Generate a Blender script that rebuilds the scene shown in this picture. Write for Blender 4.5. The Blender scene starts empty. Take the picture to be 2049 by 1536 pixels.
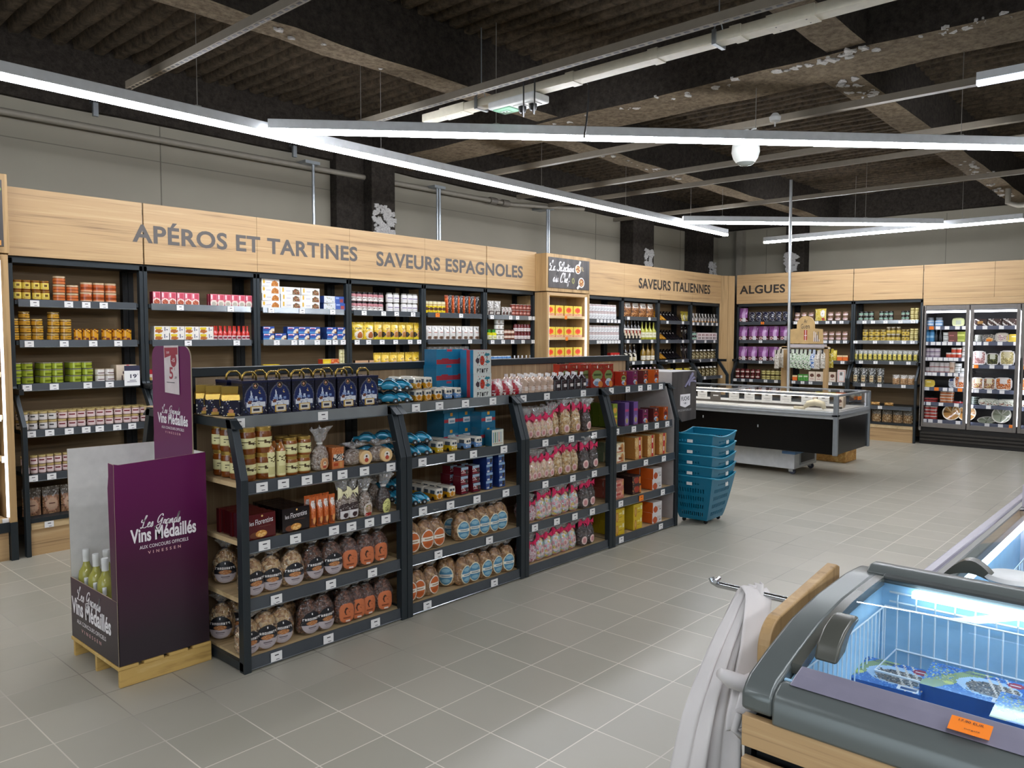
import bpy, bmesh, math, random
from mathutils import Vector, Matrix, noise
from math import pi, sin, cos, tan, radians
random.seed(7)
SC = bpy.context.scene
COL = SC.collection
# ---------------------------------------------------------------- camera
FPX = 1567.92
YAW, PITCH, ROLL = 0.83789166, 0.06039025, 0.0016550
CAM = Vector((-1.6067, -2.9985, 1.5811))
_f = Vector((sin(YAW)*cos(PITCH), cos(YAW)*cos(PITCH), -sin(PITCH)))
_r = Vector((cos(YAW), -sin(YAW), 0))
_u = _r.cross(_f)
CR = cos(ROLL)*_r + sin(ROLL)*_u
CU = -sin(ROLL)*_r + cos(ROLL)*_u
cd = bpy.data.cameras.new('camera')
cd.sensor_fit = 'HORIZONTAL'; cd.sensor_width = 36.0; cd.lens = FPX/2049*36.0
cd.clip_start = 0.05; cd.clip_end = 100
co = bpy.data.objects.new('camera', cd); COL.objects.link(co)
co.matrix_world = Matrix(((CR.x, CU.x, -_f.x, CAM.x), (CR.y, CU.y, -_f.y, CAM.y), (CR.z, CU.z, -_f.z, CAM.z), (0, 0, 0, 1)))
SC.camera = co
# ---------------------------------------------------------------- world, exposure, large lights
SC.view_settings.view_transform = 'Standard'
SC.view_settings.look = 'None'
SC.view_settings.exposure = 0.0
SC.view_settings.gamma = 1.0
SC.view_settings.use_curve_mapping = False
W = bpy.data.worlds.new('world'); SC.world = W; W.use_nodes = True
bg = W.node_tree.nodes['Background']
bg.inputs[0].default_value = (0.80, 0.90, 1.0, 1); bg.inputs[1].default_value = 2.6
SC.cycles.max_bounces = 8; SC.cycles.diffuse_bounces = 4; SC.cycles.glossy_bounces = 4
SC.cycles.transmission_bounces = 6; SC.cycles.transparent_max_bounces = 14
SC.cycles.caustics_reflective = False; SC.cycles.caustics_refractive = False
SC.cycles.sample_clamp_indirect = 8.0; SC.cycles.sample_clamp_direct = 0.0
LAMP = 52.0         # radiance of the line lamps
def area(name, loc, target, sx, sy, power, col=(1, 1, 1), spread=180):
    l = bpy.data.lights.new(name, 'AREA'); l.shape = 'RECTANGLE'; l.size = sx; l.size_y = sy
    l.energy = power; l.color = col; l.spread = radians(spread)
    o = bpy.data.objects.new(name, l); COL.objects.link(o); o.location = loc
    o.rotation_euler = (Vector(target)-Vector(loc)).to_track_quat('-Z', 'Y').to_euler()
    return o
def L(h):
    h = h.lstrip('#'); out = []
    for i in (0, 2, 4):
        c = int(h[i:i+2], 16)/255
        out.append(c/12.92 if c <= .04045 else ((c+.055)/1.055)**2.4)
    return (*out, 1.0)
# ---------------------------------------------------------------- pixel ray onto a known plane of the room (for laying out along shelves)
def PX(x, y, ax, val):
    d = CR*((x-1024.5)/FPX) + CU*(-(y-768)/FPX) + _f
    i = 'XYZ'.index(ax)
    return CAM + d*((val-CAM[i])/d[i])
# ---------------------------------------------------------------- materials
M = {}
def _new(name):
    m = bpy.data.materials.new(name); m.use_nodes = True
    nt = m.node_tree; return m, nt, nt.nodes['Principled BSDF']
def N(nt, t, **kw):
    n = nt.nodes.new(t)
    for k, v in kw.items():
        if hasattr(n, k): setattr(n, k, v)
        else: n.inputs[k].default_value = v
    return n
def bump(nt, b, src, strength=.2, dist=.01):
    n = N(nt, 'ShaderNodeBump'); n.inputs['Strength'].default_value = strength; n.inputs['Distance'].default_value = dist
    nt.links.new(src, n.inputs['Height']); nt.links.new(n.outputs[0], b.inputs['Normal'])
def coord(nt, scale=(1, 1, 1), kind='Object', rot=(0, 0, 0)):
    t = N(nt, 'ShaderNodeTexCoord'); mp = N(nt, 'ShaderNodeMapping')
    mp.inputs['Scale'].default_value = scale; mp.inputs['Rotation'].default_value = rot
    nt.links.new(t.outputs[kind], mp.inputs[0]); return mp.outputs[0]
def ramp(nt, src, stops):
    r = N(nt, 'ShaderNodeValToRGB'); e = r.color_ramp.elements
    while len(e) < len(stops): e.new(.5)
    for el, (p, c) in zip(e, stops): el.position = p; el.color = L(c) if isinstance(c, str) else c
    nt.links.new(src, r.inputs[0]); return r.outputs[0]
def mat(name, col, rough=.5, metal=0, spec=.5, var=.06, nscale=18, bmp=0, coat=0):
    """plain surface with a faint mottling"""
    if name in M: return M[name]
    m, nt, b = _new(name)
    c = L(col) if isinstance(col, str) else col
    b.inputs['Roughness'].default_value = rough; b.inputs['Metallic'].default_value = metal
    b.inputs['Specular IOR Level'].default_value = spec; b.inputs['Coat Weight'].default_value = coat
    if var > 0:
        n = N(nt, 'ShaderNodeTexNoise', Scale=nscale, Detail=3.0)
        nt.links.new(coord(nt), n.inputs['Vector'])
        o = ramp(nt, n.outputs[0], [(.3, tuple(x*(1-var) for x in c[:3])+(1,)), (.7, tuple(min(1, x*(1+var)) for x in c[:3])+(1,))])
        nt.links.new(o, b.inputs['Base Color'])
        if bmp: bump(nt, b, n.outputs[0], bmp, .01)
    else: b.inputs['Base Color'].default_value = c
    M[name] = m; return m
def wood(name, c1, c2, c3, scale, rough=.5, kind='Object', rot=(0, 0, 0)):
    if name in M: return M[name]
    m, nt, b = _new(name)
    v = coord(nt, scale, kind, rot)
    n = N(nt, 'ShaderNodeTexNoise', Scale=1.0, Detail=5.0, Roughness=.6, Distortion=.25); nt.links.new(v, n.inputs['Vector'])
    n2 = N(nt, 'ShaderNodeTexNoise', Scale=4.5, Detail=3.0); nt.links.new(v, n2.inputs['Vector'])
    mx = N(nt, 'ShaderNodeMix'); mx.data_type = 'FLOAT'; mx.inputs[0].default_value = .35
    nt.links.new(n.outputs[0], mx.inputs[2]); nt.links.new(n2.outputs[0], mx.inputs[3])
    o = ramp(nt, mx.outputs[0], [(.33, c1), (.47, c2), (.53, c2), (.68, c3)])
    nt.links.new(o, b.inputs['Base Color']); b.inputs['Roughness'].default_value = rough
    bump(nt, b, mx.outputs[0], .06, .004); M[name] = m; return m
def printed(name, rough=.4, coat=0, metal=0, rn=0):
    """printed packaging: the face colours of the mesh are the print"""
    if name in M: return M[name]
    m, nt, b = _new(name)
    a = N(nt, 'ShaderNodeAttribute'); a.attribute_name = 'print'
    n = N(nt, 'ShaderNodeTexNoise', Scale=40.0); nt.links.new(coord(nt), n.inputs['Vector'])
    mx = N(nt, 'ShaderNodeMix'); mx.data_type = 'RGBA'; mx.blend_type = 'MULTIPLY'; mx.inputs[0].default_value = .18
    nt.links.new(a.outputs[0], mx.inputs[6]); nt.links.new(n.outputs[0], mx.inputs[7])
    nt.links.new(mx.outputs[2], b.inputs['Base Color'])
    b.inputs['Roughness'].default_value = rough; b.inputs['Coat Weight'].default_value = coat; b.inputs['Metallic'].default_value = metal
    if rn: bump(nt, b, n.outputs[0], rn, .01)
    M[name] = m; return m
def emit(name, col, s):
    if name in M: return M[name]
    m, nt, b = _new(name)
    b.inputs['Base Color'].default_value = (.8, .8, .8, 1); b.inputs['Emission Color'].default_value = L(col); b.inputs['Emission Strength'].default_value = s
    M[name] = m; return m
def film(name, tint=(1, 1, 1), glossy=.25, rough=.12, nscale=30, bmp=.6, haze=0.0, ior=1.35):
    """thin clear plastic or glass: mostly see-through, sharp glints on its creases"""
    if name in M: return M[name]
    m = bpy.data.materials.new(name); m.use_nodes = True; nt = m.node_tree
    for n in list(nt.nodes):
        if n.type != 'OUTPUT_MATERIAL': nt.nodes.remove(n)
    out = [n for n in nt.nodes if n.type == 'OUTPUT_MATERIAL'][0]
    tr = N(nt, 'ShaderNodeBsdfTransparent'); tr.inputs[0].default_value = (*tint, 1)
    gl = N(nt, 'ShaderNodeBsdfGlossy'); gl.inputs['Roughness'].default_value = rough
    lw = N(nt, 'ShaderNodeLayerWeight'); lw.inputs[0].default_value = .5
    pw = N(nt, 'ShaderNodeMath'); pw.operation = 'POWER'; pw.inputs[1].default_value = 4.0; nt.links.new(lw.outputs['Facing'], pw.inputs[0])
    mx = N(nt, 'ShaderNodeMixShader')
    ad = N(nt, 'ShaderNodeMath'); ad.operation = 'MULTIPLY_ADD'; ad.inputs[1].default_value = .75; ad.inputs[2].default_value = glossy; ad.use_clamp = True
    nt.links.new(pw.outputs[0], ad.inputs[0]); nt.links.new(ad.outputs[0], mx.inputs[0])
    if bmp:
        n = N(nt, 'ShaderNodeTexNoise', Scale=nscale, Detail=2.0, Distortion=.8); nt.links.new(coord(nt), n.inputs['Vector'])
        bp = N(nt, 'ShaderNodeBump'); bp.inputs['Strength'].default_value = bmp; bp.inputs['Distance'].default_value = .02
        nt.links.new(n.outputs[0], bp.inputs['Height']); nt.links.new(bp.outputs[0], gl.inputs['Normal']); nt.links.new(bp.outputs[0], lw.inputs['Normal'])
    nt.links.new(tr.outputs[0], mx.inputs[1]); nt.links.new(gl.outputs[0], mx.inputs[2])
    last = mx
    if haze:
        df = N(nt, 'ShaderNodeBsdfDiffuse'); df.inputs[0].default_value = (.85, .85, .85, 1)
        m2 = N(nt, 'ShaderNodeMixShader'); m2.inputs[0].default_value = haze
        nt.links.new(mx.outputs[0], m2.inputs[1]); nt.links.new(df.outputs[0], m2.inputs[2]); last = m2
    nt.links.new(last.outputs[0], out.inputs[0]); M[name] = m; return m
# ---------------------------------------------------------------- mesh builder
OFF = {}
class MB:
    def __init__(s): s.v = []; s.f = []; s.m = []; s.c = []; s.col = (1, 1, 1, 1)
    def face(s, idx, m=0, c=None): s.f.append(idx); s.m.append(m); s.c.append(c or s.col)
    def add(s, vs): n = len(s.v); s.v.extend([tuple(p) for p in vs]); return n
    def quad(s, a, b, c, d, m=0, col=None): n = s.add([a, b, c, d]); s.face((n, n+1, n+2, n+3), m, col)
    def box(s, x0, y0, z0, x1, y1, z1, m=0, col=None):
        x0, x1 = min(x0, x1), max(x0, x1); y0, y1 = min(y0, y1), max(y0, y1); z0, z1 = min(z0, z1), max(z0, z1)
        n = s.add([(x0, y0, z0), (x1, y0, z0), (x1, y1, z0), (x0, y1, z0), (x0, y0, z1), (x1, y0, z1), (x1, y1, z1), (x0, y1, z1)])
        for q in ((0, 3, 2, 1), (4, 5, 6, 7), (0, 1, 5, 4), (1, 2, 6, 5), (2, 3, 7, 6), (3, 0, 4, 7)): s.face(tuple(n+i for i in q), m, col)
        return s
    def prism(s, poly, ax, a, b, m=0, col=None):
        """polygon in the two other axes (in XYZ order), extruded along ax from a to b"""
        def P(u, w, t): return {'X': (t, u, w), 'Y': (u, t, w), 'Z': (u, w, t)}[ax]
        k = len(poly); n = s.add([P(u, w, a) for u, w in poly]+[P(u, w, b) for u, w in poly])
        for i in range(k): s.face((n+i, n+(i+1) % k, n+k+(i+1) % k, n+k+i), m, col)
        s.face(tuple(n+i for i in reversed(range(k))), m, col); s.face(tuple(n+k+i for i in range(k)), m, col); return s
    def tube(s, pts, r, n=8, m=0, col=None, closed=False):
        pts = [Vector(p) for p in pts]; k = len(pts); rings = []
        rr = r if isinstance(r, (list, tuple)) else [r]*k
        up = None
        for i, p in enumerate(pts):
            a = pts[(i-1) % k] if (i or closed) else pts[0]; b = pts[(i+1) % k] if (i < k-1 or closed) else pts[-1]
            t = (b-a).normalized()
            if up is None: up = Vector((0, 0, 1)) if abs(t.z) < .9 else Vector((1, 0, 0))
            x = t.cross(up).normalized(); y = x.cross(t).normalized(); up = y
            rings.append(s.add([p+x*(rr[i]*cos(2*pi*j/n))+y*(rr[i]*sin(2*pi*j/n)) for j in range(n)]))
        for i in range(k if closed else k-1):
            a, b = rings[i], rings[(i+1) % k]
            for j in range(n): s.face((a+j, a+(j+1) % n, b+(j+1) % n, b+j), m, col)
        if not closed:
            s.face(tuple(rings[0]+j for j in reversed(range(n))), m, col); s.face(tuple(rings[-1]+j for j in range(n)), m, col)
        return s
    def lathe(s, prof, n=16, cx=0, cy=0, m=0, ms=None, cols=None, fn=None, sy=1.0):
        """profile (r,z) turned about the vertical; ms/cols per band; fn(j,i)->colour"""
        rings = []
        for r, z in prof:
            rings.append(s.add([(cx+r*cos(2*pi*(j+.5)/n), cy+r*sy*sin(2*pi*(j+.5)/n), z) for j in range(n)]) if r > 1e-6 else s.add([(cx, cy, z)]))
        for i in range(len(prof)-1):
            a, b = rings[i], rings[i+1]; mi = ms[i] if ms else m
            for j in range(n):
                j2 = (j+1) % n; c = fn(j, i) if fn else (cols[i] if cols else None)
                if prof[i][0] <= 1e-6: s.face((a, b+j2, b+j), mi, c)
                elif prof[i+1][0] <= 1e-6: s.face((a+j, a+j2, b), mi, c)
                else: s.face((a+j, a+j2, b+j2, b+j), mi, c)
        return s
    def grid(s, nx, ny, P, m=0, fn=None):
        n = s.add([P(i/nx, j/ny) for j in range(ny+1) for i in range(nx+1)])
        for j in range(ny):
            for i in range(nx):
                a = n+j*(nx+1)+i; s.face((a, a+1, a+nx+2, a+nx+1), m, fn(i, j) if fn else None)
        return s
    def xf(s, mtx):
        s.v = [tuple(mtx @ Vector(p)) for p in s.v]; return s
    def join(s, o, mtx=None, dm=0):
        n = s.add([(mtx @ Vector(p)) if mtx else p for p in o.v])
        for f, m, c in zip(o.f, o.m, o.c): s.face(tuple(n+i for i in f), m+dm, c)
        return s
    def mesh(s, name, mats, off=(0, 0, 0), smooth=False):
        me = bpy.data.meshes.new(name); ox, oy, oz = off
        me.from_pydata([(x-ox, y-oy, z-oz) for x, y, z in s.v], [], s.f)
        for k in (mats if isinstance(mats, (list, tuple)) else [mats]): me.materials.append(k)
        me.polygons.foreach_set('material_index', s.m)
        if any(k.name.startswith('print') for k in me.materials):
            at = me.attributes.new('print', 'FLOAT_COLOR', 'FACE'); at.data.foreach_set('color', [x for c in s.c for x in c])
        if smooth: me.shade_smooth() if hasattr(me, 'shade_smooth') else None
        if smooth == 'auto':
            me.set_sharp_from_angle(angle=radians(38))
        me.update(); return me
    def build(s, name, mats, parent=None, smooth=False, bevel=0, kind=None):
        off = OFF.get(parent.name, (0, 0, 0)) if parent else (0, 0, 0)
        o = bpy.data.objects.new(name, s.mesh(name, mats, off, smooth)); COL.objects.link(o)
        if parent: o.parent = parent; OFF[o.name] = off
        if bevel:
            b = o.modifiers.new('edge', 'BEVEL'); b.width = bevel; b.segments = 2; b.limit_method = 'ANGLE'; b.angle_limit = radians(40)
        if kind: o['kind'] = kind
        return o
USED = {}
def tag(o, label, cat, group=None):
    o['label'] = label; o['category'] = cat
    if group: o['group'] = group
    USED.setdefault(label, []).append(o); return o
def thing(name, label, cat, loc=(0, 0, 0), group=None):
    o = bpy.data.objects.new(name, None); COL.objects.link(o); o.location = loc; o.empty_display_size = .05
    OFF[o.name] = tuple(loc); return tag(o, label, cat, group)
def struct(name, mb, mats, **k): return mb.build(name, mats, kind='structure', **k)
def dup(root, loc, rz=0, label=None, group=None):
    r = root.copy(); COL.objects.link(r); r.location = loc; r.rotation_euler = (0, 0, rz)
    if label: r['label'] = label
    if group: r['group'] = group
    for ch in root.children:
        c = ch.copy(); COL.objects.link(c); c.parent = r
        for g in ch.children: d = g.copy(); COL.objects.link(d); d.parent = c
    return r
# ---------------------------------------------------------------- lettering
_TX = {}
def text_geo(s, offset=0.0, shear=0.0, space=1.0):
    k = (s, offset, shear, space)
    if k in _TX: return _TX[k]
    cu = bpy.data.curves.new('t', 'FONT'); cu.body = s; cu.offset = offset; cu.shear = shear; cu.space_character = space; cu.resolution_u = 4
    ob = bpy.data.objects.new('t', cu); COL.objects.link(ob)
    dg = bpy.context.evaluated_depsgraph_get(); ev = ob.evaluated_get(dg); me = ev.to_mesh()
    vs = [tuple(v.co) for v in me.vertices]; fs = [tuple(p.vertices) for p in me.polygons]
    ev.to_mesh_clear(); bpy.data.objects.remove(ob); bpy.data.curves.remove(cu)
    _TX[k] = (vs, fs); return vs, fs
def lettering(mb, s, org, ux, uz, width=None, height=None, m=0, offset=0.0, shear=0.0, col=None, space=1.0, P=None):
    """flat letters in the plane spanned by ux, uz; lower left corner of the text block at org"""
    vs, fs = text_geo(s, offset, shear, space)
    x0 = min(v[0] for v in vs); x1 = max(v[0] for v in vs); y0 = min(v[1] for v in vs); y1 = max(v[1] for v in vs)
    sx = width/(x1-x0) if width else None; sy = height/(y1-y0) if height else sx; sx = sx or sy
    O = Vector(org); ux = Vector(ux); uz = Vector(uz)
    pts = [((v[0]-x0)*sx, (v[1]-y0)*sy) for v in vs]
    n = mb.add([P(a, b) for a, b in pts] if P else [O+ux*a+uz*b for a, b in pts])
    for f in fs: mb.face(tuple(n+i for i in f), m, col)
# hand-drawn script: strokes on a unit height, joined as flat ribbons
HAND = {
'L': (.75, [[(.05, .75), (.0, .55), (.2, .5), (.45, .85), (.5, 1.05), (.4, 1.0), (.3, .6), (.2, .1), (.05, 0), (.0, .08), (.2, .05), (.5, 0), (.7, .1)]]),
'G': (.85, [[(.7, .8), (.6, 1.0), (.3, .85), (.15, .5), (.25, .25), (.5, .4), (.68, .65), (.6, .2), (.4, -.25), (.1, -.3), (.0, -.1), (.2, .05), (.7, .2)]]),
'S': (.6, [[(.6, .85), (.5, 1.0), (.3, .85), (.35, .6), (.5, .4), (.4, .08), (.1, 0), (.0, .15)]]),
'C': (.6, [[(.6, .8), (.55, 1.0), (.3, .9), (.08, .4), (.15, .02), (.4, .05), (.6, .2)]]),
'a': (.45, [[(.36, .4), (.2, .45), (.04, .25), (.1, .02), (.28, .15), (.38, .42), (.34, .08), (.45, .08)]]),
'e': (.36, [[(.04, .18), (.26, .3), (.2, .45), (.06, .3), (.08, .06), (.22, .02), (.36, .12)]]),
'\u00e9': (.36, [[(.04, .18), (.26, .3), (.2, .45), (.06, .3), (.08, .06), (.22, .02), (.36, .12)], [(.2, .6), (.34, .78)]]),
's': (.34, [[(.02, .05), (.2, .45), (.26, .2), (.18, .0), (.04, .06), (.34, .1)]]),
'r': (.34, [[(.02, .1), (.12, .45), (.2, .38), (.3, .42), (.24, .1), (.34, .08)]]),
'n': (.5, [[(.04, .42), (.06, .02), (.2, .38), (.32, .42), (.32, .06), (.5, .1)]]),
'd': (.5, [[(.34, .4), (.18, .44), (.04, .22), (.12, .02), (.3, .2), (.52, 1.0), (.36, .1), (.5, .08)]]),
'l': (.3, [[(.02, .1), (.2, .6), (.26, .95), (.16, .9), (.1, .3), (.16, .02), (.3, .1)]]),
'c': (.36, [[(.3, .36), (.2, .45), (.04, .25), (.1, .03), (.22, .02), (.36, .12)]]),
't': (.3, [[(.14, .8), (.1, .2), (.16, .02), (.3, .1)], [(.0, .5), (.3, .54)]]),
'i': (.26, [[(.06, .42), (.06, .1), (.14, .02), (.26, .1)], [(.1, .62), (.13, .68)]]),
'o': (.44, [[(.2, .45), (.04, .25), (.12, .02), (.3, .12), (.3, .4), (.2, .44), (.44, .36)]]),
'u': (.48, [[(.04, .42), (.06, .06), (.2, .04), (.34, .42), (.34, .06), (.48, .1)]]),
'h': (.5, [[(.0, .1), (.2, .7), (.2, .98), (.1, .8), (.08, .0), (.24, .4), (.34, .36), (.34, .04), (.5, .1)]]),
'f': (.4, [[(.0, .1), (.26, .8), (.2, 1.0), (.12, .6), (.06, -.3), (.14, -.25), (.12, .1), (.38, .16)]]),
' ': (.32, [])}
def hand(mb, s, org, ux, uz, width, height, m=0, thick=.05, shear=.2, P=None, col=None):
    tot = sum(HAND[c][0] for c in s); sx = width/tot; sy = height; x = 0
    O = Vector(org); ux = Vector(ux); uz = Vector(uz)
    def at(a, b):
        q = (a*sx+b*shear*sy*.6, b*sy); return P(*q) if P else O+ux*q[0]+uz*q[1]
    for c in s:
        w, strokes = HAND[c]
        for st in strokes:
            pts = []
            for i in range(len(st)-1):
                p0, p1, p2, p3 = st[max(i-1, 0)], st[i], st[i+1], st[min(i+2, len(st)-1)]
                for k in range(4):
                    t = k/4
                    pts.append(tuple(.5*((2*p1[a])+(-p0[a]+p2[a])*t+(2*p0[a]-5*p1[a]+4*p2[a]-p3[a])*t*t+(-p0[a]+3*p1[a]-3*p2[a]+p3[a])*t**3) for a in (0, 1)))
            pts.append(st[-1]); vs = []
            for i, (a, b) in enumerate(pts):
                q0 = pts[max(i-1, 0)]; q1 = pts[min(i+1, len(pts)-1)]
                dx, dy = (q1[0]-q0[0])*sx, (q1[1]-q0[1])*sy; l = math.hypot(dx, dy) or 1
                th = thick*(.55+.9*abs(dy)/l)*.5*height
                ox, oy = -dy/l*th/sx, dx/l*th/sy
                vs += [at(x+a+ox, b+oy), at(x+a-ox, b-oy)]
            n = mb.add(vs)
            for i in range(len(pts)-1): mb.face((n+2*i, n+2*i+1, n+2*i+3, n+2*i+2), m, col)
        x += w
# ================================================================ materials used by the room
def floor_mat():
    m, nt, b = _new('porcelain tiles'); M['floor'] = m
    t = N(nt, 'ShaderNodeTexCoord')
    sc = N(nt, 'ShaderNodeVectorMath'); sc.operation = 'SCALE'; sc.inputs['Scale'].default_value = 1/.3
    nt.links.new(t.outputs['Object'], sc.inputs[0])
    fr = N(nt, 'ShaderNodeVectorMath'); fr.operation = 'FRACTION'; nt.links.new(sc.outputs[0], fr.inputs[0])
    fl = N(nt, 'ShaderNodeVectorMath'); fl.operation = 'FLOOR'; nt.links.new(sc.outputs[0], fl.inputs[0])
    sp = N(nt, 'ShaderNodeSeparateXYZ'); nt.links.new(fr.outputs[0], sp.inputs[0])
    def edge(i):
        a = N(nt, 'ShaderNodeMath'); a.operation = 'SUBTRACT'; a.inputs[1].default_value = .5; nt.links.new(sp.outputs[i], a.inputs[0])
        c = N(nt, 'ShaderNodeMath'); c.operation = 'ABSOLUTE'; nt.links.new(a.outputs[0], c.inputs[0])
        d = N(nt, 'ShaderNodeMath'); d.operation = 'GREATER_THAN'; d.inputs[1].default_value = .4915; nt.links.new(c.outputs[0], d.inputs[0]); return d
    ex, ey = edge(0), edge(1)
    mx = N(nt, 'ShaderNodeMath'); mx.operation = 'MAXIMUM'; nt.links.new(ex.outputs[0], mx.inputs[0]); nt.links.new(ey.outputs[0], mx.inputs[1])
    wn = N(nt, 'ShaderNodeTexWhiteNoise'); nt.links.new(fl.outputs[0], wn.inputs[0])
    tile = ramp(nt, wn.outputs[0], [(0, '#9f9b8c'), (1, '#aba697')])
    gn = N(nt, 'ShaderNodeTexNoise', Scale=.55, Detail=1.0); nt.links.new(t.outputs['Object'], gn.inputs['Vector'])
    gr = ramp(nt, gn.outputs[0], [(.38, '#7c766c'), (.55, '#d8d2c4')])
    c = N(nt, 'ShaderNodeMix'); c.data_type = 'RGBA'; nt.links.new(mx.outputs[0], c.inputs[0]); nt.links.new(tile, c.inputs[6]); nt.links.new(gr, c.inputs[7])
    nt.links.new(c.outputs[2], b.inputs['Base Color'])
    rn = N(nt, 'ShaderNodeTexNoise', Scale=9.0, Detail=4.0); nt.links.new(t.outputs['Object'], rn.inputs['Vector'])
    mr = N(nt, 'ShaderNodeMapRange'); mr.inputs[3].default_value = .30; mr.inputs[4].default_value = .42; nt.links.new(rn.outputs[0], mr.inputs[0])
    nt.links.new(mr.outputs[0], b.inputs['Roughness']); b.inputs['Specular IOR Level'].default_value = .5
    inv = N(nt, 'ShaderNodeMath'); inv.operation = 'SUBTRACT'; inv.inputs[0].default_value = 1; nt.links.new(mx.outputs[0], inv.inputs[1])
    bump(nt, b, inv.outputs[0], .25, .002); return m
def flocked(name, c1, c2, sc=14, st=.9):
    m, nt, b = _new(name); M[name] = m
    n = N(nt, 'ShaderNodeTexNoise', Scale=float(sc), Detail=8.0, Roughness=.75); nt.links.new(coord(nt), n.inputs['Vector'])
    nt.links.new(ramp(nt, n.outputs[0], [(.35, c1), (.68, c2)]), b.inputs['Base Color']); b.inputs['Roughness'].default_value = .95; b.inputs['Specular IOR Level'].default_value = .1
    bump(nt, b, n.outputs[0], st, .05); return m
floor_mat()
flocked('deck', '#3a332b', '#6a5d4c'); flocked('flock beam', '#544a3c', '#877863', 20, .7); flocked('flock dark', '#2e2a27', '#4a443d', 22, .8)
flocked('plaster', '#a5a29e', '#d9d6d2', 60, .6)
mat('wall paint', '#8c8677', .7, var=.04, nscale=2.0)
mat('wall joint', '#6f695d', .7)
mat('channel', '#6d6558', .6); mat('trunk', '#cfc9b6', .45); mat('zinc', '#aab0b4', .35, .8); mat('pipe', '#857f73', .5)
mat('lampbody', '#c9ccce', .4, .25); emit('diffuser', '#f4f7ff', LAMP); mat('black', '#0c0c0d', .5); mat('cable', '#8e8a84', .5)
mat('white plastic', '#dcdedd', .4); mat('opal', '#e4e8e2', .3)
OAK = ('#8f7550', '#c1a57c', '#d6bf98')
wood('oak h', '#86694a', '#bb9a6e', '#cdb085', (.5, 9, 26), .5)       # grain along X
wood('oak hy', '#86694a', '#bb9a6e', '#cdb085', (9, .5, 26), .5)      # grain along Y
wood('oak v', '#86693f', '#b39264', '#c6a677', (11, 11, .5), .5)      # grain upright
wood('back h', '#6e583c', '#957b58', '#a98f69', (.5, 9, 11), .55)
wood('back hy', '#6e583c', '#957b58', '#a98f69', (9, .5, 11), .55)
wood('back v', '#66543d', '#9a8365', '#b9a483', (16, 16, .35), .55)
wood('shelf board', '#a58a60', '#cdb286', '#dcc69c', (1.2, 9, 9), .5)
mat('steel', '#2b3236', .42, .35, var=.03); mat('steel dark', '#15181a', .5, .2)
mat('rail', '#4d5257', .3, .3, var=.1, nscale=4); mat('rail clear', '#8d9397', .16, .55, var=.35, nscale=3)
mat('tag white', '#e9e8e6', .5, var=0); mat('tag orange', '#ef7f1a', .5, var=0); mat('ink', '#2e2e33', .5, var=0); mat('ink red', '#a8182c', .5, var=0)
mat('letter grey', '#5a5552', .6, var=.02); mat('letter dark', '#2c2723', .6, var=.02); mat('white ink', '#f0ecee', .5, var=0)
emit('strip', '#fbfaff', 5.0)
# ================================================================ room shell
XB, YL, XF, YR, ZC = 12.0, 4.05, -5.2, -7.0, 3.9
b = MB(); b.box(XF, YR, -.1, XB, YL, 0); struct('floor', b, M['floor'])
# ribbed deck: sprayed trapezoid ribs running across
b = MB(); pts = []; p = .155; x = XF
while x < XB: pts += [(x, ZC), (x+.07, ZC), (x+.088, ZC+.10), (x+.137, ZC+.10)]; x += p
for i, (x, z) in enumerate(pts):
    pass
ny = 40
def dk(u, v):
    i = min(int(round(u*(len(pts)-1))), len(pts)-1); X, Z = pts[i]; Y = YR+(YL-YR)*v
    return (X+.012*noise.noise((X*3, Y*4, 0)), Y, Z+.018*noise.noise((X*5, Y*5, 3)))
b.grid(len(pts)-1, ny, dk); struct('ceiling', b, M['deck'], smooth=True)
b = MB(); b.box(XF, YR, ZC+.13, XB, YL, ZC+.2); struct('ceiling_slab', b, M['flock dark'])
b = MB(); b.box(XF, YL, 0, XB+.2, YL+.15, ZC+.1)
for z in (2.05, 3.12): b.box(XF, YL-.004, z, XB, YL, z+.006, 1)
for x in (1.55, 8.1, 10.6): b.box(x, YL-.004, 0, x+.008, YL, 3.43, 1)
struct('wall_left', b, [M['wall paint'], M['wall joint']])
b = MB(); b.box(XB, YR, 0, XB+.15, YL, ZC+.1)
for y in (3.1, .2, -2): b.box(XB-.004, y, 0, XB, y+.008, 3.5, 1)
struct('wall_back', b, [M['wall paint'], M['wall joint']])
b = MB(); b.box(XF, YR-.15, 0, XB, YR, ZC+.1); struct('wall_right', b, M['wall paint'])
# wall behind the photographer, with a window band added to let daylight in
b = MB(); b.box(XF-.15, YR, 0, XF, YL, .4); b.box(XF-.15, YR, 2.9, XF, YL, ZC+.1); b.box(XF-.15, -.2, .4, XF, YL, 2.9); b.box(XF-.15, YR, .4, XF, -6.2, 2.9)
struct('wall_front', b, M['wall paint'])
b = MB()
for y in (-6.2, -4.25, -2.2, -.26): b.box(XF-.12, y, .4, XF-.05, y+.06, 2.9)
b.box(XF-.12, -6.2, .4, XF-.05, -.2, .46); b.box(XF-.12, -6.2, 2.84, XF-.05, -.2, 2.9)
wf = struct('added_window_1', b, M['steel'])
b = MB(); b.box(XF-.09, -6.15, .45, XF-.08, -.25, 2.85); o = b.build('pane', film('window glass', glossy=.03, bmp=0), wf)
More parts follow.
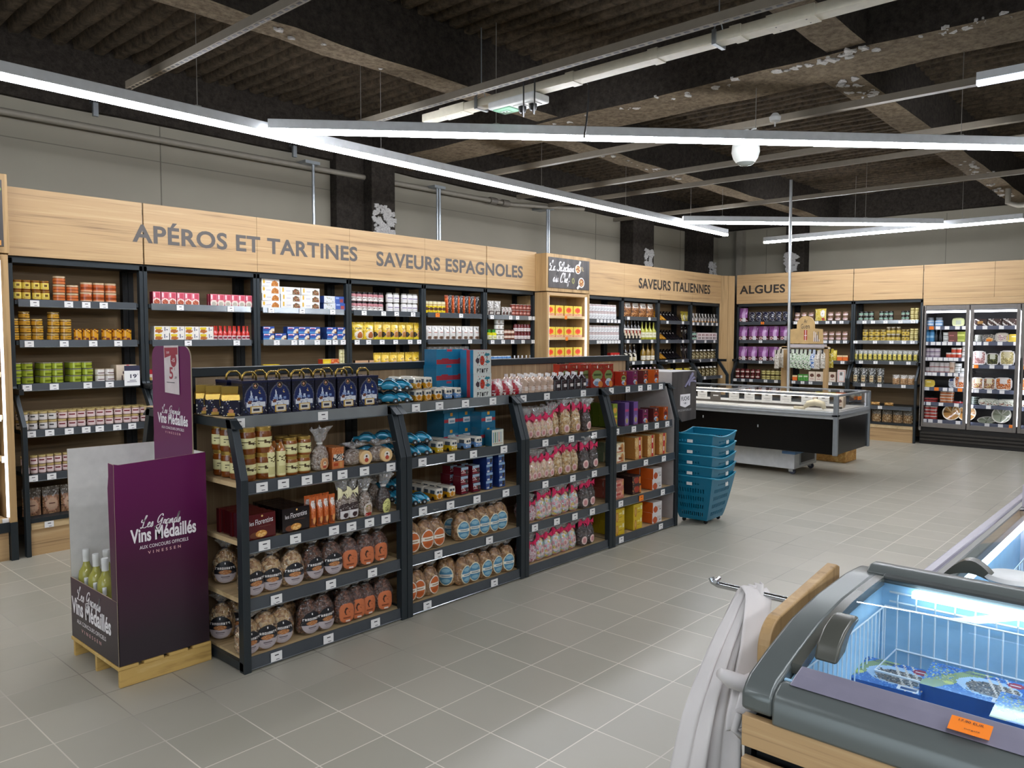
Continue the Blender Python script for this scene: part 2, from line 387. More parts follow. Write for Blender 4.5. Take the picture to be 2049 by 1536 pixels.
# wall-head beam and down-stand beams, sprayed
def beam(n, x0, y0, z0, x1, y1, z1, mt='flock beam', seg=24):
    """rough sprayed beam: soffit and sides slightly lumpy"""
    bb = MB(); lx = x1-x0 > y1-y0
    k = max(4, int(max(x1-x0, y1-y0)*3))
    ring = []
    for i in range(k+1):
        t = i/k
        for (a, c) in ((0, 0), (0, 1), (.5, 1.0), (1, 1), (1, 0)):
            X = x0+(x1-x0)*(t if lx else a); Y = y0+(y1-y0)*(a if lx else t); Z = z1+(z0-z1)*c
            q = .014*noise.noise((X*2.5, Y*2.5, Z*2)); bb.v.append((X+q, Y+q, Z+.02*noise.noise((X*3, Y*3, 7))*c))
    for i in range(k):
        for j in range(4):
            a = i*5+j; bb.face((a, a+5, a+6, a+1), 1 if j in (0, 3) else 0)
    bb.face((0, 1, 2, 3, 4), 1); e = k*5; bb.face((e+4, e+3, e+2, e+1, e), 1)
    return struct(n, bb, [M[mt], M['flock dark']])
beam('trim_1', XF, 3.98, 3.43, XB, YL+.02, 4.0, 'flock dark')
beam('trim_2', 11.85, YR, 3.53, XB+.02, 4.0, 4.0, 'flock dark')
beam('ceiling_beam', XF, 1.38, 3.5, 3.95, 1.62, 4.0)
beam('ceiling_beam', 4.4, 1.8, 3.5, XB, 2.05, 4.0)
beam('ceiling_beam', 3.85, YR, 3.48, 4.4, 3.98, 4.0)
beam('ceiling_beam', 4.35, -.97, 3.49, XB, -.72, 4.0)
beam('ceiling_beam', XF, -1.2, 3.5, 3.9, -.95, 4.0)
def patch(mb, c, n, sx, sy, axis='Z', d=.012, seed=0):
    rr = random.Random(seed)
    for _ in range(n):
        k = rr.randint(6, 10); u0 = rr.uniform(-sx, sx); w0 = rr.uniform(-sy, sy); r = rr.uniform(.012, .05)
        poly = [(u0+r*rr.uniform(.5, 1.5)*cos(2*pi*i/k), w0+r*rr.uniform(.4, 1.1)*sin(2*pi*i/k)) for i in range(k)]
        P = {'Z': lambda u, w, t: (c[0]+u, c[1]+w, c[2]-t), 'Y': lambda u, w, t: (c[0]+u, c[1]-t, c[2]+w), 'X': lambda u, w, t: (c[0]-t, c[1]+u, c[2]+w)}[axis]
        a = mb.add([P(u, w, 0) for u, w in poly]+[P(u*.97+u0*.03, w*.97+w0*.03, d*rr.uniform(.6, 1.6)) for u, w in poly])
        for i in range(k): mb.face((a+i, a+(i+1) % k, a+k+(i+1) % k, a+k+i))
        mb.face(tuple(a+k+i for i in range(k)))
b = MB()
patch(b, (3.92, -.9, 3.49), 22, .06, .35, seed=1); patch(b, (3.9, -1.75, 3.49), 14, .05, .3, seed=2); patch(b, (3.95, .6, 3.49), 12, .08, .9, seed=3)
patch(b, (4.75, -.85, 3.5), 18, .3, .1, seed=4); patch(b, (8.6, -.85, 3.5), 20, .5, .1, seed=5); patch(b, (10.4, -.8, 3.5), 16, .6, .08, seed=6)
patch(b, (5.6, 1.95, 3.51), 8, .4, .1, seed=7); patch(b, (6.6, 1.9, 3.51), 16, .4, .1, seed=8); patch(b, (1.3, 1.5, 3.51), 6, .8, .1, seed=9); patch(b, (2.9, 1.5, 3.51), 6, .5, .1, seed=19)
o = struct('trim_3', b, M['plaster']); o.name = 'ceiling_plaster_patches'; o['kind'] = 'stuff'; tag(o, 'white flakes of bare plaster on the dark sprayed beams', 'plaster')
# columns against the walls
def column(x0, y0, x1, y1, seed, axis, pc):
    bb = MB(); bb.box(x0, y0, 0, x1, y1, 3.5); 
    c = struct('column', bb, M['flock dark'], bevel=.01)
    pb = MB(); patch(pb, pc, 60, .13 if axis == 'Y' else .1, .16, axis, .01, seed); q = pb.build('plaster_patch', M['plaster'], c); return c
column(3.34, 3.93, 3.70, 4.05, 11, 'Y', (3.6, 3.93, 2.2)); column(3.70, 3.8, 4.02, 4.05, 12, 'Y', (3.86, 3.8, 2.84))
column(8.75, 3.8, 9.35, 4.05, 13, 'Y', (9.2, 3.8, 2.8)); column(10.75, 3.8, 11.35, 4.05, 14, 'Y', (11.3, 3.8, 2.75)); column(11.78, 2.33, 12.0, 2.66, 15, 'X', (11.78, 2.55, 2.86))
b = MB(); b.box(9.42, 3.94, 2, 9.56, 4.05, 3.43); struct('trim_4', b, M['pipe']); b = MB(); b.box(11.86, 3.5, 2, 12.0, 3.62, 3.5); struct('trim_5', b, M['pipe'])
# ================================================================ ceiling services
def obj1(name, mb, mats, label, cat, group=None, **k): return tag(mb.build(name, mats, **k), label, cat, group)
def channel(x, z, y0, y1, label, holes=False, w=.042):
    bb = MB(); bb.prism([(x-w/2, z), (x+w/2, z), (x+w/2, z+.006), (x-w/2+.006, z+.006), (x-w/2+.006, z+.05), (x-w/2, z+.05)], 'Y', y0, y1)
    if holes:
        y = y0+.03
        while y < y1-.03: bb.box(x-.009, y, z-.001, x+.009, y+.035, z, 1); y += .06
    o = obj1('support_channel', bb, [M['channel'], M['black']], label, 'ceiling channel')
    return o
channel(.75, 3.3, -2.2, 2.73, 'perforated steel channel under the ceiling, closest to the photographer', True)
channel(2.43, 3.3, -2.6, 2.3, 'perforated steel channel running beside the white cable trunking', True, .05)
channel(4.58, 3.3, -3, 3.3, 'plain steel channel carrying the white dome camera', w=.06)
channel(5.83, 3.3, -3, 3.6, 'pinkish steel channel behind the dome camera, crossing under the plaster flakes', w=.06)
channel(6.56, 3.3, -3, 3.7, 'slim steel channel crossing just beyond the pinkish one', w=.03)
channel(8.22, 3.3, -3, 3.8, 'farthest steel channel, crossing above the two far line lamps', w=.05)
# cable trunking with joint covers and a socket box
t = thing('cable_trunking', 'cream plastic cable trunking hung under the ceiling, carrying a socket box', 'trunking', (2.72, 0, 3.3))
b = MB(); b.box(2.67, -4, 3.3, 2.77, 1.83, 3.36); b.build('duct', M['trunk'], t, bevel=.004)
for y0, y1 in ((1.35, 1.62), (-1.32, -1.05), (.3, .37), (-.35, -.28), (-.9, -.83)):
    b = MB(); b.box(2.665, y0, 3.296, 2.775, y1, 3.365); 
    if y1-y0 > .2:
        for y in (y0+.05, y1-.05):
            for x in (2.69, 2.75): b.box(x-.004, y-.004, 3.2955, x+.004, y+.004, 3.296, 1)
    b.build('joint_cover', [M['trunk'], M['ink']], t)
for y in (1.2, -.75):
    b = MB(); b.box(2.655, y, 3.285, 2.785, y+.025, 3.29); b.box(2.655, y, 3.29, 2.665, y+.025, 3.37); b.box(2.775, y, 3.29, 2.785, y+.025, 3.37)
    b.tube([(2.66, y+.012, 3.37), (2.72, y+.012, 3.47), (2.72, y+.012, 3.9)], .004, 6); b.tube([(2.78, y+.012, 3.37), (2.72, y+.012, 3.47)], .004, 6); b.build('hanger', M['zinc'], t)
sb = thing('socket_box', 'white socket box on the ceiling trunking, with a green block and two plugs', 'socket', (2.72, .85, 3.29))
b = MB(); b.box(2.63, .62, 3.24, 2.81, 1.06, 3.295); b.build('housing', M['white plastic'], sb, bevel=.012)
b = MB(); b.box(2.655, .87, 3.232, 2.785, 1.03, 3.24); b.box(2.70, .93, 3.228, 2.74, 1.0, 3.232, 1)
for y in (.945, .975): b.box(2.715, y, 3.226, 2.725, y+.012, 3.228, 2)
b.build('breaker_block', [mat('green plastic', '#8fc7a8', .4), mat('pale green', '#c5e2d2', .4), M['ink']], sb)
for y in (.80, .70):
    b = MB(); b.box(2.67, y-.045, 3.233, 2.77, y+.045, 3.24); s = b.build('socket', M['white plastic'], sb)
    b = MB(); b.lathe([(0, 3.19), (.022, 3.19), (.03, 3.215), (.03, 3.235), (0, 3.235)], 14, 2.72, y)
    b.tube([(2.72, y, 3.19), (2.71, y-.02, 3.16), (2.62, y-.1, 3.2), (2.48, y-.22, 3.32)], .006, 6); b.build('plug', M['black'], s, smooth=True)
b = MB(); b.tube([(2.72, .27, 3.33), (2.8, .27, 3.3), (2.8, .27, 3.2), (2.82, .3, 3.06), (2.9, .38, 2.98)], .007, 6); b.tube([(2.72, .27, 3.36), (2.6, .25, 3.42), (2.43, .25, 3.34)], .007, 6)
obj1('hanging_cable', b, M['black'], 'black cord looping down from the trunking behind the diagonal lamp', 'cord')
# perforated galvanised tray at the top of the picture
b = MB(); b.box(2.85, -1.75, 3.62, 3.25, -.9, 3.625)
for i in range(10):
    for j in range(6): b.box(2.88+j*.06, -1.72+i*.08, 3.618, 2.92+j*.06, -1.67+i*.08, 3.62, 1)
b.box(2.85, -1.75, 3.62, 2.853, -.9, 3.67); b.box(3.247, -1.75, 3.62, 3.25, -.9, 3.67)
obj1('cable_tray', b, [mat('galvanised', '#6e7a80', .45, .6), M['black']], 'slotted galvanised cable tray above the cream trunking', 'cable tray')
# wall pipes
b = MB(); b.tube([(-1.5, 3.93, 3.28), (.3, 3.93, 3.28), (5.75, 3.93, 3.30)], .028, 10)
for x in (5.72, 5.95): b.tube([(x-.06, 3.93, 3.30), (x+.06, 3.93, 3.30)], .045, 10, 1)
b.tube([(5.75, 3.93, 3.30), (6.1, 3.93, 3.30), (7.2, 3.6, 3.34)], .026, 10)
o = obj1('water_pipe', b, [M['pipe'], mat('pipe fitting', '#6a645b', .5)], 'beige pipe running high along the khaki wall', 'pipe', smooth='auto')
for q, (px, y0, y1, nm) in enumerate(((628, 300, 447, 'rising beside the dark column behind the APÉROS sign'), (880, 365, 480, 'rising from the SAVEURS ESPAGNOLES sign'), (1098, 410, 510, 'rising behind the chef sign'))):
    a = PX(px, y1, 'Y', 3.85); c = PX(px, y0, 'Y', 3.85); b = MB(); b.tube([(a.x, 3.85, 2.45), (a.x, 3.85, 3.3)], .016, 10)
    if q: b.tube([(a.x-.04, 3.85, 2.45), (a.x-.04, 3.85, 3.3)], .012, 8)
    b.box(a.x-.12, 3.8, 3.3, a.x+.05, 4.05, 3.33); obj1('conduit', b, M['zinc'], 'slim zinc conduit '+nm, 'conduit', smooth='auto')
for px, y in ((187, 212), (585, 297)):
    a = PX(px, y, 'Y', 3.95); b = MB(); b.box(a.x-.02, 3.9, a.z-.09, a.x+.02, 3.93, a.z+.04); b.box(a.x-.02, 3.9, a.z+.02, a.x+.02, 4.05, a.z+.04)
    obj1('wall_bracket', b, M['zinc'], 'small grey bracket under the long lamp, '+('near the photo edge' if px < 300 else 'beside the dark column'), 'bracket')
b = MB(); b.tube([(10.3, -.9, 3.5), (10.3, -.9, 3.32), (10.35, -1.0, 3.28), (10.4, -3, 3.28)], .035, 10); obj1('drain_pipe', b, M['pipe'], 'grey elbow pipe dropping from the far ceiling beam', 'pipe', smooth='auto')
# ================================================================ line lamps
def lamp(pa, pb, label, hooks, z=3.05, ext0=0, ext1=0):
    a = PX(*pa, 'Z', z); c = PX(*pb, 'Z', z); d = (c-a).normalized(); a = a-d*ext0; c = c+d*ext1; n = Vector((-d.y, d.x, 0)); ln = (c-a).length
    t = thing('line_lamp', label, 'lamp', tuple(a), 'suspended line lamps')
    def bar(w, z0, z1, s0, s1):
        bb = MB(); q = [a+d*s0-n*w, a+d*s1-n*w, a+d*s1+n*w, a+d*s0+n*w]
        k = bb.add([(p.x, p.y, z0) for p in q]+[(p.x, p.y, z1) for p in q])
        for f in ((0, 3, 2, 1), (4, 5, 6, 7), (0, 1, 5, 4), (1, 2, 6, 5), (2, 3, 7, 6), (3, 0, 4, 7)): bb.face(tuple(k+i for i in f))
        return bb
    bar(.035, z+.028, z+.095, 0, ln).build('housing', M['lampbody'], t, bevel=.003); bar(.032, z, z+.028, .004, ln-.004).build('diffuser', M['diffuser'], t)
    for h in hooks:
        p = a+d*(ln*h); bb = MB(); bb.tube([(p.x, p.y, z+.09), (p.x, p.y, 3.9)], .0025, 5); bb.box(p.x-.02, p.y-.02, z+.09, p.x+.02, p.y+.02, z+.105); bb.build('suspension_wire', M['cable'], t)
    return t
lamp((0, 157), (1453, 472), 'longest white line lamp, running along the shop toward the far corner', (.1, .25, .4, .6, .75, .9), ext0=1.5)
lamp((538, 266), (2049, 300), 'white line lamp running diagonally across the picture in front of the dome camera', (.1, .25, .55, .8), ext1=.8, z=3.06)
lamp((1366, 447), (1885, 452), 'short far line lamp crossing behind the upright pole, higher of two', (.15, .7))
lamp((1529, 487), (2048, 442), 'far line lamp slanting down toward the corner above the ALGUES sign', (.4, .8))
# same lamps carry on through the rest of the shop, behind and beside the photographer
for a, c, lb in (((-4.2, 2.4), (-1.8, -1.2), 'line lamp over the aisle entrance'), ((-4, -3.2), (2.6, -3.6), 'line lamp over the chest freezers'), ((5.2, -2.6), (9.6, -5.6), 'line lamp over the far aisle'), ((-4, -6), (4, -5.4), 'line lamp by the far side wall')):
    A = Vector((*a, 3.05)); C = Vector((*c, 3.05)); d = (C-A); ln = d.length; d.normalize(); n = Vector((-d.y, d.x, 0)); t = thing('line_lamp', 'white '+lb+', outside the picture', 'lamp', tuple(A), 'suspended line lamps')
    for w, z0, z1, nm, mt in ((.035, 3.078, 3.145, 'housing', 'lampbody'), (.032, 3.05, 3.078, 'diffuser', 'diffuser')):
        bb = MB(); q = [A-n*w, C-n*w, C+n*w, A+n*w]; k = bb.add([(p.x, p.y, z0) for p in q]+[(p.x, p.y, z1) for p in q])
        for f in ((0, 3, 2, 1), (4, 5, 6, 7), (0, 1, 5, 4), (1, 2, 6, 5), (2, 3, 7, 6), (3, 0, 4, 7)): bb.face(tuple(k+i for i in f))
        bb.build(nm, M[mt], t)
    for h in (.1, .9):
        p = A.lerp(C, h); bb = MB(); bb.tube([(p.x, p.y, 3.14), (p.x, p.y, 3.9)], .0025, 5); bb.build('suspension_wire', M['cable'], t)
# short tube lamp clipped under the dome camera's channel
a = PX(1955, 172, 'Z', 3.22); t = thing('tube_lamp', 'small clear LED tube lamp near the picture edge, fixed under a channel', 'lamp', tuple(a))
b = MB(); b.box(a.x-.03, a.y-.9, 3.25, a.x+.03, a.y, 3.30); b.build('housing', M['lampbody'], t); b = MB(); b.box(a.x-.028, a.y-.9, 3.22, a.x+.028, a.y, 3.25); b.build('diffuser', emit('tube', '#dfe9ff', 1.6), t)
# dome camera and detector
a = PX(1492, 305, 'Z', 3.12); t = thing('dome_camera', 'white dome security camera hanging behind the diagonal lamp', 'security camera', tuple(a))
b = MB(); b.lathe([(0, a.z-.115), (.05, a.z-.105), (.075, a.z-.085)], 24, a.x, a.y); b.build('lens_window', mat('smoked dome', '#8b918d', .12), t, smooth=True)
b = MB(); b.lathe([(.075, a.z-.085), (.1, a.z-.05), (.115, a.z), (.11, a.z+.06), (.09, a.z+.1), (.04, a.z+.12), (.04, a.z+.17), (0, a.z+.17)], 24, a.x, a.y); b.build('shell', M['opal'], t, smooth='auto')
b = MB(); b.box(a.x-.015, a.y-.015, a.z+.17, a.x+.03, a.y+.015, 3.31); b.tube([(a.x+.03, a.y-.03, a.z+.18), (a.x+.06, a.y-.06, a.z+.22), (a.x+.03, a.y-.07, 3.31), (a.x, a.y-.02, 3.27)], .008, 6); b.build('bracket', M['white plastic'], t)
a = PX(1551, 237, 'Z', 3.27); b = MB(); b.lathe([(0, a.z-.03), (.04, a.z-.02), (.045, a.z+.01), (.02, a.z+.04), (0, a.z+.04)], 16, a.x, a.y); b.tube([(a.x, a.y, a.z-.03), (a.x, a.y, a.z-.06)], .006, 6)
obj1('smoke_detector', b, M['white plastic'], 'small round white detector beside the dome camera', 'detector', smooth='auto')
b = MB(); p = PX(1580, 690, 'X', 8.2); b.tube([(8.2, p.y, 0), (8.2, p.y+.03, 3.56)], .018, 12)
obj1('power_pole', b, mat('alu', '#c9cccd', .3, .7), 'slim aluminium pole rising behind the island chiller toward the ceiling', 'pole', smooth='auto')
# ================================================================ shelving
class Frame:
    """u runs to the viewer's right along a shelf run, d into the depth, z up"""
    def __init__(s, x, y, th): s.o = Vector((x, y, 0)); s.m = Matrix.Translation(s.o) @ Matrix.Rotation(th, 4, 'Z'); s.th = th
    def p(s, u, d, z): return s.m @ Vector((u, d, z))
FW = Frame(0, 3.25, 0); FB = Frame(11.02, 0, -pi/2); FG = Frame(0, .33, 0); FC = Frame(11.1, 0, -pi/2)
def uof(F, px, d, z):
    """run coordinate of picture column px at depth d and height z of a shelf run"""
    lo, hi = -20, 20
    def col(u):
        q = F.p(u, d, z)-CAM; return 1024.5+FPX*q.dot(CR)/q.dot(_f)
    if F.th == 0:
        P0 = F.p(0, d, z); return PX(px, 768-FPX*((P0-CAM).dot(CU))/max((P0-CAM).dot(_f), .1), 'Y', P0.y).x if False else _bis(col, px, -4, 14)
    return _bis(col, px, -5, 3)
def _bis(fn, t, lo, hi):
    for _ in range(50):
        m = (lo+hi)/2
        q = fn(m)
        if q < t: lo = m
        else: hi = m
    return (lo+hi)/2
def tags(F, par, us, d, z, h=.044, w=.06, orange=()):
    for i, u in enumerate(us):
        t = MB(); t.box(u-w/2, d-.006, z-h*.5, u+w/2, d-.0035, z+h*.5)
        t.box(u-w*.16, d-.0062, z+h*.1, u+w*.2, d-.006, z+h*.22, 1); t.box(u-w*.05, d-.0062, z-h*.36, u+w*.26, d-.006, z-h*.29, 1); t.xf(F.m)
        t.build('price_tag', [M['tag orange' if i in orange else 'tag white'], M['ink']], par)
def shelf(F, par, u0, u1, d0, d1, z, tg=(), board='steel', rail='rail', rh=.05, th=.03, orange=(), z1=None, clear=False, rd=0):
    b = MB(); b.box(u0+.012, d0+.01, z-th, u1-.012, d1-.01, z).xf(F.m); s = b.build('shelf', M[board], par)
    b = MB(); b.prism([(d0+.01, z-rh+.006), (d0-.002, z-rh), (d0+.002, z+.006), (d0+.01, z+.006)], 'X', u0+.03, u1-.03)
    b.prism([(d0-.003, z-rh-.001), (d0-.008, z-rh+.004), (d0-.004, z-rh+.007)], 'X', u0+.03, u1-.03, 1); b.xf(F.m)
    r = b.build('price_rail', [M['rail clear' if clear else rail], M['rail clear']], s)
    tags(F, s, [uof(F, p, d0, z-rh/2) for p in tg], d0-.001, z-rh/2+.002, orange=orange)
    return s
def wall_bay(F, u0, u1, label, rows, wood_h, plinth=.27, deck_tags=(), lower=True, ztop=2.15):
    o = F.p((u0+u1)/2, .3, 0); t = thing('shelf_unit', label, 'shelving', tuple(o), 'wall shelf units')
    b = MB(); b.box(u0, .555, .05, u1, .57, ztop).xf(F.m); b.build('back_panel', M[wood_h], t)
    for u, s in ((u0, 1), (u1, -1)):
        b = MB(); a0, a1 = (u+.002, u+.032) if s > 0 else (u-.032, u-.002)
        b.prism([(0, 0), (.05, 0), (.05, .92), (.25, 1.2), (.25, ztop), (.2, ztop), (.2, 1.215), (0, .935)], 'X', a0, a1).xf(F.m); b.build('upright', M['steel'], t, bevel=.003)
        b = MB(); b.box(a0-.012*(s < 0), .5, .0, a1+.012*(s > 0), .555, ztop)
        for k in range(int(ztop/.05)): b.box(a0+.008, .4985, .06+k*.05, a0+.02, .5, .085+k*.05, 1)
        b.xf(F.m); b.build('rear_upright', [M['steel dark'], M['black']], t)
        b = MB(); b.box(a0, .05, 1.16, a1, .5, 1.2); b.box(a0, .2, ztop-.05, a1, .55, ztop-.01); b.xf(F.m); b.build('side_arm', M['steel dark'], t)
    b = MB(); b.box(u0+.03, .2, ztop-.045, u1-.03, .24, ztop).xf(F.m); b.build('top_rail', M['steel'], t, bevel=.003)
    b = MB(); b.box(u0+.03, .24, ztop-.035, u1-.03, .55, ztop-.02).xf(F.m); b.build('top_shelf', M['steel dark'], t)
    for r in rows:
        z, tg = r[0], r[1]; kw = r[2] if len(r) > 2 else {}
        d0 = .2 if z > 1.05 else .1 if z > .8 else .02
        d0 = kw.pop('d0', d0); shelf(F, t, u0+.03, u1-.03, d0, .55, z, tg, **kw)
    b = MB(); b.box(u0+.03, .015, plinth-.03, u1-.03, .55, plinth).xf(F.m); s = b.build('deck', M['steel'], t)
    b = MB(); b.box(u0+.04, .03, 0, u1-.04, .05, plinth-.08).xf(F.m); b.build('plinth', M['oak h' if F.th == 0 else 'oak hy'], t)
    b = MB(); b.box(u0+.04, .02, plinth-.08, u1-.04, .03, plinth-.03).xf(F.m); s = b.build('plinth_rail', M['shelf board'], t)
    tags(F, s, [uof(F, p, .02, plinth-.055) for p in deck_tags], .019, plinth-.055)
    return t
XW = [.17, 1.122, 2.122, 3.13, 4.12, 5.085, 5.99]
wall_bay(FW, XW[0], XW[1], 'dark steel shelf unit of terrine jars, beside the wooden chef cabinet at the picture edge', [
    (1.84, (69, 137, 172, 207)), (1.545, (58, 128, 186, 236)), (1.225, (54, 108, 175, 219)), (.895, (62, 99, 138, 172, 199, 234, 264)), (.585, (66, 103))], 'back h', deck_tags=(98,))
wall_bay(FW, XW[1], XW[2], 'dark steel shelf unit of pink packets, below the letters PÉROS', [
    (1.84, (360, 461), dict(clear=True)), (1.545, (376, 473)), (1.22, (335, 400, 450)), (.89, (320, 360, 420)), (.585, ())], 'back h')
wall_bay(FW, XW[2], XW[3], 'dark steel shelf unit of white and blue boxes, below the word TARTINES', [
    (1.84, (542, 604, 665), dict(clear=True)), (1.545, (553, 588, 603, 634, 657, 670, 686), dict(clear=True)), (1.22, (560, 640)), (.89, ()), (.585, ())], 'back h')
wall_bay(FW, XW[3], XW[4], 'dark steel shelf unit of yellow snack bags, below the word SAVEURS', [
    (1.84, (728, 767, 793, 826)), (1.545, (714, 737, 764, 791, 820, 838)), (1.22, ()), (.89, ()), (.585, ())], 'back h')
wall_bay(FW, XW[4], XW[5], 'dark steel shelf unit with orange crisps and white pouches, below ESPAGNOLES', [
    (1.84, (875, 922), dict(orange=(0,))), (1.545, (940,)), (1.22, ()), (.89, ()), (.585, ())], 'back h')
wall_bay(FW, XW[5], XW[6], 'dark steel shelf unit of foil pouches and red jars, beside the chef sign', [
    (1.835, (984, 1021, 1035, 1060, 1068), dict(clear=True)), (1.54, (985, 1006, 1025, 1046, 1066)), (1.22, ()), (.89, ()), (.585, ())], 'back h')
XI = [7.03, 7.96, 8.95, 9.96, 10.93]
wall_bay(FW, XI[0], XI[1], 'dark steel shelf unit of white-labelled sauce jars beside the chef cabinet', [
    (1.825, tuple(range(1196, 1242, 7))), (1.53, tuple(range(1196, 1242, 6))), (1.21, ()), (.89, ()), (.585, ())], 'back h')
wall_bay(FW, XI[1], XI[2], 'dark steel shelf unit of bottles below the letters SAV of ITALIENNES', [
    (1.875, (1257, 1299)), (1.535, (1256, 1280, 1304)), (1.215, (1267, 1286, 1303)), (.9, ()), (.585, ())], 'back h')
wall_bay(FW, XI[2], XI[3], 'dark steel shelf unit of slanted pasta packs below the word ITALIENNES', [
    (1.832, (1335, 1366)), (1.53, (1334, 1366)), (1.215, (1333, 1348, 1366)), (.9, (1340,)), (.585, ())], 'back h')
wall_bay(FW, XI[3], XI[4], 'dark steel shelf unit of small jars next to the wooden corner panel', [
    (1.82, (1387, 1396, 1406, 1415, 1425, 1434)), (1.525, (1390, 1411, 1429)), (1.205, (1400, 1423)), (.92, (1410, 1443)), (.585, ())], 'back h')
# back run: u = -y
UB = [-3.27, -2.33, -1.305, -.30]
wall_bay(FB, UB[0], UB[1], 'dark steel shelf unit of purple gift packs below the word ALGUES', [
    (1.84, (1526,), dict(orange=(0,))), (1.525, (1522,)), (1.175, (1522,)), (.86, (1471, 1487, 1503, 1532, 1553)), (.55, ())], 'back hy')
wall_bay(FB, UB[1], UB[2], 'dark steel shelf unit behind the hanging-bag stand, beyond the upright pole', [
    (1.84, (1592, 1634, 1656, 1669, 1684)), (1.527, (1651, 1663, 1677, 1691)), (1.2, (1660, 1686)), (.86, (1588, 1606, 1622, 1661, 1682)), (.55, ())], 'back hy')
wall_bay(FB, UB[2], UB[3], 'dark steel shelf unit of yellow-labelled jars next to the fridges', [
    (1.837, (1730, 1747, 1772, 1802, 1827), dict(clear=True)), (1.527, (1712, 1751, 1784, 1809, 1826), dict(clear=True)), (1.212, (1723, 1752, 1784, 1818)), (.862, (1727, 1760, 1808)), (.533, (1761,))], 'back hy', plinth=.28)
# wood corner panel between the two runs
b = MB(); b.box(0, 0, 0, .17, .03, 2.64); b.box(.175, 0, 0, .30, .03, 2.64)
a = Vector((10.94, 3.46, 0)); c = Vector((11.225, 3.29, 0)); th = math.atan2(c.y-a.y, c.x-a.x); b.xf(Matrix.Translation(a) @ Matrix.Rotation(th, 4, 'Z')); 
obj1('corner_panel', b, M['oak v'], 'tall upright wooden panel filling the corner between the two shelf runs', 'panel')
# ---------------------------------------------------------------- fascia boards with lettering
def fascia(name, label, F, us, z0, z1, texts, wide=(), mt='oak h', d=.18):
    t = thing(name, label, 'sign', tuple(F.p(us[0], d, z0)), 'wooden header signs')
    for i in range(len(us)-1):
        g = .006 if i in wide else .0015; g2 = .006 if i+1 in wide else .0015
        b = MB(); zz = z0[i] if isinstance(z0, list) else z0; b.box(us[i]+g, d, zz, us[i+1]-g2, d+.02, z1).xf(F.m); b.build('board', M[mt], t)
    for s, u0, u1, za, zb, col in texts:
        b = MB(); O = F.p(u0, d-.002, za); ux = (F.p(1, 0, 0)-F.p(0, 0, 0)); lettering(b, s, O, ux, (0, 0, 1), u1-u0, zb-za, offset=.028, space=1.06); b.build('lettering', M[col], t)
    b = MB(); z = max(z0) if isinstance(z0, list) else z0; b.box(us[0]+.02, d+.02, z+.05, us[-1]-.02, d+.05, z+.09).box(us[0]+.02, d+.02, z1-.09, us[-1]-.02, d+.05, z1-.05); b.xf(F.m); b.build('support_rail', M['steel dark'], t); return t
fascia('header_sign', 'long wooden header board lettered APÉROS ET TARTINES and SAVEURS ESPAGNOLES', FW, XW, 2.155, 2.64, [
    ('APÉROS ET TARTINES', 1.036, 3.222, 2.325, 2.505, 'letter grey'), ('SAVEURS ESPAGNOLES', 3.46, 5.73, 2.30, 2.45, 'letter grey')], (1, 5))
fascia('header_sign', 'wooden header board lettered SAVEURS ITALIENNES in dark letters', FW, XI, 2.155, 2.64, [('SAVEURS ITALIENNES', 8.34, 10.54, 2.30, 2.455, 'letter dark')])
fascia('header_sign', 'wooden header board lettered ALGUES, carrying on above the fridges', FB, UB+[.62, 1.6], 2.155, 2.65, [('ALGUES', -3.215, -2.406, 2.32, 2.465, 'letter dark')], (2, 3), 'oak hy')
b = MB(); b.box(UB[3]+.01, .18, 2.055, 1.6, .2, 2.153).xf(FB.m); obj1('filler_board', b, M['oak hy'], 'narrow wooden filler strip between the fridge tops and their header board', 'board')
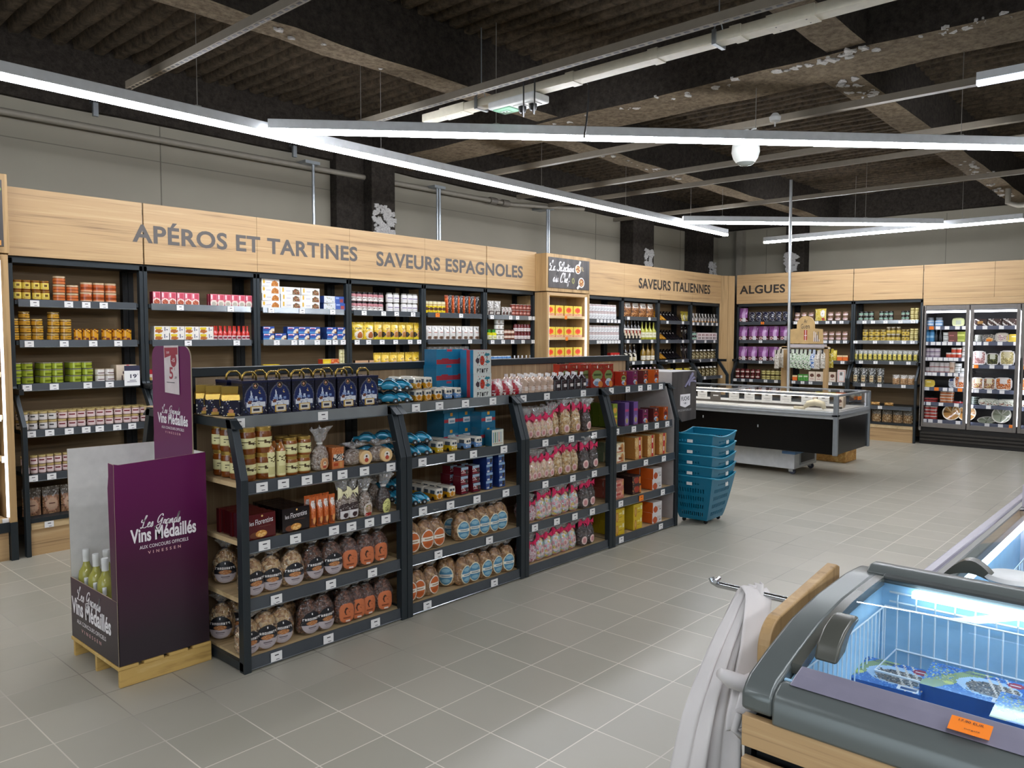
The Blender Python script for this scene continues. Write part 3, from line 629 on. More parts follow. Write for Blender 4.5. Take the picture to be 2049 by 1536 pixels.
# ---------------------------------------------------------------- chef cabinets
def chef(x0, x1, label, zs, tagpx, sign=True):
    Y0 = 3.25; t = thing('display_cabinet', label, 'cabinet', (x0, Y0, 0), 'wooden chef cabinets')
    for a, nm in ((x0, 'left'), (x1-.045, 'right')):
        b = MB(); b.box(a, Y0, .27, a+.045, 3.8, 2.14); b.build('side_panel', M['oak v'], t, bevel=.002)
    b = MB(); b.box(x0+.045, 3.6, .27, x1-.045, 3.62, 2.14); b.build('back_panel', M['back v'], t)
    b = MB(); b.box(x0+.045, Y0+.01, 2.10, x1-.045, 3.6, 2.14); b.build('top_panel', M['oak h'], t)
    for x, s in ((x0+.045, 1), (x1-.045, -1)):
        b = MB(); b.box(x, Y0+.01, .31, x+.012*s, Y0+.03, 2.1); b.build('light_strip', M['strip'], t)
    for i, z in enumerate(zs):
        b = MB(); b.box(x0+.06, Y0+.035, z-.035, x1-.06, 3.6, z); s = b.build('shelf', M['shelf board'], t, bevel=.002)
        for px in tagpx.get(i, ()):
            u = PX(px, 768, 'Y', Y0+.03).x; bb = MB(); bb.box(u-.025, Y0+.032, z-.045, u+.025, Y0+.034, z); bb.build('price_tag', M['tag orange' if x0 > 2 else 'tag white'], s)
    b = MB(); b.box(x0, Y0+.02, .2, x1, Y0+.06, .27); b.box(x1-.045, Y0-.005, 0, x1, Y0+.04, .27); b.box(x0, Y0-.005, 0, x0+.045, Y0+.04, .27); b.box(x0, 3.7, 0, x0+.045, 3.8, .27); b.box(x1-.045, 3.7, 0, x1, 3.8, .27); b.build('base_frame', M['steel'], t)
    b = MB(); b.box(x0+.05, Y0+.03, 0, x1-.05, Y0+.05, .2); b.build('plinth', M['oak h'], t)
    # sign box above
    xa, xb, z0, z1 = x0-.02, x1+.01, 2.15, 2.62 if x0 > 2 else 2.69
    b = MB(); b.box(xa, Y0-.005, z0, xb, Y0+.21, z1); b.build('sign_box', M['oak v'], t, bevel=.003)
    b = MB(); b.box(xa+.035, Y0-.012, z0+.045, xb-.035, Y0-.006, z1-.045); s = b.build('sign_panel', M['slate'], t)
    return t, s, xa, xb, z0, z1
def slate():
    m, nt, b = _new('slate'); M['slate'] = m; n = N(nt, 'ShaderNodeTexNoise', Scale=1.0, Detail=4.0); nt.links.new(coord(nt, (9, 9, 1.2)), n.inputs['Vector'])
    nt.links.new(ramp(nt, n.outputs[0], [(.35, '#2f2e2f'), (.7, '#57514f')]), b.inputs['Base Color']); b.inputs['Roughness'].default_value = .45
slate()
t, s, xa, xb, z0, z1 = chef(5.985, 6.875, 'wooden cabinet of yellow boxes under the slate sign La Sélection du Chef', (1.85, 1.575, 1.31, 1.04, .75, .31), {0: (1132,), 1: (1134,)})
b = MB(); y = 3.2365
hand(b, 'La Sélection', (xa+.05, y, z0+.26), (1, 0, 0), (0, 0, 1), .50, .12, thick=.11, shear=.3); hand(b, 'du Chef', (xa+.12, y, z0+.12), (1, 0, 0), (0, 0, 1), .34, .12, thick=.11, shear=.3); b.build('lettering', M['white ink'], s)
def disc(mb, c, r, m, y, sx=1, n=20): k = mb.add([(c[0]+r*sx*cos(2*pi*i/n), y, c[1]+r*sin(2*pi*i/n)) for i in range(n)]); mb.face(tuple(k+i for i in reversed(range(n))), m)
b = MB()
for cx, cz, r, hx, hz in ((xa+.635, z0+.305, .062, .04, .08), (xa+.71, z0+.135, .066, -.07, -.065)):
    a = Vector((cx, 0, cz)); h = Vector((hx, 0, hz)).normalized(); n = Vector((-h.z, 0, h.x))*.017; q = [a+h*r*.8-n, a+h*(r+.055)-n, a+h*(r+.055)+n, a+h*r*.8+n]
    k = b.add([(p.x, y+.0004, p.z) for p in q]); b.face((k+3, k+2, k+1, k)); disc(b, (cx, cz), r, 0, y); disc(b, (cx, cz), r*.8, 1, y-.0004)
    rr = random.Random(int(cz*100))
    for i in range(26): aa = rr.uniform(0, 6.3); q = r*.7*math.sqrt(rr.random()); disc(b, (cx+q*cos(aa), cz+q*sin(aa)), .008, 2+i % 2, y-.0008-i*1e-5, n=6)
for i in range(9): disc(b, (xa+.70+.012*(i % 3)+.004*i, z0+.33-.02*(i//3)+.008*(i % 2)), .006, 3, y, n=6)
for i in range(14): disc(b, (xa+.535+.02*cos(i*2.4), z0+.15+.03*sin(i*2.4)), .009, 4, y-i*1e-5, n=6)
b.build('picture', [mat('bowl white', '#ece8e2', .4), mat('stew', '#8a4a22', .5), mat('grain a', '#c98a45', .5), mat('grain b', '#e6cf9c', .5), mat('seed', '#9a9a5b', .5)], s)
t, s, xa, xb, z0, z1 = chef(-.78, .12, 'wooden cabinet of blue and green jars at the picture edge, under a food photo sign', (1.85, 1.595, 1.33, 1.03, .74, .30), {3: (-8,), 4: (6,), 5: (3,)})
b = MB(); disc(b, (-.16, 2.42), .21, 0, 3.2365, n=40); disc(b, (-.16, 2.42), .12, 1, 3.2362); disc(b, (-.14, 2.44), .05, 2, 3.236)
rr = random.Random(4)
for i in range(50): disc(b, (.02+rr.uniform(-.06, .05), 2.6+rr.uniform(-.05, .03)), rr.uniform(.012, .022), 3+i % 3, 3.2358-i*1e-5, n=7)
b.box(-.05, 3.2365, 2.2, .08, 3.2366, 2.235, 6); b.build('picture', [M['bowl white'], M['stew'], mat('salmon', '#d98a5a', .5), mat('herb', '#4d5f2a', .6), mat('herb pale', '#8a9a4e', .6), mat('olive', '#b9b27a', .5), M['grain a']], s)
# ================================================================ goods: printed packs
F35 = {'A': '757555', 'B': '656556', 'C': '744447', 'D': '655556', 'E': '746447', 'F': '746444', 'G': '744557', 'H': '557555', 'I': '722227', 'L': '444447', 'M': '577555', 'N': '577775', 'O': '755557', 'P': '757444', 'Q': '755573', 'R': '657655', 'S': '747117', 'T': '722222', 'U': '555557', 'V': '555552', 'X': '552255', 'Y': '552222', 'Z': '712447'}
class Art:
    def __init__(s, nx, ny, bg): s.nx, s.ny = nx, ny; s.c = [[L(bg)]*nx for _ in range(ny)]
    def _put(s, i, j, c):
        if 0 <= i < s.nx and 0 <= j < s.ny: s.c[j][i] = c
    def op(s, o):
        k = o[0]; c = L(o[-1]) if isinstance(o[-1], str) else None
        if k == 'r':
            for j in range(s.ny):
                for i in range(s.nx):
                    if o[1] <= (i+.5)/s.nx < o[3] and o[2] <= (j+.5)/s.ny < o[4]: s.c[j][i] = c
        elif k == 'e':
            for j in range(s.ny):
                for i in range(s.nx):
                    if (((i+.5)/s.nx-o[1])/o[3])**2+(((j+.5)/s.ny-o[2])/o[4])**2 < 1: s.c[j][i] = c
        elif k == 'd':      # slanting band
            for j in range(s.ny):
                for i in range(s.nx):
                    q = (i+.5)/s.nx+o[1]*((j+.5)/s.ny)
                    if o[2] <= q < o[3]: s.c[j][i] = c
        elif k == 't':
            x = int(o[2]*s.nx); y = int(o[3]*s.ny)
            for ch in o[1]:
                g = F35.get(ch)
                if g:
                    for r in range(5):
                        b = int(g[r]) if len(g) == 5 else int(g[min(5, int(r*1.2))])
                        for q in range(3):
                            if b >> (2-q) & 1: s._put(x+q, y+4-r, c)
                x += 4
        elif k == 'n':      # scattered specks
            rr = random.Random(o[1]*7+len(o[2])); cs = [L(q) for q in o[2]]
            for _ in range(o[1]): s._put(int(s.nx*rr.uniform(o[3], o[5])), int(s.ny*rr.uniform(o[4], o[6])), rr.choice(cs))
    def at(s, u, v): return s.c[min(s.ny-1, max(0, int(v*s.ny)))][min(s.nx-1, max(0, int(u*s.nx)))]
def art(nx, ny, bg, *ops):
    a = Art(nx, ny, bg)
    for o in ops: a.op(o)
    return a
PR = printed('print card', .42); PG = printed('print glossy', .16, .5); PF = printed('print foil', .28, .3, 0, .5); PT = printed('print tin', .2, .4, .15)
KINDS = {}
class Kind:
    def __init__(s, name, cat, desc, mesh, w, d, h, parts=()):
        s.name, s.cat, s.desc, s.mesh, s.w, s.d, s.h, s.parts = name, cat, desc, mesh, w, d, h, parts
def box_k(key, name, cat, desc, w, h, d, a, side, top=None, mt=None, lean=0):
    b = MB(); b.grid(a.nx, a.ny, lambda u, v: (w*(u-.5), 0, h*v), fn=lambda i, j: a.c[j][i])
    S, T = L(side), L(top or side)
    n = b.add([(-w/2, d, 0), (w/2, d, 0), (w/2, d, h), (-w/2, d, h), (-w/2, 0, 0), (w/2, 0, 0), (w/2, 0, h), (-w/2, 0, h)])
    for f, c in (((1, 0, 3, 2), S), ((0, 4, 7, 3), S), ((5, 1, 2, 6), S), ((7, 6, 2, 3), T), ((0, 1, 5, 4), S)): b.face(tuple(n+i for i in f), 0, c)
    KINDS[key] = Kind(name, cat, desc, b.mesh(name, mt or PR), w, d, h); return KINDS[key]
def jar_m(prof, a, lz, n=20, span=150, mt=None, smooth='auto', sq=0):
    """prof: (r, z, colour) points; the label art wraps the front between heights lz"""
    P = []
    for (r0, z0, c), (r1, z1, _) in zip(prof, prof[1:]):
        zs = [0, 1]
        if a and lz and z0 < lz[1]-1e-6 and z1 > lz[0]+1e-6 and z1 > z0:
            zs = sorted({0, 1, *[max(0, min(1, (lz[0]+(lz[1]-lz[0])*k/a.ny-z0)/(z1-z0))) for k in range(a.ny+1)]})
        for t0, t1 in zip(zs, zs[1:]): P.append(((r0+(r1-r0)*t0, z0+(z1-z0)*t0), L(c)))
    last = prof[-1]; pr = [p for p, _ in P]+[(last[0], last[1])]; cs = [c for _, c in P]
    def fn(j, i):
        th = (j+1)/n*360; u = ((th-270+180) % 360-180)/span+.5
        zm = (pr[i][1]+pr[i+1][1])/2
        if a and lz and lz[0] < zm < lz[1] and 0 <= u < 1 and pr[i+1][1]-pr[i][1] > 1e-5: return a.at(u, (zm-lz[0])/(lz[1]-lz[0]))
        return cs[i]
    b = MB(); b.lathe(pr, n, fn=fn)
    if sq: b.v = [(x*(1+sq*abs(sin(2*math.atan2(y, x)))), y*(1+sq*abs(sin(2*math.atan2(y, x)))), z) for x, y, z in b.v]
    return b
def jar_k(key, name, cat, desc, r, h, body, lid, a=None, lab=(.15, .62), lidh=.2, neck=.93, mt=None, n=18, span=170, sq=0):
    zl = h*(1-lidh)
    b = jar_m([(0, 0, body), (r*.92, 0, body), (r, h*.05, body), (r, zl*.9, body), (r*neck, zl, lid), (r*neck*1.02, h, lid), (0, h, lid)], a, (h*lab[0], h*lab[1]), n, span, sq=sq)
    KINDS[key] = Kind(name, cat, desc, b.mesh(name, mt or PG, smooth='auto'), 2*r, 2*r, h); return KINDS[key]
def bottle_k(key, name, cat, desc, r, h, body, cap, a=None, lab=(.12, .42), neck=.3, sh=.62, mt=None, n=14, caph=.1):
    b = jar_m([(0, 0, body), (r*.9, 0, body), (r, h*.03, body), (r, h*sh*.85, body), (r*.75, h*sh, body), (r*neck, h*(sh+.13), body), (r*neck, h*(1-caph), cap), (r*neck*1.1, h*(1-caph), cap), (r*neck*1.1, h, cap), (0, h, cap)], a, (h*lab[0], h*lab[1]), n, 180)
    KINDS[key] = Kind(name, cat, desc, b.mesh(name, mt or PG, smooth='auto'), 2*r, 2*r, h); return KINDS[key]
def pouch_k(key, name, cat, desc, w, h, t, a, back, mt=None, crimp=.08, stand=.6, wave=.12):
    """filled pouch: front carries the print; bulges, tapering to a sealed top edge"""
    def th(u, v):
        q = max(0, sin(pi*u))**.55
        k = (stand+(1-stand)*min(1, v/.25))*(1 if v < .55 else max(0, (1-crimp-v)/(.45-crimp)))
        return t*.5*q*max(k, .03)
    def P(s): return lambda u, v: (w*(u-.5)*(1-.06*sin(pi*v)), s*th(u, v)+t*wave*sin(7*u+3*v)*(v > .7)*(v-.7), h*v-(.02*h*abs(u-.5) if v < .1 else 0)*0)
    b = MB(); b.grid(a.nx, a.ny, P(-1), fn=lambda i, j: a.c[j][i]); bc = L(back)
    k = b.grid(8, 8, lambda u, v: P(1)(1-u, v), fn=lambda i, j: bc)
    b.grid(8, 1, lambda u, v: (w*(u-.5), (1-2*v)*th(u, 0), 0), fn=lambda i, j: bc)
    KINDS[key] = Kind(name, cat, desc, b.mesh(name, mt or PF, smooth=True), w, t, h); return KINDS[key]
def tray_k(key, name, cat, desc, w, h, d, a, side):
    """shallow tray pack with rounded rim, standing on its edge and showing its face"""
    b = MB()
    def P(u, v):
        x, z = u-.5, v-.5; q = max(abs(x), abs(z))*2; s = 1-.12*min(1, (abs(x)*2)**6*(abs(z)*2)**6*6)
        return (w*x*s, d*(.0 if q > .86 else .012/d*.6) , h*(z*s+.5))
    b.grid(a.nx, a.ny, P, fn=lambda i, j: a.c[j][i]); S = L(side)
    b.grid(6, 6, lambda u, v: (w*(.5-u)*.86, d*(.3+.7*(sin(pi*u)*sin(pi*v))**.4), h*(.07+.86*v)), fn=lambda i, j: S)
    KINDS[key] = Kind(name, cat, desc, b.mesh(name, PG, smooth='auto'), w, d, h); return KINDS[key]
ORD = 'first second third fourth fifth sixth seventh eighth ninth tenth eleventh twelfth thirteenth fourteenth fifteenth sixteenth seventeenth eighteenth nineteenth twentieth'.split()
def put(k, F, u, d, z, label, group=None, rz=0, s=1.0, tilt=0, roll=0):
    o = bpy.data.objects.new(k.name, k.mesh); COL.objects.link(o)
    o.matrix_world = F.m @ Matrix.Translation((u, d, z)) @ Matrix.Rotation(rz, 4, 'Z') @ Matrix.Rotation(tilt, 4, 'X') @ Matrix.Rotation(roll, 4, 'Y') @ (Matrix.Diagonal((*s, 1)) if isinstance(s, tuple) else Matrix.Scale(s, 4))
    tag(o, label, k.cat, group)
    for nm, me, sub in k.parts:
        c = bpy.data.objects.new(nm, me); COL.objects.link(c); c.parent = o
        for n2, m2 in sub: g = bpy.data.objects.new(n2, m2); COL.objects.link(g); g.parent = c
    return o
RJ = random.Random(3)
def lvl(l, st): return '' if st == 1 else ', '+('bottom' if l == 0 else 'top' if l == st-1 else 'middle' if st == 3 else ORD[l])+' layer'
def row(F, key, z, d, p0, p1, n, where, st=1, depth=1, fit=True, jit=.004, rzj=.06, tilt=0, gap=.004, who=None, rz=0, px=True, pitch=None, dj=.003):
    """goods set side by side between picture columns p0 and p1 on a shelf of the run F"""
    k = KINDS[key]; u0, u1 = (uof(F, p0, d, z+k.h*.5), uof(F, p1, d, z+k.h*.5)) if px else (p0, p1)
    st = [st]*n if isinstance(st, int) else [int(c) for c in st]
    pt = (u1-u0)/n; s = (min(1.25, max(.6, (pt-gap)/k.w)), 1, 1) if fit else 1.0
    if k.round and fit: s = (min(s[0], 1.05),)*2+(1,)
    desc = who or k.desc; fz = z+.001+(abs(sin(tilt))*k.d*.6 if tilt else 0)
    for i in range(n):
        for l in range(st[i]):
            for q in range(depth):
                lab = f"{desc}{'' if n == 1 else ', '+ORD[i]+' along'}{lvl(l, st[i])}{'' if q == 0 else ', behind' if q == 1 and depth == 2 else ', row '+ORD[q]}, {where}"
                put(k, F, u0+pt*(i+.5)+RJ.uniform(-jit, jit), d+k.off+q*(pitch or k.d+.006)+RJ.uniform(0, dj), fz+l*k.h*1.002, lab, f'{desc}s, {where}', RJ.uniform(-rzj, rzj)+rz, s, tilt)
Kind.round = property(lambda s: s.w == s.d)
_OFFS = {}
Kind.off = property(lambda s: _OFFS.setdefault(s.mesh.name, -min(v.co.y for v in s.mesh.vertices)))
# ================================================================ goods on the wall shelves
TXT = lambda c, x0=.2, x1=.8, y=.5, h=.06: ('r', x0, y, x1, y+h, c)
jar_k('amber', 'sauce_jar', 'jar', 'yellow-label amber pot', .036, .073, '#7a4216', '#9a6a2a', art(10, 8, '#e8cf5e', ('e', .5, .55, .12, .22, '#6b4a1a'), ('r', .3, .15, .7, .25, '#b99a3a')), (.15, .78), .12, 1, sq=.05)
jar_k('terr_o', 'terrine_jar', 'jar', 'orange-banded terrine jar', .046, .062, '#8a4a26', '#c9b08a', art(12, 5, '#d0723a', ('r', .25, .4, .75, .6, '#8f3f1a')), (.1, .72), .2, .98, span=300)
jar_k('terr_o2', 'terrine_jar', 'jar', 'tall orange terrine jar', .046, .075, '#b5562c', '#c9b08a', art(12, 6, '#c9642f', ('r', .25, .4, .75, .6, '#8f3f1a'), ('r', 0, 0, 1, .12, '#e0b08a')), (.08, .76), .18, .98, span=300)
jar_k('gold', 'terrine_jar', 'jar', 'flat mustard-banded jar', .047, .053, '#4a2a10', '#c8a860', art(12, 5, '#c9942a', ('r', .5, .35, .8, .6, '#7d5a12')), (.15, .7), .2, .98, span=300)
jar_k('cloth', 'jam_jar', 'jar', 'mustard pot with cloth lid', .043, .09, '#7a3a1e', '#6a4420', art(12, 10, '#d99a22', ('n', 40, ['#5a3312', '#e9c46a', '#8a3d1a'], 0, .62, 1, 1), ('n', 18, ['#c9a07a', '#7a3a2a'], 0, 0, 1, .3)), (.05, .98), .02, 1, span=320)
jar_k('tin_g', 'tin', 'tin', 'green-banded tin', .046, .052, '#3b4a18', '#b9b49a', art(12, 5, '#a9b83a', ('r', .45, .3, .85, .6, '#6f7d1e')), (.1, .85), .1, 1.0, mt=PT, span=320)
jar_k('tin_w', 'tin', 'tin', 'small white tin', .037, .05, '#e4ddd4', '#b9a68a', art(10, 5, '#eee8e2', ('r', .4, .3, .7, .5, '#7a5a5a')), (.1, .85), .12, 1.0, mt=PT, span=320)
jar_k('rill', 'rillettes_jar', 'jar', 'pink-label rillettes jar', .037, .066, '#8f6a58', '#c3ad72', art(12, 8, '#e6cfca', ('r', .15, .55, .6, .72, '#7d3038'), ('r', .1, .2, .8, .28, '#a98a8a')), (.08, .72), .2, .96)
jar_k('rill2', 'rillettes_jar', 'jar', 'grey-label rillettes jar', .037, .066, '#8a7a60', '#c3ad72', art(12, 8, '#dad4cf', ('r', .15, .5, .5, .75, '#4a4a4a'), ('r', .1, .2, .8, .28, '#908a8a')), (.08, .72), .2, .96)
pouch_k('ham', 'ham_packet', 'packet', 'ham packet with oval label', .17, .2, .06, art(20, 22, '#a8795a', ('n', 120, ['#c99a72', '#7d563e', '#d9b48a'], 0, 0, 1, .6), ('r', 0, .68, 1, 1, '#6d645a'), ('n', 60, ['#9a948c', '#4d463f', '#c9c6c0'], 0, .66, 1, 1), ('e', .48, .36, .38, .27, '#e3a98a'), ('e', .48, .36, .34, .23, '#efc7a8'), ('r', .3, .36, .65, .4, '#8a5a4a')), '#6d5a48')
pouch_k('bisc', 'biscuit_box', 'packet', 'pink packet of bites with gold front', .074, .105, .03, art(10, 14, '#e48a96', ('r', .45, .5, .95, .9, '#d9596c'), ('r', .1, .6, .35, .95, '#f3dce0'), ('e', .5, .2, .48, .28, '#f0dcd0'), ('e', .5, .18, .38, .22, '#b5543a'), ('n', 8, ['#d9825a', '#8a3a2a'], .2, .05, .8, .35)), '#b02f45')
box_k('bite', 'snack_box', 'box', 'pink snack box', .076, .103, .03, art(10, 14, '#e27a8a', ('r', .45, .5, .95, .9, '#cf4a60'), ('r', .1, .6, .35, .95, '#f3dce0'), ('e', .5, .2, .5, .3, '#f2e2d8'), ('e', .5, .18, .38, .22, '#b5543a'), ('n', 8, ['#d9825a', '#8a3a2a'], .2, .05, .8, .35)), '#a02a40')
box_k('bite2', 'snack_box', 'box', 'pink snack box with pale plate', .072, .103, .03, art(10, 14, '#e27a8a', ('r', .45, .5, .95, .9, '#cf4a60'), ('r', .1, .6, .35, .95, '#f3dce0'), ('e', .5, .22, .48, .3, '#e9dcd0'), ('e', .5, .2, .3, .18, '#b9b0a0')), '#a02a40')
box_k('yw', 'toast_box', 'box', 'white toast box with yellow patch', .118, .058, .09, art(18, 9, '#ece7de', ('r', .08, .55, .48, .9, '#e3c52a'), ('e', .3, .3, .26, .26, '#b5692e'), ('r', .66, .3, .74, .85, '#2a3a66'), ('r', .8, .4, .9, .55, '#2a3a66')), '#d9d3c9', '#e9e5dd')
bottle_k('ketch', 'sauce_bottle', 'bottle', 'red sauce bottle', .027, .125, '#c9281c', '#c2301e', art(8, 8, '#e9d9d6', ('e', .5, .5, .3, .3, '#8a2a3a')), (.03, .32), .35, .55)
box_k('redbox', 'cereal_box', 'box', 'red and white carton', .07, .2, .06, art(8, 16, '#b5182a', ('r', 0, .5, 1, .8, '#e9dcd0'), ('r', .2, .56, .8, .7, '#c9a24a')), '#8f1322')
tray_k('tart', 'tray_pack', 'pack', 'orange and white tray pack', .12, .07, .08, art(12, 7, '#d9894a', ('r', 0, .5, 1, .8, '#efe6da'), ('n', 14, ['#b5402a', '#e9c49a'], 0, 0, 1, .5)), '#d9b08a')
box_k('pasta_w', 'ready_meal_box', 'box', 'white meal box, orange dish', .185, .066, .12, art(28, 10, '#eceae6', ('e', .72, .15, .24, .8, '#f7f4ee'), ('e', .74, .12, .2, .66, '#c2772e'), ('n', 16, ['#e0a45a', '#8a4a1e'], .58, .05, .9, .6), ('e', .12, .6, .05, .3, '#e3b52a'), ('r', .25, .4, .5, .48, '#bdb9c9')), '#d9d6cf', '#f0eeea')
box_k('pasta_g', 'ready_meal_box', 'box', 'white meal box, brown dish', .185, .066, .12, art(28, 10, '#eceae6', ('e', .76, .15, .23, .8, '#f4f0ea'), ('e', .78, .12, .19, .66, '#6d5236'), ('n', 18, ['#b5a07a', '#c9542e', '#3e4a2a'], .62, .05, .94, .6), ('e', .14, .6, .05, .3, '#e3b52a'), ('r', .27, .4, .5, .48, '#bdb9c9')), '#d9d6cf', '#f0eeea')
box_k('sea', 'snack_box', 'box', 'blue and white seafood box', .2, .066, .1, art(24, 8, '#d9dde0', ('r', .55, 0, 1, 1, '#3a5aa8'), ('r', .8, .1, .95, .6, '#a84a4a'), ('n', 16, ['#7a8a66', '#b9a06a', '#e9e4da'], .05, .1, .5, .8), ('r', .6, .6, .76, .85, '#8fa8dd')), '#2f4a8f')
box_k('blue', 'fish_box', 'box', 'blue tuna box', .098, .062, .07, art(16, 10, '#2c4f9e', ('r', 0, 0, .55, .3, '#4a8fc9'), ('e', .95, .0, .42, .75, '#e6d9c0'), ('e', .92, .12, .12, .2, '#8a5a3a'), ('r', .08, .68, .6, .86, '#e9e4ee'), ('r', .15, .73, .52, .81, '#c22a4a')), '#22407f', '#2f56a8')
box_k('yel', 'biscuit_box', 'box', 'yellow and orange cracker box', .15, .066, .08, art(22, 9, '#e9c21e', ('r', .5, 0, 1, 1, '#cf5a22'), ('n', 26, ['#e9a45a', '#a83a1e', '#e9d9c0'], .52, .05, .98, .95), ('r', .1, .35, .42, .65, '#f0d94a'), ('r', 0, 0, 1, .14, '#b5301e')), '#b53a1e', '#d9d0c4')
box_k('yelbig', 'biscuit_box', 'box', 'yellow cake box with brown picture', .135, .095, .08, art(20, 13, '#e6c81e', ('e', .72, .55, .28, .4, '#7a3a22'), ('n', 14, ['#a8522e', '#4a2214'], .5, .3, .95, .85), ('r', .08, .65, .4, .75, '#b5722a'), ('r', .0, 0, 1, .12, '#cfae1a')), '#b59a18')
jar_k('pale', 'tall_tin', 'tin', 'pale yellow tin', .033, .075, '#e3dca8', '#cfc79a', art(8, 6, '#ece6b4', ('r', .2, .3, .8, .5, '#b5ae6a')), (.1, .9), .1, 1.0)
jar_k('wl', 'spread_jar', 'jar', 'black-lidded spread jar', .033, .095, '#a8787a', '#2c2a2a', art(10, 12, '#eae6e0', ('r', .2, .3, .8, .42, '#7a5a5a'), ('r', 0, .62, 1, 1, '#c98a8f'), ('n', 8, ['#5a3a3a'], .1, .1, .9, .6)), (.06, .78), .2, .8)
jar_k('wl2', 'spread_jar', 'jar', 'white spread jar with pale lid', .036, .098, '#e3e0dc', '#8f8d85', art(10, 12, '#eeecea', ('r', .15, .45, .85, .62, '#9a8fa8'), ('r', .2, .2, .8, .28, '#b9b5b0')), (.06, .84), .14, .8)
pouch_k('ybag', 'snack_bag', 'bag', 'yellow snack bag with black corner', .125, .185, .06, art(14, 20, '#e6bf2a', ('e', .6, .3, .36, .24, '#d9b08a'), ('e', .62, .3, .26, .16, '#b57a3e'), ('e', .1, .3, .16, .14, '#221c14'), ('r', 0, 0, 1, .16, '#ecd428'), ('r', .3, .58, .8, .66, '#7a5a12'), ('n', 20, ['#f4e07a', '#c79a1a', '#f7ecb0'], 0, .5, 1, 1)), '#c9a422')
pouch_k('ybag2', 'snack_bag', 'bag', 'yellow crisp bag with white picture', .135, .18, .06, art(14, 20, '#e3c01e', ('e', .55, .28, .4, .26, '#efe3cc'), ('e', .6, .26, .26, .18, '#b5662e'), ('r', .2, .6, .8, .7, '#5a4a12'), ('n', 20, ['#f6e67a', '#c79a1a', '#f7ecb0'], 0, .5, 1, 1)), '#c9a422')
box_k('crack', 'cracker_box', 'box', 'brown cracker carton', .08, .11, .05, art(10, 14, '#c9a07a', ('e', .5, .35, .35, .25, '#e3c9a8'), ('r', .2, .65, .8, .8, '#5a3a2a')), '#4a3322')
jar_k('ycan', 'can', 'can', 'yellow and white can', .045, .13, '#e3c81e', '#d9d2bc', art(10, 14, '#e8cc22', ('r', 0, .62, 1, 1, '#e9dfae'), ('e', .5, .35, .2, .12, '#5a3a2a'), ('r', .3, .7, .7, .78, '#b58a3a')), (.03, .95), .05, .95, span=360)
pouch_k('orbag', 'crisp_bag', 'bag', 'orange and black crisp bag', .11, .21, .075, art(14, 20, '#e0622a', ('r', .48, 0, 1, 1, '#2a2220'), ('n', 30, ['#f0864a', '#c24a1a', '#f7a06a'], 0, 0, .46, 1), ('n', 26, ['#d9cfc6', '#8f857d', '#b5a79a', '#4a3f3a'], .5, 0, 1, 1)), '#2c2422')
pouch_k('wpouch', 'nut_pouch', 'pouch', 'white pouch with dish photo', .1, .155, .05, art(14, 20, '#dcd9d4', ('e', .5, .14, .36, .12, '#8a6a52'), ('e', .5, .14, .24, .07, '#5a4234'), ('e', .5, .8, .16, .1, '#5f5f60'), ('r', .2, .48, .8, .55, '#b06a5a'), ('n', 14, ['#f7f6f4', '#b9b5b0'], 0, .6, 1, 1)), '#c9c6c2', stand=.9)
jar_k('gc', 'lemon_bottle', 'bottle', 'green-capped lemon juice bottle', .037, .12, '#e2dc1e', '#3a8a2a', art(8, 8, '#e9e6c9', ('r', .2, .4, .8, .6, '#b5b52a')), (.04, .42), .3, .62)
jar_k('whst', 'yoghurt_pot', 'pot', 'white pot with dark rim', .04, .062, '#ece9e2', '#5a534c', art(8, 6, '#f0ede8', ('e', .5, .5, .18, .3, '#b5a89a')), (.05, .8), .15, 1)
jar_k('brn', 'spice_jar', 'jar', 'brown spice jar with pale band', .034, .06, '#7a3f2a', '#6a3a2a', art(8, 6, '#e3cdb9'), (.3, .75), .15, .95, span=320)
jar_k('drk', 'fruit_jar', 'jar', 'white-labelled dark red jar', .036, .095, '#6a1518', '#5f1316', art(10, 10, '#e9e2de', ('r', .2, .4, .8, .55, '#9a5a5a')), (.08, .5), .18, .92, span=200)
jar_k('redc', 'pepper_can', 'can', 'reddish pepper can', .034, .07, '#8a3a2e', '#b9a79a', art(10, 8, '#8a3a2e', ('r', .15, .3, .85, .65, '#d99a8a'), ('n', 6, ['#5a1a14'], .2, .1, .8, .9)), (.05, .9), .1, 1)
pouch_k('foil', 'coffee_pouch', 'pouch', 'crumpled silvery pouch', .12, .17, .06, art(14, 18, '#b9b4ac', ('n', 90, ['#e9e7e2', '#6a635c', '#4a4440', '#d0ccc4'], 0, .3, 1, 1), ('r', .1, 0, .9, .3, '#4a3430'), ('r', .25, .08, .75, .22, '#d9d2c9')), '#8a857e')
pouch_k('foils', 'coffee_pouch', 'pouch', 'small silvery sachet', .06, .1, .04, art(10, 12, '#b5afa6', ('n', 40, ['#e9e7e2', '#6a635c', '#8a3a3a'], 0, .2, 1, 1), ('r', .2, .1, .8, .4, '#5a3a34')), '#8a857e')
jar_k('bcan', 'drink_can', 'can', 'blue can with yellow fruit', .034, .12, '#3f8fd0', '#e6e9ea', art(12, 14, '#3f8fd0', ('r', 0, .04, 1, .9, '#2a4a8f'), ('r', .08, .04, .92, .86, '#7ab0dc'), ('e', .5, .38, .3, .3, '#e3c01e'), ('r', .25, .6, .75, .72, '#2a3a6a')), (.02, .92), .1, .9)
bottle_k('drop', 'cream_bottle', 'bottle', 'white drop-shaped bottle', .038, .12, '#e6e6ea', '#f4f4f6', art(8, 8, '#e6e6ea', ('e', .5, .5, .28, .42, '#2a3450')), (.1, .55), .25, .45)
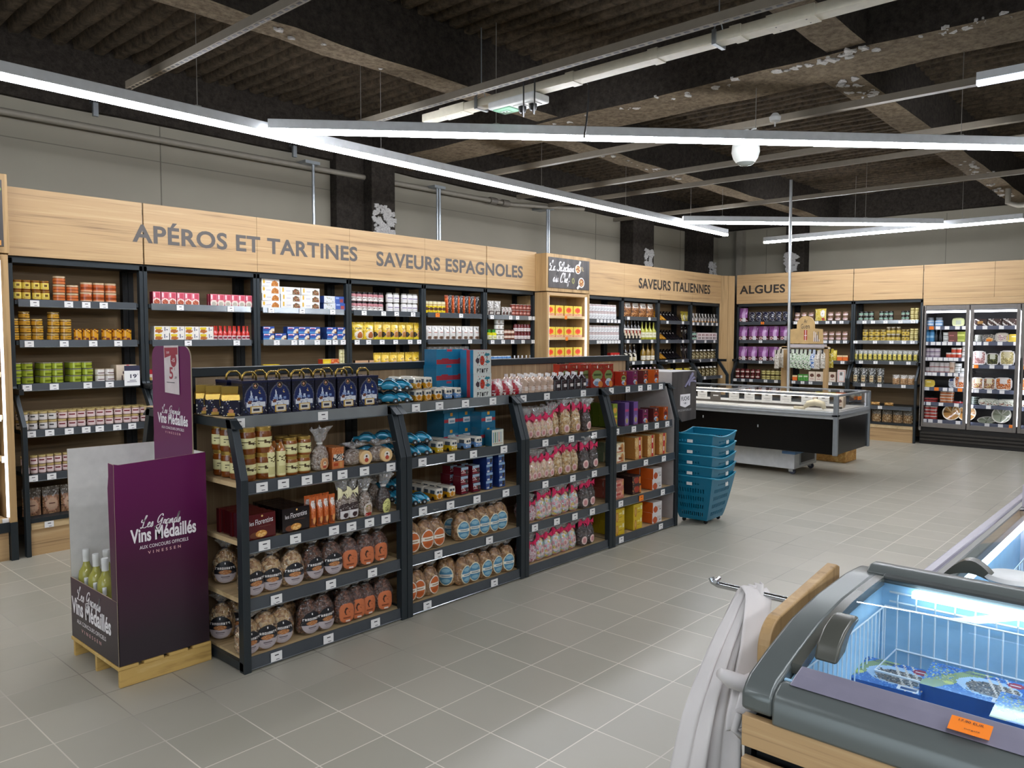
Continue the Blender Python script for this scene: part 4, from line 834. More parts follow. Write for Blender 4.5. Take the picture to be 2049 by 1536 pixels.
jar_k('plain', 'sugar_bottle', 'bottle', 'clear tube of pink flakes', .036, .115, '#d99a86', '#d9d4cf', art(8, 10, '#d99a86', ('n', 22, ['#c27a66', '#e9b9a4'], 0, 0, 1, 1)), (.02, .8), .1, 1)
b = MB(); b.lathe([(.036, 0), (.036, .24), (.034, .242), (0, .242)], 14); KINDS['plain'].parts = (('clear_tube', b.mesh('clear_tube', film('clear tube', glossy=.12, bmp=.2, haze=.12), smooth='auto'), ()),)
box_k('ybox', 'tea_box', 'box', 'yellow box with dark mark', .08, .085, .05, art(10, 10, '#e3b52a', ('r', .1, .1, .9, .5, '#ecd24a'), ('r', .4, .18, .6, .3, '#3a2a1a'), ('n', 6, ['#8a5a2a'], .1, .55, .9, .9)), '#b58a1e')
box_k('sel', 'gift_box', 'box', 'yellow box with red splash', .17, .13, .1, art(22, 18, '#e8c93e', ('n', 60, ['#f2dd74', '#d9a82a'], 0, 0, 1, 1), ('e', .5, .56, .3, .26, '#f0582a'), ('e', .55, .6, .18, .14, '#e8401e'), ('r', .0, 0, 1, .24, '#d99a7a'), ('n', 20, ['#e9d2b5', '#c9762e'], 0, 0, 1, .24), ('d', -.0, .16, .18, '#c9a02a'), ('d', 0, .8, .83, '#c9a02a')), '#d9a82a', '#ecd24a')
jar_k('sauce', 'sauce_jar', 'jar', 'white-labelled sauce jar', .042, .105, '#9a4a4a', '#d9d2cc', art(10, 12, '#ecebea', ('r', .2, .5, .8, .6, '#b5b5ba'), ('n', 6, ['#a0a0a8'], .2, .1, .8, .45)), (.06, .8), .15, .95, span=230)
jar_k('rsauce', 'tomato_jar', 'jar', 'small red tomato jar', .04, .1, '#b53a20', '#8a2a1a', art(8, 8, '#d9714a', ('r', .2, .3, .8, .5, '#e9d9c0')), (.1, .6), .2, .95)
box_k('rbox', 'tomato_carton', 'carton', 'tall red tomato carton', .065, .14, .06, art(8, 14, '#b5241e', ('r', .2, .6, .8, .8, '#d9d0c4'), ('e', .5, .3, .3, .18, '#d9502e')), '#8f1a16')
pouch_k('pbag', 'pasta_bag', 'bag', 'brown pasta bag with white header', .15, .21, .07, art(16, 20, '#7a4a26', ('n', 130, ['#b57a42', '#4a2814', '#d9a066', '#8f5c30'], 0, 0, 1, .68), ('r', .12, .64, .88, 1, '#dcd6cc'), ('r', .25, .72, .75, .8, '#7a6a5a')), '#5a3418')
bottle_k('wine', 'wine_bottle', 'bottle', 'dark bottle with diamond label', .042, .3, '#14110f', '#1a1616', art(12, 18, '#14110f', ('d', .6, .45, .75, '#d9c9ae'), ('d', .6, .75, .95, '#8f2a1e'), ('r', 0, .86, 1, 1, '#ded8d0')), (.08, .56), .3, .62)
bottle_k('oil', 'oil_bottle', 'bottle', 'green-yellow oil bottle', .045, .27, '#b0ae3c', '#9fa040', art(12, 10, '#e6e2c4', ('r', .2, .4, .8, .6, '#b9b58a')), (.14, .42), .25, .55)
bottle_k('dark', 'vinegar_bottle', 'bottle', 'dark bottle with cream label', .04, .25, '#1c1512', '#c9bda6', art(10, 14, '#1c1512', ('r', 0, 0, 1, .5, '#d9c9a0'), ('d', .4, .5, .8, '#e3dccb')), (.02, .5), .28, .6)
bottle_k('amb', 'vinegar_bottle', 'bottle', 'amber bottle with white label', .04, .26, '#8a6a1e', '#5a4a22', art(10, 12, '#e9e2d0', ('r', .2, .3, .8, .5, '#b5a47a')), (.06, .3), .28, .6)
bottle_k('rose', 'syrup_bottle', 'bottle', 'small dark bottle with pink cap', .035, .22, '#2a1c1e', '#e6c9cf', None, (.1, .3), .35, .6)
def stick(key, desc, col, sp, w=.085, h=.36):
    pouch_k(key, 'spaghetti_pack', 'packet', desc, w, h, .035, art(8, 22, col, ('n', 30, sp, 0, 0, 1, 1)), col, mt=PG, crimp=.04)
stick('spag', 'golden spaghetti pack', '#d9952e', ['#e9b04a', '#c27f1e', '#f0c466']); stick('spagb', 'black spaghetti pack', '#1e1a1c', ['#3a343a', '#4a4450', '#2a2428', '#cfcac4'])
KINDS['spagb'].mesh.update()
pouch_k('rice', 'rice_bag', 'bag', 'yellow rice bag', .15, .17, .05, art(14, 16, '#c9b53a', ('e', .5, .35, .3, .25, '#e9e2c9'), ('n', 30, ['#e6d96a', '#8f7d22', '#6a5a2a'], 0, 0, 1, 1)), '#8f7d22')
pouch_k('gris', 'breadstick_pack', 'packet', 'white and black breadstick pack', .085, .15, .04, art(10, 16, '#e2dfda', ('d', .5, .3, .5, '#2a2626'), ('d', .5, .9, 1.05, '#2a2626'), ('r', 0, 0, 1, .16, '#d9a56a')), '#8a857f')
box_k('cof', 'coffee_box', 'box', 'pink box with dark fruits', .1, .125, .07, art(12, 14, '#e9dcd8', ('e', .3, .7, .16, .14, '#7a3a3a'), ('e', .7, .7, .16, .14, '#7a3a3a'), ('e', .3, .28, .16, .14, '#4a3434'), ('e', .7, .28, .16, .14, '#4a3434'), ('r', 0, .47, 1, .53, '#c98a8a')), '#d9c9c4')
jar_k('oliv', 'olive_jar', 'jar', 'speckled olive jar', .04, .16, '#4a4022', '#e6e0d6', art(10, 16, '#5a4a26', ('n', 70, ['#8f8a4a', '#c9b98a', '#3a2a1a', '#d9cfae'], 0, 0, 1, 1)), (.02, .7), .14, .55)
pouch_k('purp', 'gift_pack', 'gift pack', 'purple gift pack', .15, .24, .12, art(18, 24, '#9a5a9a', ('r', .58, .3, .86, 1, '#c9a0cc'), ('r', 0, 0, 1, .3, '#5a1420'), ('e', .4, .15, .16, .12, '#e9d9d0'), ('e', .4, .15, .09, .06, '#a82a2a'), ('r', .62, .02, .9, .28, '#cfcaca'), ('r', .1, .55, .5, .6, '#7d447f'), ('n', 10, ['#e9e2e2'], .02, .02, 1, .28)), '#7a3f7c', stand=1)
pouch_k('blk', 'gift_pack', 'gift pack', 'navy and white chequered pack', .13, .17, .07, art(16, 18, '#1c1e36', ('n', 80, ['#e6e2dc', '#c9c4bb', '#0f1020', '#2a3066'], 0, 0, 1, 1), ('r', 0, .55, 1, .62, '#14162a')), '#1c1e36')
jar_k('rjam', 'jam_jar', 'jar', 'dark red jam jar', .037, .085, '#4a1216', '#5a1c1c', art(10, 8, '#6a1a1e', ('r', .2, .4, .8, .7, '#d9c9bc'), ('r', 0, 0, 1, .1, '#3a0c10')), (.08, .75), .2, .95)
jar_k('yjam', 'mustard_jar', 'jar', 'olive mustard jar', .037, .085, '#6a5a2a', '#4a3f22', art(10, 8, '#c9bd7a', ('r', .2, .4, .8, .6, '#7d7036')), (.08, .75), .2, .95)
jar_k('alg', 'spread_jar', 'jar', 'small pink-lidded jar', .042, .072, '#7a5a48', '#8a6a5a', art(10, 8, '#8a6a52', ('r', .15, .3, .85, .75, '#ece2e0'), ('r', .3, .45, .7, .6, '#b5303a')), (.05, .8), .2, .98)
pouch_k('seaw', 'sachet', 'sachet', 'large yellow sachet', .15, .2, .03, art(16, 20, '#d9c25a', ('e', .7, .6, .2, .3, '#e9e6e0'), ('n', 30, ['#e9dc9a', '#8a7a3a', '#f2f0e9'], 0, 0, 1, 1), ('r', .6, .05, .9, .25, '#b5423a')), '#b5a04a')
box_k('org', 'snack_box', 'box', 'bright orange packet', .1, .09, .05, art(10, 10, '#e6692a', ('r', .1, .1, .9, .5, '#ef7a2a'), ('r', .0, .75, 1, 1, '#e9d0a0')), '#c2501e')
pouch_k('yel_s', 'snack_bag', 'bag', 'yellow seaweed crisp bag', .12, .17, .05, art(12, 14, '#d9c13e', ('n', 30, ['#f0e08a', '#8a9a3e', '#e6dcae'], 0, 0, 1, 1)), '#b59f36')
box_k('grn', 'tea_box', 'box', 'green seaweed box', .1, .11, .06, art(10, 10, '#4f9a3e', ('r', .1, .6, .9, .85, '#d9e2c9'), ('n', 12, ['#2f6a26', '#7abf66'], 0, 0, 1, .55)), '#356e2a')
box_k('salt', 'salt_box', 'box', 'pale salt box with dark stamp', .1, .16, .06, art(10, 14, '#e3d2bc', ('e', .5, .62, .3, .16, '#6a4436'), ('r', .1, .1, .9, .35, '#efe6da'), ('r', .2, .2, .8, .26, '#b57a5a')), '#c9b49a')
box_k('salt2', 'salt_box', 'box', 'pink and white salt carton', .11, .2, .06, art(10, 16, '#ece4e0', ('r', .1, .05, .9, .95, '#e9b9a8'), ('r', .22, .15, .78, .9, '#efece8'), ('r', .35, .55, .65, .8, '#7a7672')), '#d98a72')
jar_k('tap', 'olive_jar', 'jar', 'dark tapenade jar', .04, .072, '#1f1d1a', '#2a2a2a', art(10, 8, '#2a2c28', ('r', .15, .4, .85, .75, '#8fb5a0'), ('r', .2, .1, .8, .25, '#d9d9cf')), (.05, .8), .15, .95)
jar_k('ytin', 'mustard_pot', 'pot', 'pale yellow mustard pot', .04, .062, '#d9c988', '#8f8046', art(8, 6, '#e6d99a', ('r', .2, .3, .8, .6, '#8a7a3a')), (.05, .85), .1, .98, span=320)
jar_k('must', 'mustard_jar', 'jar', 'yellow-labelled mustard jar', .05, .085, '#4a3c1c', '#b5a05a', art(12, 8, '#e0c45e', ('e', .5, .5, .14, .3, '#7a6426'), ('r', .1, .15, .9, .22, '#c9a93e')), (.06, .62), .16, .95, span=220)
jar_k('must2', 'mustard_jar', 'jar', 'tall mustard jar', .045, .105, '#5f4d22', '#c9c0ae', art(10, 8, '#dcc25c', ('r', .2, .3, .8, .55, '#8a742e')), (.06, .5), .16, .9, span=220)
pouch_k('cell', 'herb_sachet', 'sachet', 'clear sachet with yellow label', .1, .17, .04, art(12, 16, '#5a5a3a', ('n', 60, ['#8a8a5a', '#3a3a26', '#c9c9bd'], 0, 0, 1, 1), ('r', 0, .66, 1, 1, '#a8a9a2'), ('n', 30, ['#e2e2de', '#77776f'], 0, .62, 1, 1), ('r', .2, .14, .8, .62, '#dccb62'), ('r', .35, .35, .65, .42, '#8a7a2a')), '#5c5c44', stand=.7)
pouch_k('cellb', 'herb_sachet', 'sachet', 'clear sachet with tan label', .13, .24, .06, art(14, 18, '#3a3a36', ('n', 120, ['#6a6a64', '#c9cac6', '#1e1e1c', '#8f908a'], 0, 0, 1, 1), ('r', .2, .12, .72, .5, '#d9c49a'), ('r', .3, .2, .62, .3, '#8a5a3a'), ('r', .3, .38, .62, .44, '#3a3434')), '#4a4a45', stand=.8)
pouch_k('nut', 'nut_bag', 'bag', 'clear bag of tan biscuits', .15, .15, .08, art(14, 14, '#a87d52', ('n', 100, ['#c9a276', '#7d5836', '#dcc09a'], 0, 0, 1, .62), ('r', 0, .62, 1, 1, '#8d8578'), ('n', 40, ['#cfccc6', '#6d665c'], 0, .6, 1, 1)), '#8a6a4a', stand=.9)
pouch_k('nutb', 'biscuit_bag', 'bag', 'large clear bag of pale biscuits', .2, .24, .1, art(16, 18, '#b08654', ('n', 150, ['#d9b98a', '#7d5836', '#e9d2a8'], 0, 0, 1, .5), ('r', 0, .48, 1, 1, '#8f897e'), ('n', 60, ['#cfccc6', '#6d665c'], 0, .46, 1, 1)), '#8a6a4a', stand=.9)
pouch_k('crois', 'bun', 'bun', 'golden flat bun packet', .16, .05, .12, art(10, 6, '#b5874a', ('n', 20, ['#d9b070', '#8a5f2e'], 0, 0, 1, 1)), '#9a7038', crimp=.02)
D1, D2, D3, D4 = .225, .13, .05, .05   # how far back the goods stand on each shelf level
w = 'top shelf next to chef cabinet'; Z1, Z2, Z3, Z4, Z5 = 1.84, 1.545, 1.225, .895, .585
row(FW, 'amber', Z1, D1, 28, 103, 4, w, 2); row(FW, 'terr_o', Z1, D1, 110, 161, 2, w, '32'); row(FW, 'terr_o2', Z1, D1, 165, 237, 3, w, 2)
w = 'second shelf next to chef cabinet'
row(FW, 'gold', Z2, D1, 17, 91, 3, w, '343'); row(FW, 'gold', Z2, D1, 99, 148, 2, w, '43', who='flat mustard-banded jar, second pair'); row(FW, 'cloth', Z2, D1, 152, 202, 3, w); row(FW, 'cloth', Z2, D1, 207, 268, 3, w, who='cloth-lid pot, far trio')
w = 'third shelf next to chef cabinet'
row(FW, 'tin_g', Z3, D1, 22, 72, 2, w, 3); row(FW, 'tin_g', Z3, D1, 83, 132, 2, w, 3, depth=2, who='green tin, second pair'); row(FW, 'tin_g', Z3, D1, 143, 191, 2, w, 3, depth=2, who='green tin, third pair'); row(FW, 'tin_w', Z3, D1, 194, 233, 2, w, 2)
box_k('beige', 'gift_box', 'box', 'beige carton with dark arch', .17, .125, .1, art(16, 12, '#dccbb5', ('e', .6, .0, .34, .9, '#4a2a30'), ('e', .6, .0, .3, .8, '#dccbb5'), ('r', .5, .88, .64, 1, '#d9606a')), '#cdb99c')
row(FW, 'beige', Z3, D1+.03, 233, 275, 1, w)
b = MB(); u = uof(FW, 264, .19, 1.26); b.box(u-.06, .185, 1.185, u+.06, .189, 1.345); b.box(u-.06, .1845, 1.305, u+.06, .185, 1.345, 1); lettering(b, '19', (u-.015, .1845, 1.245), (1, 0, 0), (0, 0, 1), .05, .032, m=1, offset=.02); lettering(b, '€', (u+.038, .1845, 1.268), (1, 0, 0), (0, 0, 1), .01, .012, m=1); b.box(u-.04, .1845, 1.215, u+.035, .185, 1.219, 1); b.box(u-.02, .1845, 1.226, u+.03, .185, 1.23, 1)
b.xf(FW.m); obj1('price_card', b, [M['tag white'], mat('navy', '#2a2c44', .5)], 'white and navy price card reading 19 € in front of the beige carton', 'price card')
w = 'fourth shelf beside chef cabinet'
row(FW, 'rill2', Z4, D2, 41, 118, 4, w, 2, depth=2); row(FW, 'rill', Z4, D2, 119, 300, 10, w, 2, depth=2); row(FW, 'tin_w', Z4, .4, 42, 56, 1, w, who='lone small tin at the back')
w = 'fifth shelf beside chef cabinet'; row(FW, 'rill', Z5, D3, 45, 160, 7, w, 2)
w = 'lowest deck beside chef cabinet'; row(FW, 'ham', .271, .1, 46, 160, 3, w, rzj=.2)
w = 'top shelf under PÉROS'; row(FW, 'bite', Z1, D1, 306, 400, 6, w, depth=2); row(FW, 'bite2', Z1, D1, 421, 505, 6, w, depth=2)
w = 'second shelf under PÉROS'; row(FW, 'yw', Z2, D1, 309, 427, 4, w, 2); row(FW, 'ketch', Z2, D1, 428, 503, 8, w, depth=2)
w = 'third shelf under PÉROS'; row(FW, 'redbox', Z3-.12, .25, 298, 316, 2, w); row(FW, 'tart', Z3, D1, 393, 510, 6, w)
w = 'top shelf under TARTINES'; row(FW, 'pasta_w', Z1, D1, 524, 561, 1, w, 4); row(FW, 'pasta_g', Z1, D1, 562, 640, 2, w, 3); row(FW, 'sea', Z1, D1, 648, 690, 1, w, 2)
w = 'second shelf under TARTINES'; row(FW, 'blue', Z2, D1, 527, 573, 2, w, '21'); row(FW, 'blue', Z2, D1, 575, 641, 3, w, 2, who='blue tuna box, middle trio'); row(FW, 'blue', Z2, D1, 654, 694, 2, w, 2, who='blue tuna box, far pair', depth=2)
w = 'third shelf under TARTINES'; row(FW, 'yelbig', Z3, D1, 527, 560, 1, w); row(FW, 'yel', Z3, D1, 570, 680, 3, w, '112'); row(FW, 'pale', Z3, D1, 682, 696, 2, w, 3)
w = 'top shelf under SAVEURS'; row(FW, 'wl', Z1, D1, 705, 770, 6, w, 2, depth=2); row(FW, 'wl2', Z1, D1, 777, 803, 2, w, 2); row(FW, 'wl2', Z1, D1, 807, 839, 3, w, 2, who='white spread jar, far trio')
w = 'second shelf under SAVEURS'; row(FW, 'ybag2', Z2, D1+.02, 708, 752, 2, w, rzj=.25); row(FW, 'ybag', Z2, D1+.02, 752, 846, 6, w, depth=2, rzj=.15)
w = 'third shelf under SAVEURS'; row(FW, 'crack', Z3, D1, 712, 750, 3, w, rzj=.3); row(FW, 'ybag', Z3, D1+.02, 750, 843, 6, w, rzj=.2)
w = 'top shelf under ESPAGNOLES'; row(FW, 'ycan', Z1, D1, 853, 896, 5, w); row(FW, 'orbag', Z1, D1+.03, 896, 962, 6, w, rz=-.75, rzj=.1)
w = 'second shelf under ESPAGNOLES'; row(FW, 'wpouch', Z2, D1+.02, 854, 961, 9, w)
w = 'third shelf under ESPAGNOLES'; row(FW, 'plain', Z3, D1, 859, 941, 8, w); row(FW, 'ybox', Z3, D1, 942, 963, 2, w, 1)
w = 'top shelf beside the chef sign'; row(FW, 'foil', Z1, D1+.02, 978, 1006, 2, w); row(FW, 'foils', Z1, D1, 1006, 1026, 3, w); row(FW, 'redc', Z1, D1, 1026, 1071, 6, w, 2)
w = 'second shelf beside the chef sign'; row(FW, 'gc', Z2, D1, 977, 997, 2, w); row(FW, 'whst', Z2, D1, 995, 1012, 2, w, 4); row(FW, 'brn', Z2, D1, 1012, 1032, 3, w, 2); row(FW, 'drk', Z2, D1, 1032, 1070, 6, w, 2)
w = 'third shelf beside the chef sign'; row(FW, 'bcan', Z3, D1, 979, 1026, 5, w); row(FW, 'drop', Z3, D1, 1030, 1069, 5, w)
for z, nm in ((1.85, 'top'), (1.575, 'second'), (1.31, 'third')): row(FW, 'sel', z, .06, 1092, 1165, 4, nm+' shelf under chef sign', rzj=.1, gap=.02)
w = 'top shelf right of chef cabinet'; row(FW, 'sauce', 1.825, D1, 1181, 1236, 9, w, 2, depth=1)
w = 'second shelf right of chef cabinet'; row(FW, 'sauce', 1.53, D1, 1181, 1242, 10, w, 2)
w = 'third shelf right of chef cabinet'; row(FW, 'rsauce', 1.21, D1, 1184, 1221, 6, w); row(FW, 'rbox', 1.21, D1, 1222, 1241, 3, w)
w = 'top shelf under SAV of ITALIENNES'; row(FW, 'pbag', 1.875, D1+.03, 1252, 1312, 4, w)
w = 'second shelf under SAV of ITALIENNES'; row(FW, 'wine', 1.535, D1, 1250, 1285, 5, w); row(FW, 'oil', 1.535, D1, 1286, 1316, 4, w)
w = 'third shelf under SAV of ITALIENNES'; row(FW, 'dark', 1.215, D1, 1251, 1278, 3, w); row(FW, 'amb', 1.215, D1, 1287, 1313, 3, w)
w = 'fourth shelf under SAV of ITALIENNES'; row(FW, 'rose', .9, D2, 1258, 1318, 7, w)
for z, nm in ((1.832, 'top'), (1.53, 'second'), (1.215, 'third')):
    w = nm+' shelf under ITALIENNES'; row(FW, 'spag', z, D1+.12, 1318, 1336, 3, w, tilt=-.95); row(FW, 'spagb', z, D1+.12, 1336, 1366, 5, w, tilt=-.95); row(FW, 'rice' if z > 1.7 else 'spagb', z, D1+.12, 1367, 1382, 2, w, tilt=-.2, who=None if z > 1.7 else 'black pack, end pair')
w = 'fourth shelf under ITALIENNES'; row(FW, 'rice', .9, D2+.05, 1322, 1390, 4, w, tilt=-.3)
w = 'top shelf by corner panel'; row(FW, 'gris', 1.82, D1, 1386, 1440, 9, w, rz=.25)
w = 'second shelf by corner panel'; row(FW, 'tap', 1.525, D1, 1386, 1396, 2, w, 2); row(FW, 'cof', 1.525, D1, 1396, 1440, 6, w)
w = 'third shelf by corner panel'; row(FW, 'oliv', 1.205, D1, 1387, 1440, 7, w)
w = 'fourth shelf by corner panel'; row(FW, 'oliv', .92, D2, 1390, 1438, 6, w, depth=2)
# back run
w = 'top shelf under ALGUES'; row(FB, 'purp', 1.84, D1, 1474, 1494, 1, w); row(FB, 'blk', 1.84, D1, 1496, 1577, 6, w)
w = 'second shelf under ALGUES'; row(FB, 'purp', 1.525, D1, 1473, 1578, 5, w)
w = 'third shelf under ALGUES'; row(FB, 'purp', 1.175, D1, 1472, 1578, 5, w)
w = 'fourth shelf under ALGUES'; row(FB, 'rjam', .86, D2, 1469, 1520, 5, w, 2, depth=1); row(FB, 'yjam', .86, D2, 1522, 1568, 5, w, 2)
w = 'top shelf behind bag stand'; row(FB, 'alg', 1.84, D1, 1587, 1628, 3, w, 2); row(FB, 'seaw', 1.84, D1-.01, 1630, 1653, 1, w); row(FB, 'alg', 1.84, D1, 1653, 1698, 3, w, 2, who='pink-lidded jar, far trio')
w = 'second shelf behind bag stand'; row(FB, 'alg', 1.527, D1, 1592, 1696, 8, w, 2)
w = 'third shelf behind bag stand'; row(FB, 'yel_s', 1.2, D1, 1632, 1674, 4, w); row(FB, 'org', 1.2, D1, 1674, 1696, 2, w)
w = 'fourth shelf behind bag stand'; row(FB, 'org', .86, D2, 1585, 1595, 1, w); row(FB, 'grn', .86, D2, 1596, 1617, 2, w); row(FB, 'salt', .86, D2, 1618, 1672, 4, w); row(FB, 'salt2', .86, D2, 1675, 1692, 1, w)
w = 'top shelf beside the fridges'; row(FB, 'tap', 1.837, D1, 1716, 1748, 3, w, 2); row(FB, 'tap', 1.837, D1, 1757, 1787, 3, w, 2, who='dark tapenade jar, middle trio'); row(FB, 'tap', 1.837, D1, 1801, 1819, 2, w, 2, who='dark tapenade jar, far pair'); row(FB, 'ytin', 1.837, D1, 1820, 1837, 2, w, 3)
w = 'second shelf beside the fridges'; row(FB, 'must', 1.527, D1, 1724, 1771, 4, w, 2); row(FB, 'must2', 1.527, D1, 1771, 1801, 3, w, 2); row(FB, 'must', 1.527, D1, 1802, 1818, 2, w, 2, who='mustard jar, far pair'); row(FB, 'ytin', 1.527, D1, 1819, 1836, 2, w, 3)
w = 'third shelf beside the fridges'; row(FB, 'cell', 1.212, D1+.02, 1707, 1836, 13, w, rzj=.15, depth=2)
w = 'fourth shelf beside the fridges'; row(FB, 'cellb', .862, D2, 1704, 1768, 4, w, rzj=.15); row(FB, 'nut', .862, D2+.02, 1784, 1830, 3, w, rzj=.1)
w = 'fifth shelf beside the fridges'; row(FB, 'crois', .533, D3, 1736, 1790, 2, w, gap=.06)
w = 'lowest deck beside the fridges'; row(FB, 'nutb', .281, .12, 1742, 1826, 4, w, rzj=.15)
# chef cabinet at the picture edge
jar_k('cbl', 'sardine_jar', 'jar', 'blue-labelled glass jar', .043, .08, '#c9b48f', '#c9cacb', art(12, 9, '#6f8fc9', ('r', 0, .75, 1, .9, '#e0dccf'), ('r', .5, .0, .62, .4, '#22304f')), (.08, .82), .12, .97)
jar_k('cgr', 'tapenade_jar', 'jar', 'teal-labelled glass jar', .043, .082, '#b99d72', '#c6b184', art(12, 9, '#2f5f5c', ('r', .2, .35, .8, .55, '#dfe8e4'), ('r', 0, .85, 1, 1, '#d9c9a0')), (.2, .72), .14, .97)
FL = Frame(0, 3.25, 0)
for z, nm, k in ((1.85, 'top', 'cbl'), (1.595, 'second', 'cbl'), (1.33, 'third', 'cbl'), (1.03, 'fourth', 'cgr'), (.74, 'fifth', 'cgr'), (.305, 'lowest', 'cgr')):
    row(FL, k, z, .1, -.42, .045, 5, nm+' shelf of the edge cabinet', 2, px=False)
# ================================================================ gondola in the middle of the aisle
GX = [.212, 1.207, 2.212, 3.212, 4.165]
GZ = [(1.2, .1), (.895, .025), (.62, .0), (.345, .0), (.066, .0)]
mat('grey panel', '#9b9896', .5); mat('board edge', '#b59a70', .5)
GN = ['first', 'second', 'third', 'fourth']
def gondola_bay(i, tg, last=False):
    u0, u1 = GX[i], GX[i+1]; F = FG
    t = thing('gondola_bay', ['first gondola bay beside the purple wine stand, navy gift boxes on top', 'second gondola bay, toy cars and vans on its upper shelves', 'third gondola bay of sweets bags with pink bows', 'fourth gondola bay of biscuit boxes, at the end by the blue baskets'][i], 'shelving', tuple(F.p((u0+u1)/2, .5, 0)), 'gondola bays')
    b = MB(); b.box(u0+.01, .5, .06, u1-.01, .512, 1.375).box(u0+.01, .548, .06, u1-.01, .56, 1.375).xf(F.m); b.build('back_panel', M['back v'], t)
    b = MB(); b.box(u0, .485, 1.375, u1, .575, 1.42).xf(F.m); b.build('top_rail', M['steel'], t, bevel=.003)
    for u, s in ((u0, 1), (u1, -1)):
        a0, a1 = (u+.002, u+.04) if s > 0 else (u-.04, u-.002)
        b = MB(); b.prism([(-.012, 0), (.035, 0), (.035, .90), (.125, 1.195), (.078, 1.195), (-.012, .915)], 'X', a0, a1).xf(F.m); b.build('upright', M['steel'], t, bevel=.003)
        b = MB(); b.prism([(.025, 1.15), (.49, 1.15), (.49, 1.19), (.08, 1.19)], 'X', a0, a1); b.box(a0, 0, .01, a1, .49, .05)
        for d in (.11, .45): b.box(a0-.001, d, 1.165, a1+.001, d+.012, 1.177, 1)
        b.xf(F.m); b.build('side_arm', [M['steel'], M['black']], t)
        b = MB(); b.box(a0, .487, 0, a1, .573, 1.42)
        for k in range(26): b.box(a0+.008, .4855, .07+k*.05, a0+.02, .487, .095+k*.05, 1); b.box(a0+.02, .4855, .07+k*.05, a0+.032, .487, .095+k*.05, 1)
        b.xf(F.m); b.build('rear_upright', [M['steel dark'], M['black']], t)
        b = MB(); b.prism([(1.072, 0), (1.025, 0), (1.025, .90), (.935, 1.195), (.982, 1.195), (1.072, .915)], 'X', a0, a1); b.prism([(1.035, 1.15), (.57, 1.15), (.57, 1.19), (.98, 1.19)], 'X', a0, a1); b.box(a0, .57, .01, a1, 1.06, .05); b.xf(F.m); b.build('far_upright', M['steel'], t, bevel=.003)
    b = MB(); b.box(u0+.03, .02, 0, u1-.03, .49, .035).xf(F.m); b.build('base', M['steel dark'], t)
    for j, (z, d0) in enumerate(GZ):
        us = tg[j]; z -= .004
        s = shelf(F, t, u0+.012, u1-.012, d0, .487, z, us, board='shelf board', rail='rail', rh=.055, th=.022, orange=(1,) if (i == 3 and j == 3) else (), clear=(j == 0 and i < 2))
        b = MB(); b.box(u0+.02, .573, z-.022, u1-.02, 1.05, z).xf(F.m); b.build('far_shelf', M['shelf board'], t)
    if last:
        b = MB(); b.prism([(.01, .06), (.487, .06), (.487, 1.17), (.09, 1.17), (.01, .9)], 'X', u1-.052, u1-.044).xf(F.m); b.build('end_panel', M['grey panel'], t)
    return t
gondola_bay(0, [(477, 645), (523, 566, 613, 653, 684, 728, 781), (528, 590, 667, 702, 738, 771), (552, 661, 744), (552, 656, 750)])
gondola_bay(1, [(831, 878, 930, 985), (844, 901, 946, 1007), (845, 900, 953, 1011), (876, 978), (854, 988)])
gondola_bay(2, [(1046, 1093, 1166), (1090, 1142, 1188), (1090, 1145, 1188), (1069, 1113, 1149, 1184), ()])
gondola_bay(3, [(1222, 1255, 1280, 1298, 1321), (1233, 1267, 1291, 1313, 1334), (1248, 1291, 1327), (1241, 1282, 1325), (1242, 1321)], True)
# ---------------------------------------------------------------- goods: clear bags
def content(name, cols, sc, shine=.4):
    m, nt, b = _new(name); M[name] = m
    v = N(nt, 'ShaderNodeTexVoronoi', Scale=float(sc)); nt.links.new(coord(nt), v.inputs['Vector'])
    sp = N(nt, 'ShaderNodeSeparateColor'); nt.links.new(v.outputs['Color'], sp.inputs[0])
    r = ramp(nt, sp.outputs[0], [(i/max(1, len(cols)-1), c) for i, c in enumerate(cols)]); nt.links.new(r, b.inputs['Base Color'])
    iv = N(nt, 'ShaderNodeMath'); iv.operation = 'SUBTRACT'; iv.inputs[0].default_value = 1; nt.links.new(v.outputs['Distance'], iv.inputs[1])
    bump(nt, b, iv.outputs[0], .9, .012); b.inputs['Roughness'].default_value = shine; return m
content('granola', ['#8a5a30', '#c9a06a', '#dcbd8c', '#a87444', '#e3cda6', '#6d4524'], 75)
content('choc', ['#3a1e12', '#5a3018', '#7a4526', '#2a140c'], 75); content('cookie', ['#9a6a38', '#b98a52', '#7d5228', '#caa06a'], 55)
content('marsh', ['#f0d9c0', '#efc79a', '#f3e6d6', '#e9b0a0', '#f0dcae'], 60); content('popcorn', ['#d9a85e', '#f0dcae', '#b98242', '#e9c88a'], 85)
content('darkch', ['#2a1612', '#3d211a', '#1c0f0c'], 60); content('mix', ['#f0b0c0', '#f4ece6', '#e88aa8', '#f2dc6a', '#8fd0d9', '#f6f0ea'], 55)
content('lolly', ['#f3ecec', '#e6a0b0', '#f6f2f2', '#d97a90', '#efe2e2'], 90); content('candy', ['#b8a89a', '#8f7460', '#d9cfc6', '#6d5140', '#c9b9aa'], 110)
film('cello', glossy=.11, rough=.09, nscale=55, bmp=.9, haze=.02); film('cello top', glossy=.34, rough=.16, nscale=60, bmp=1.0, haze=.10)
mat('tie', '#d9d6d0', .5); mat('tie dark', '#1c1a1a', .5); mat('bow', '#d8245c', .45, var=.15, nscale=60); mat('bow cream', '#e6e0b5', .5)
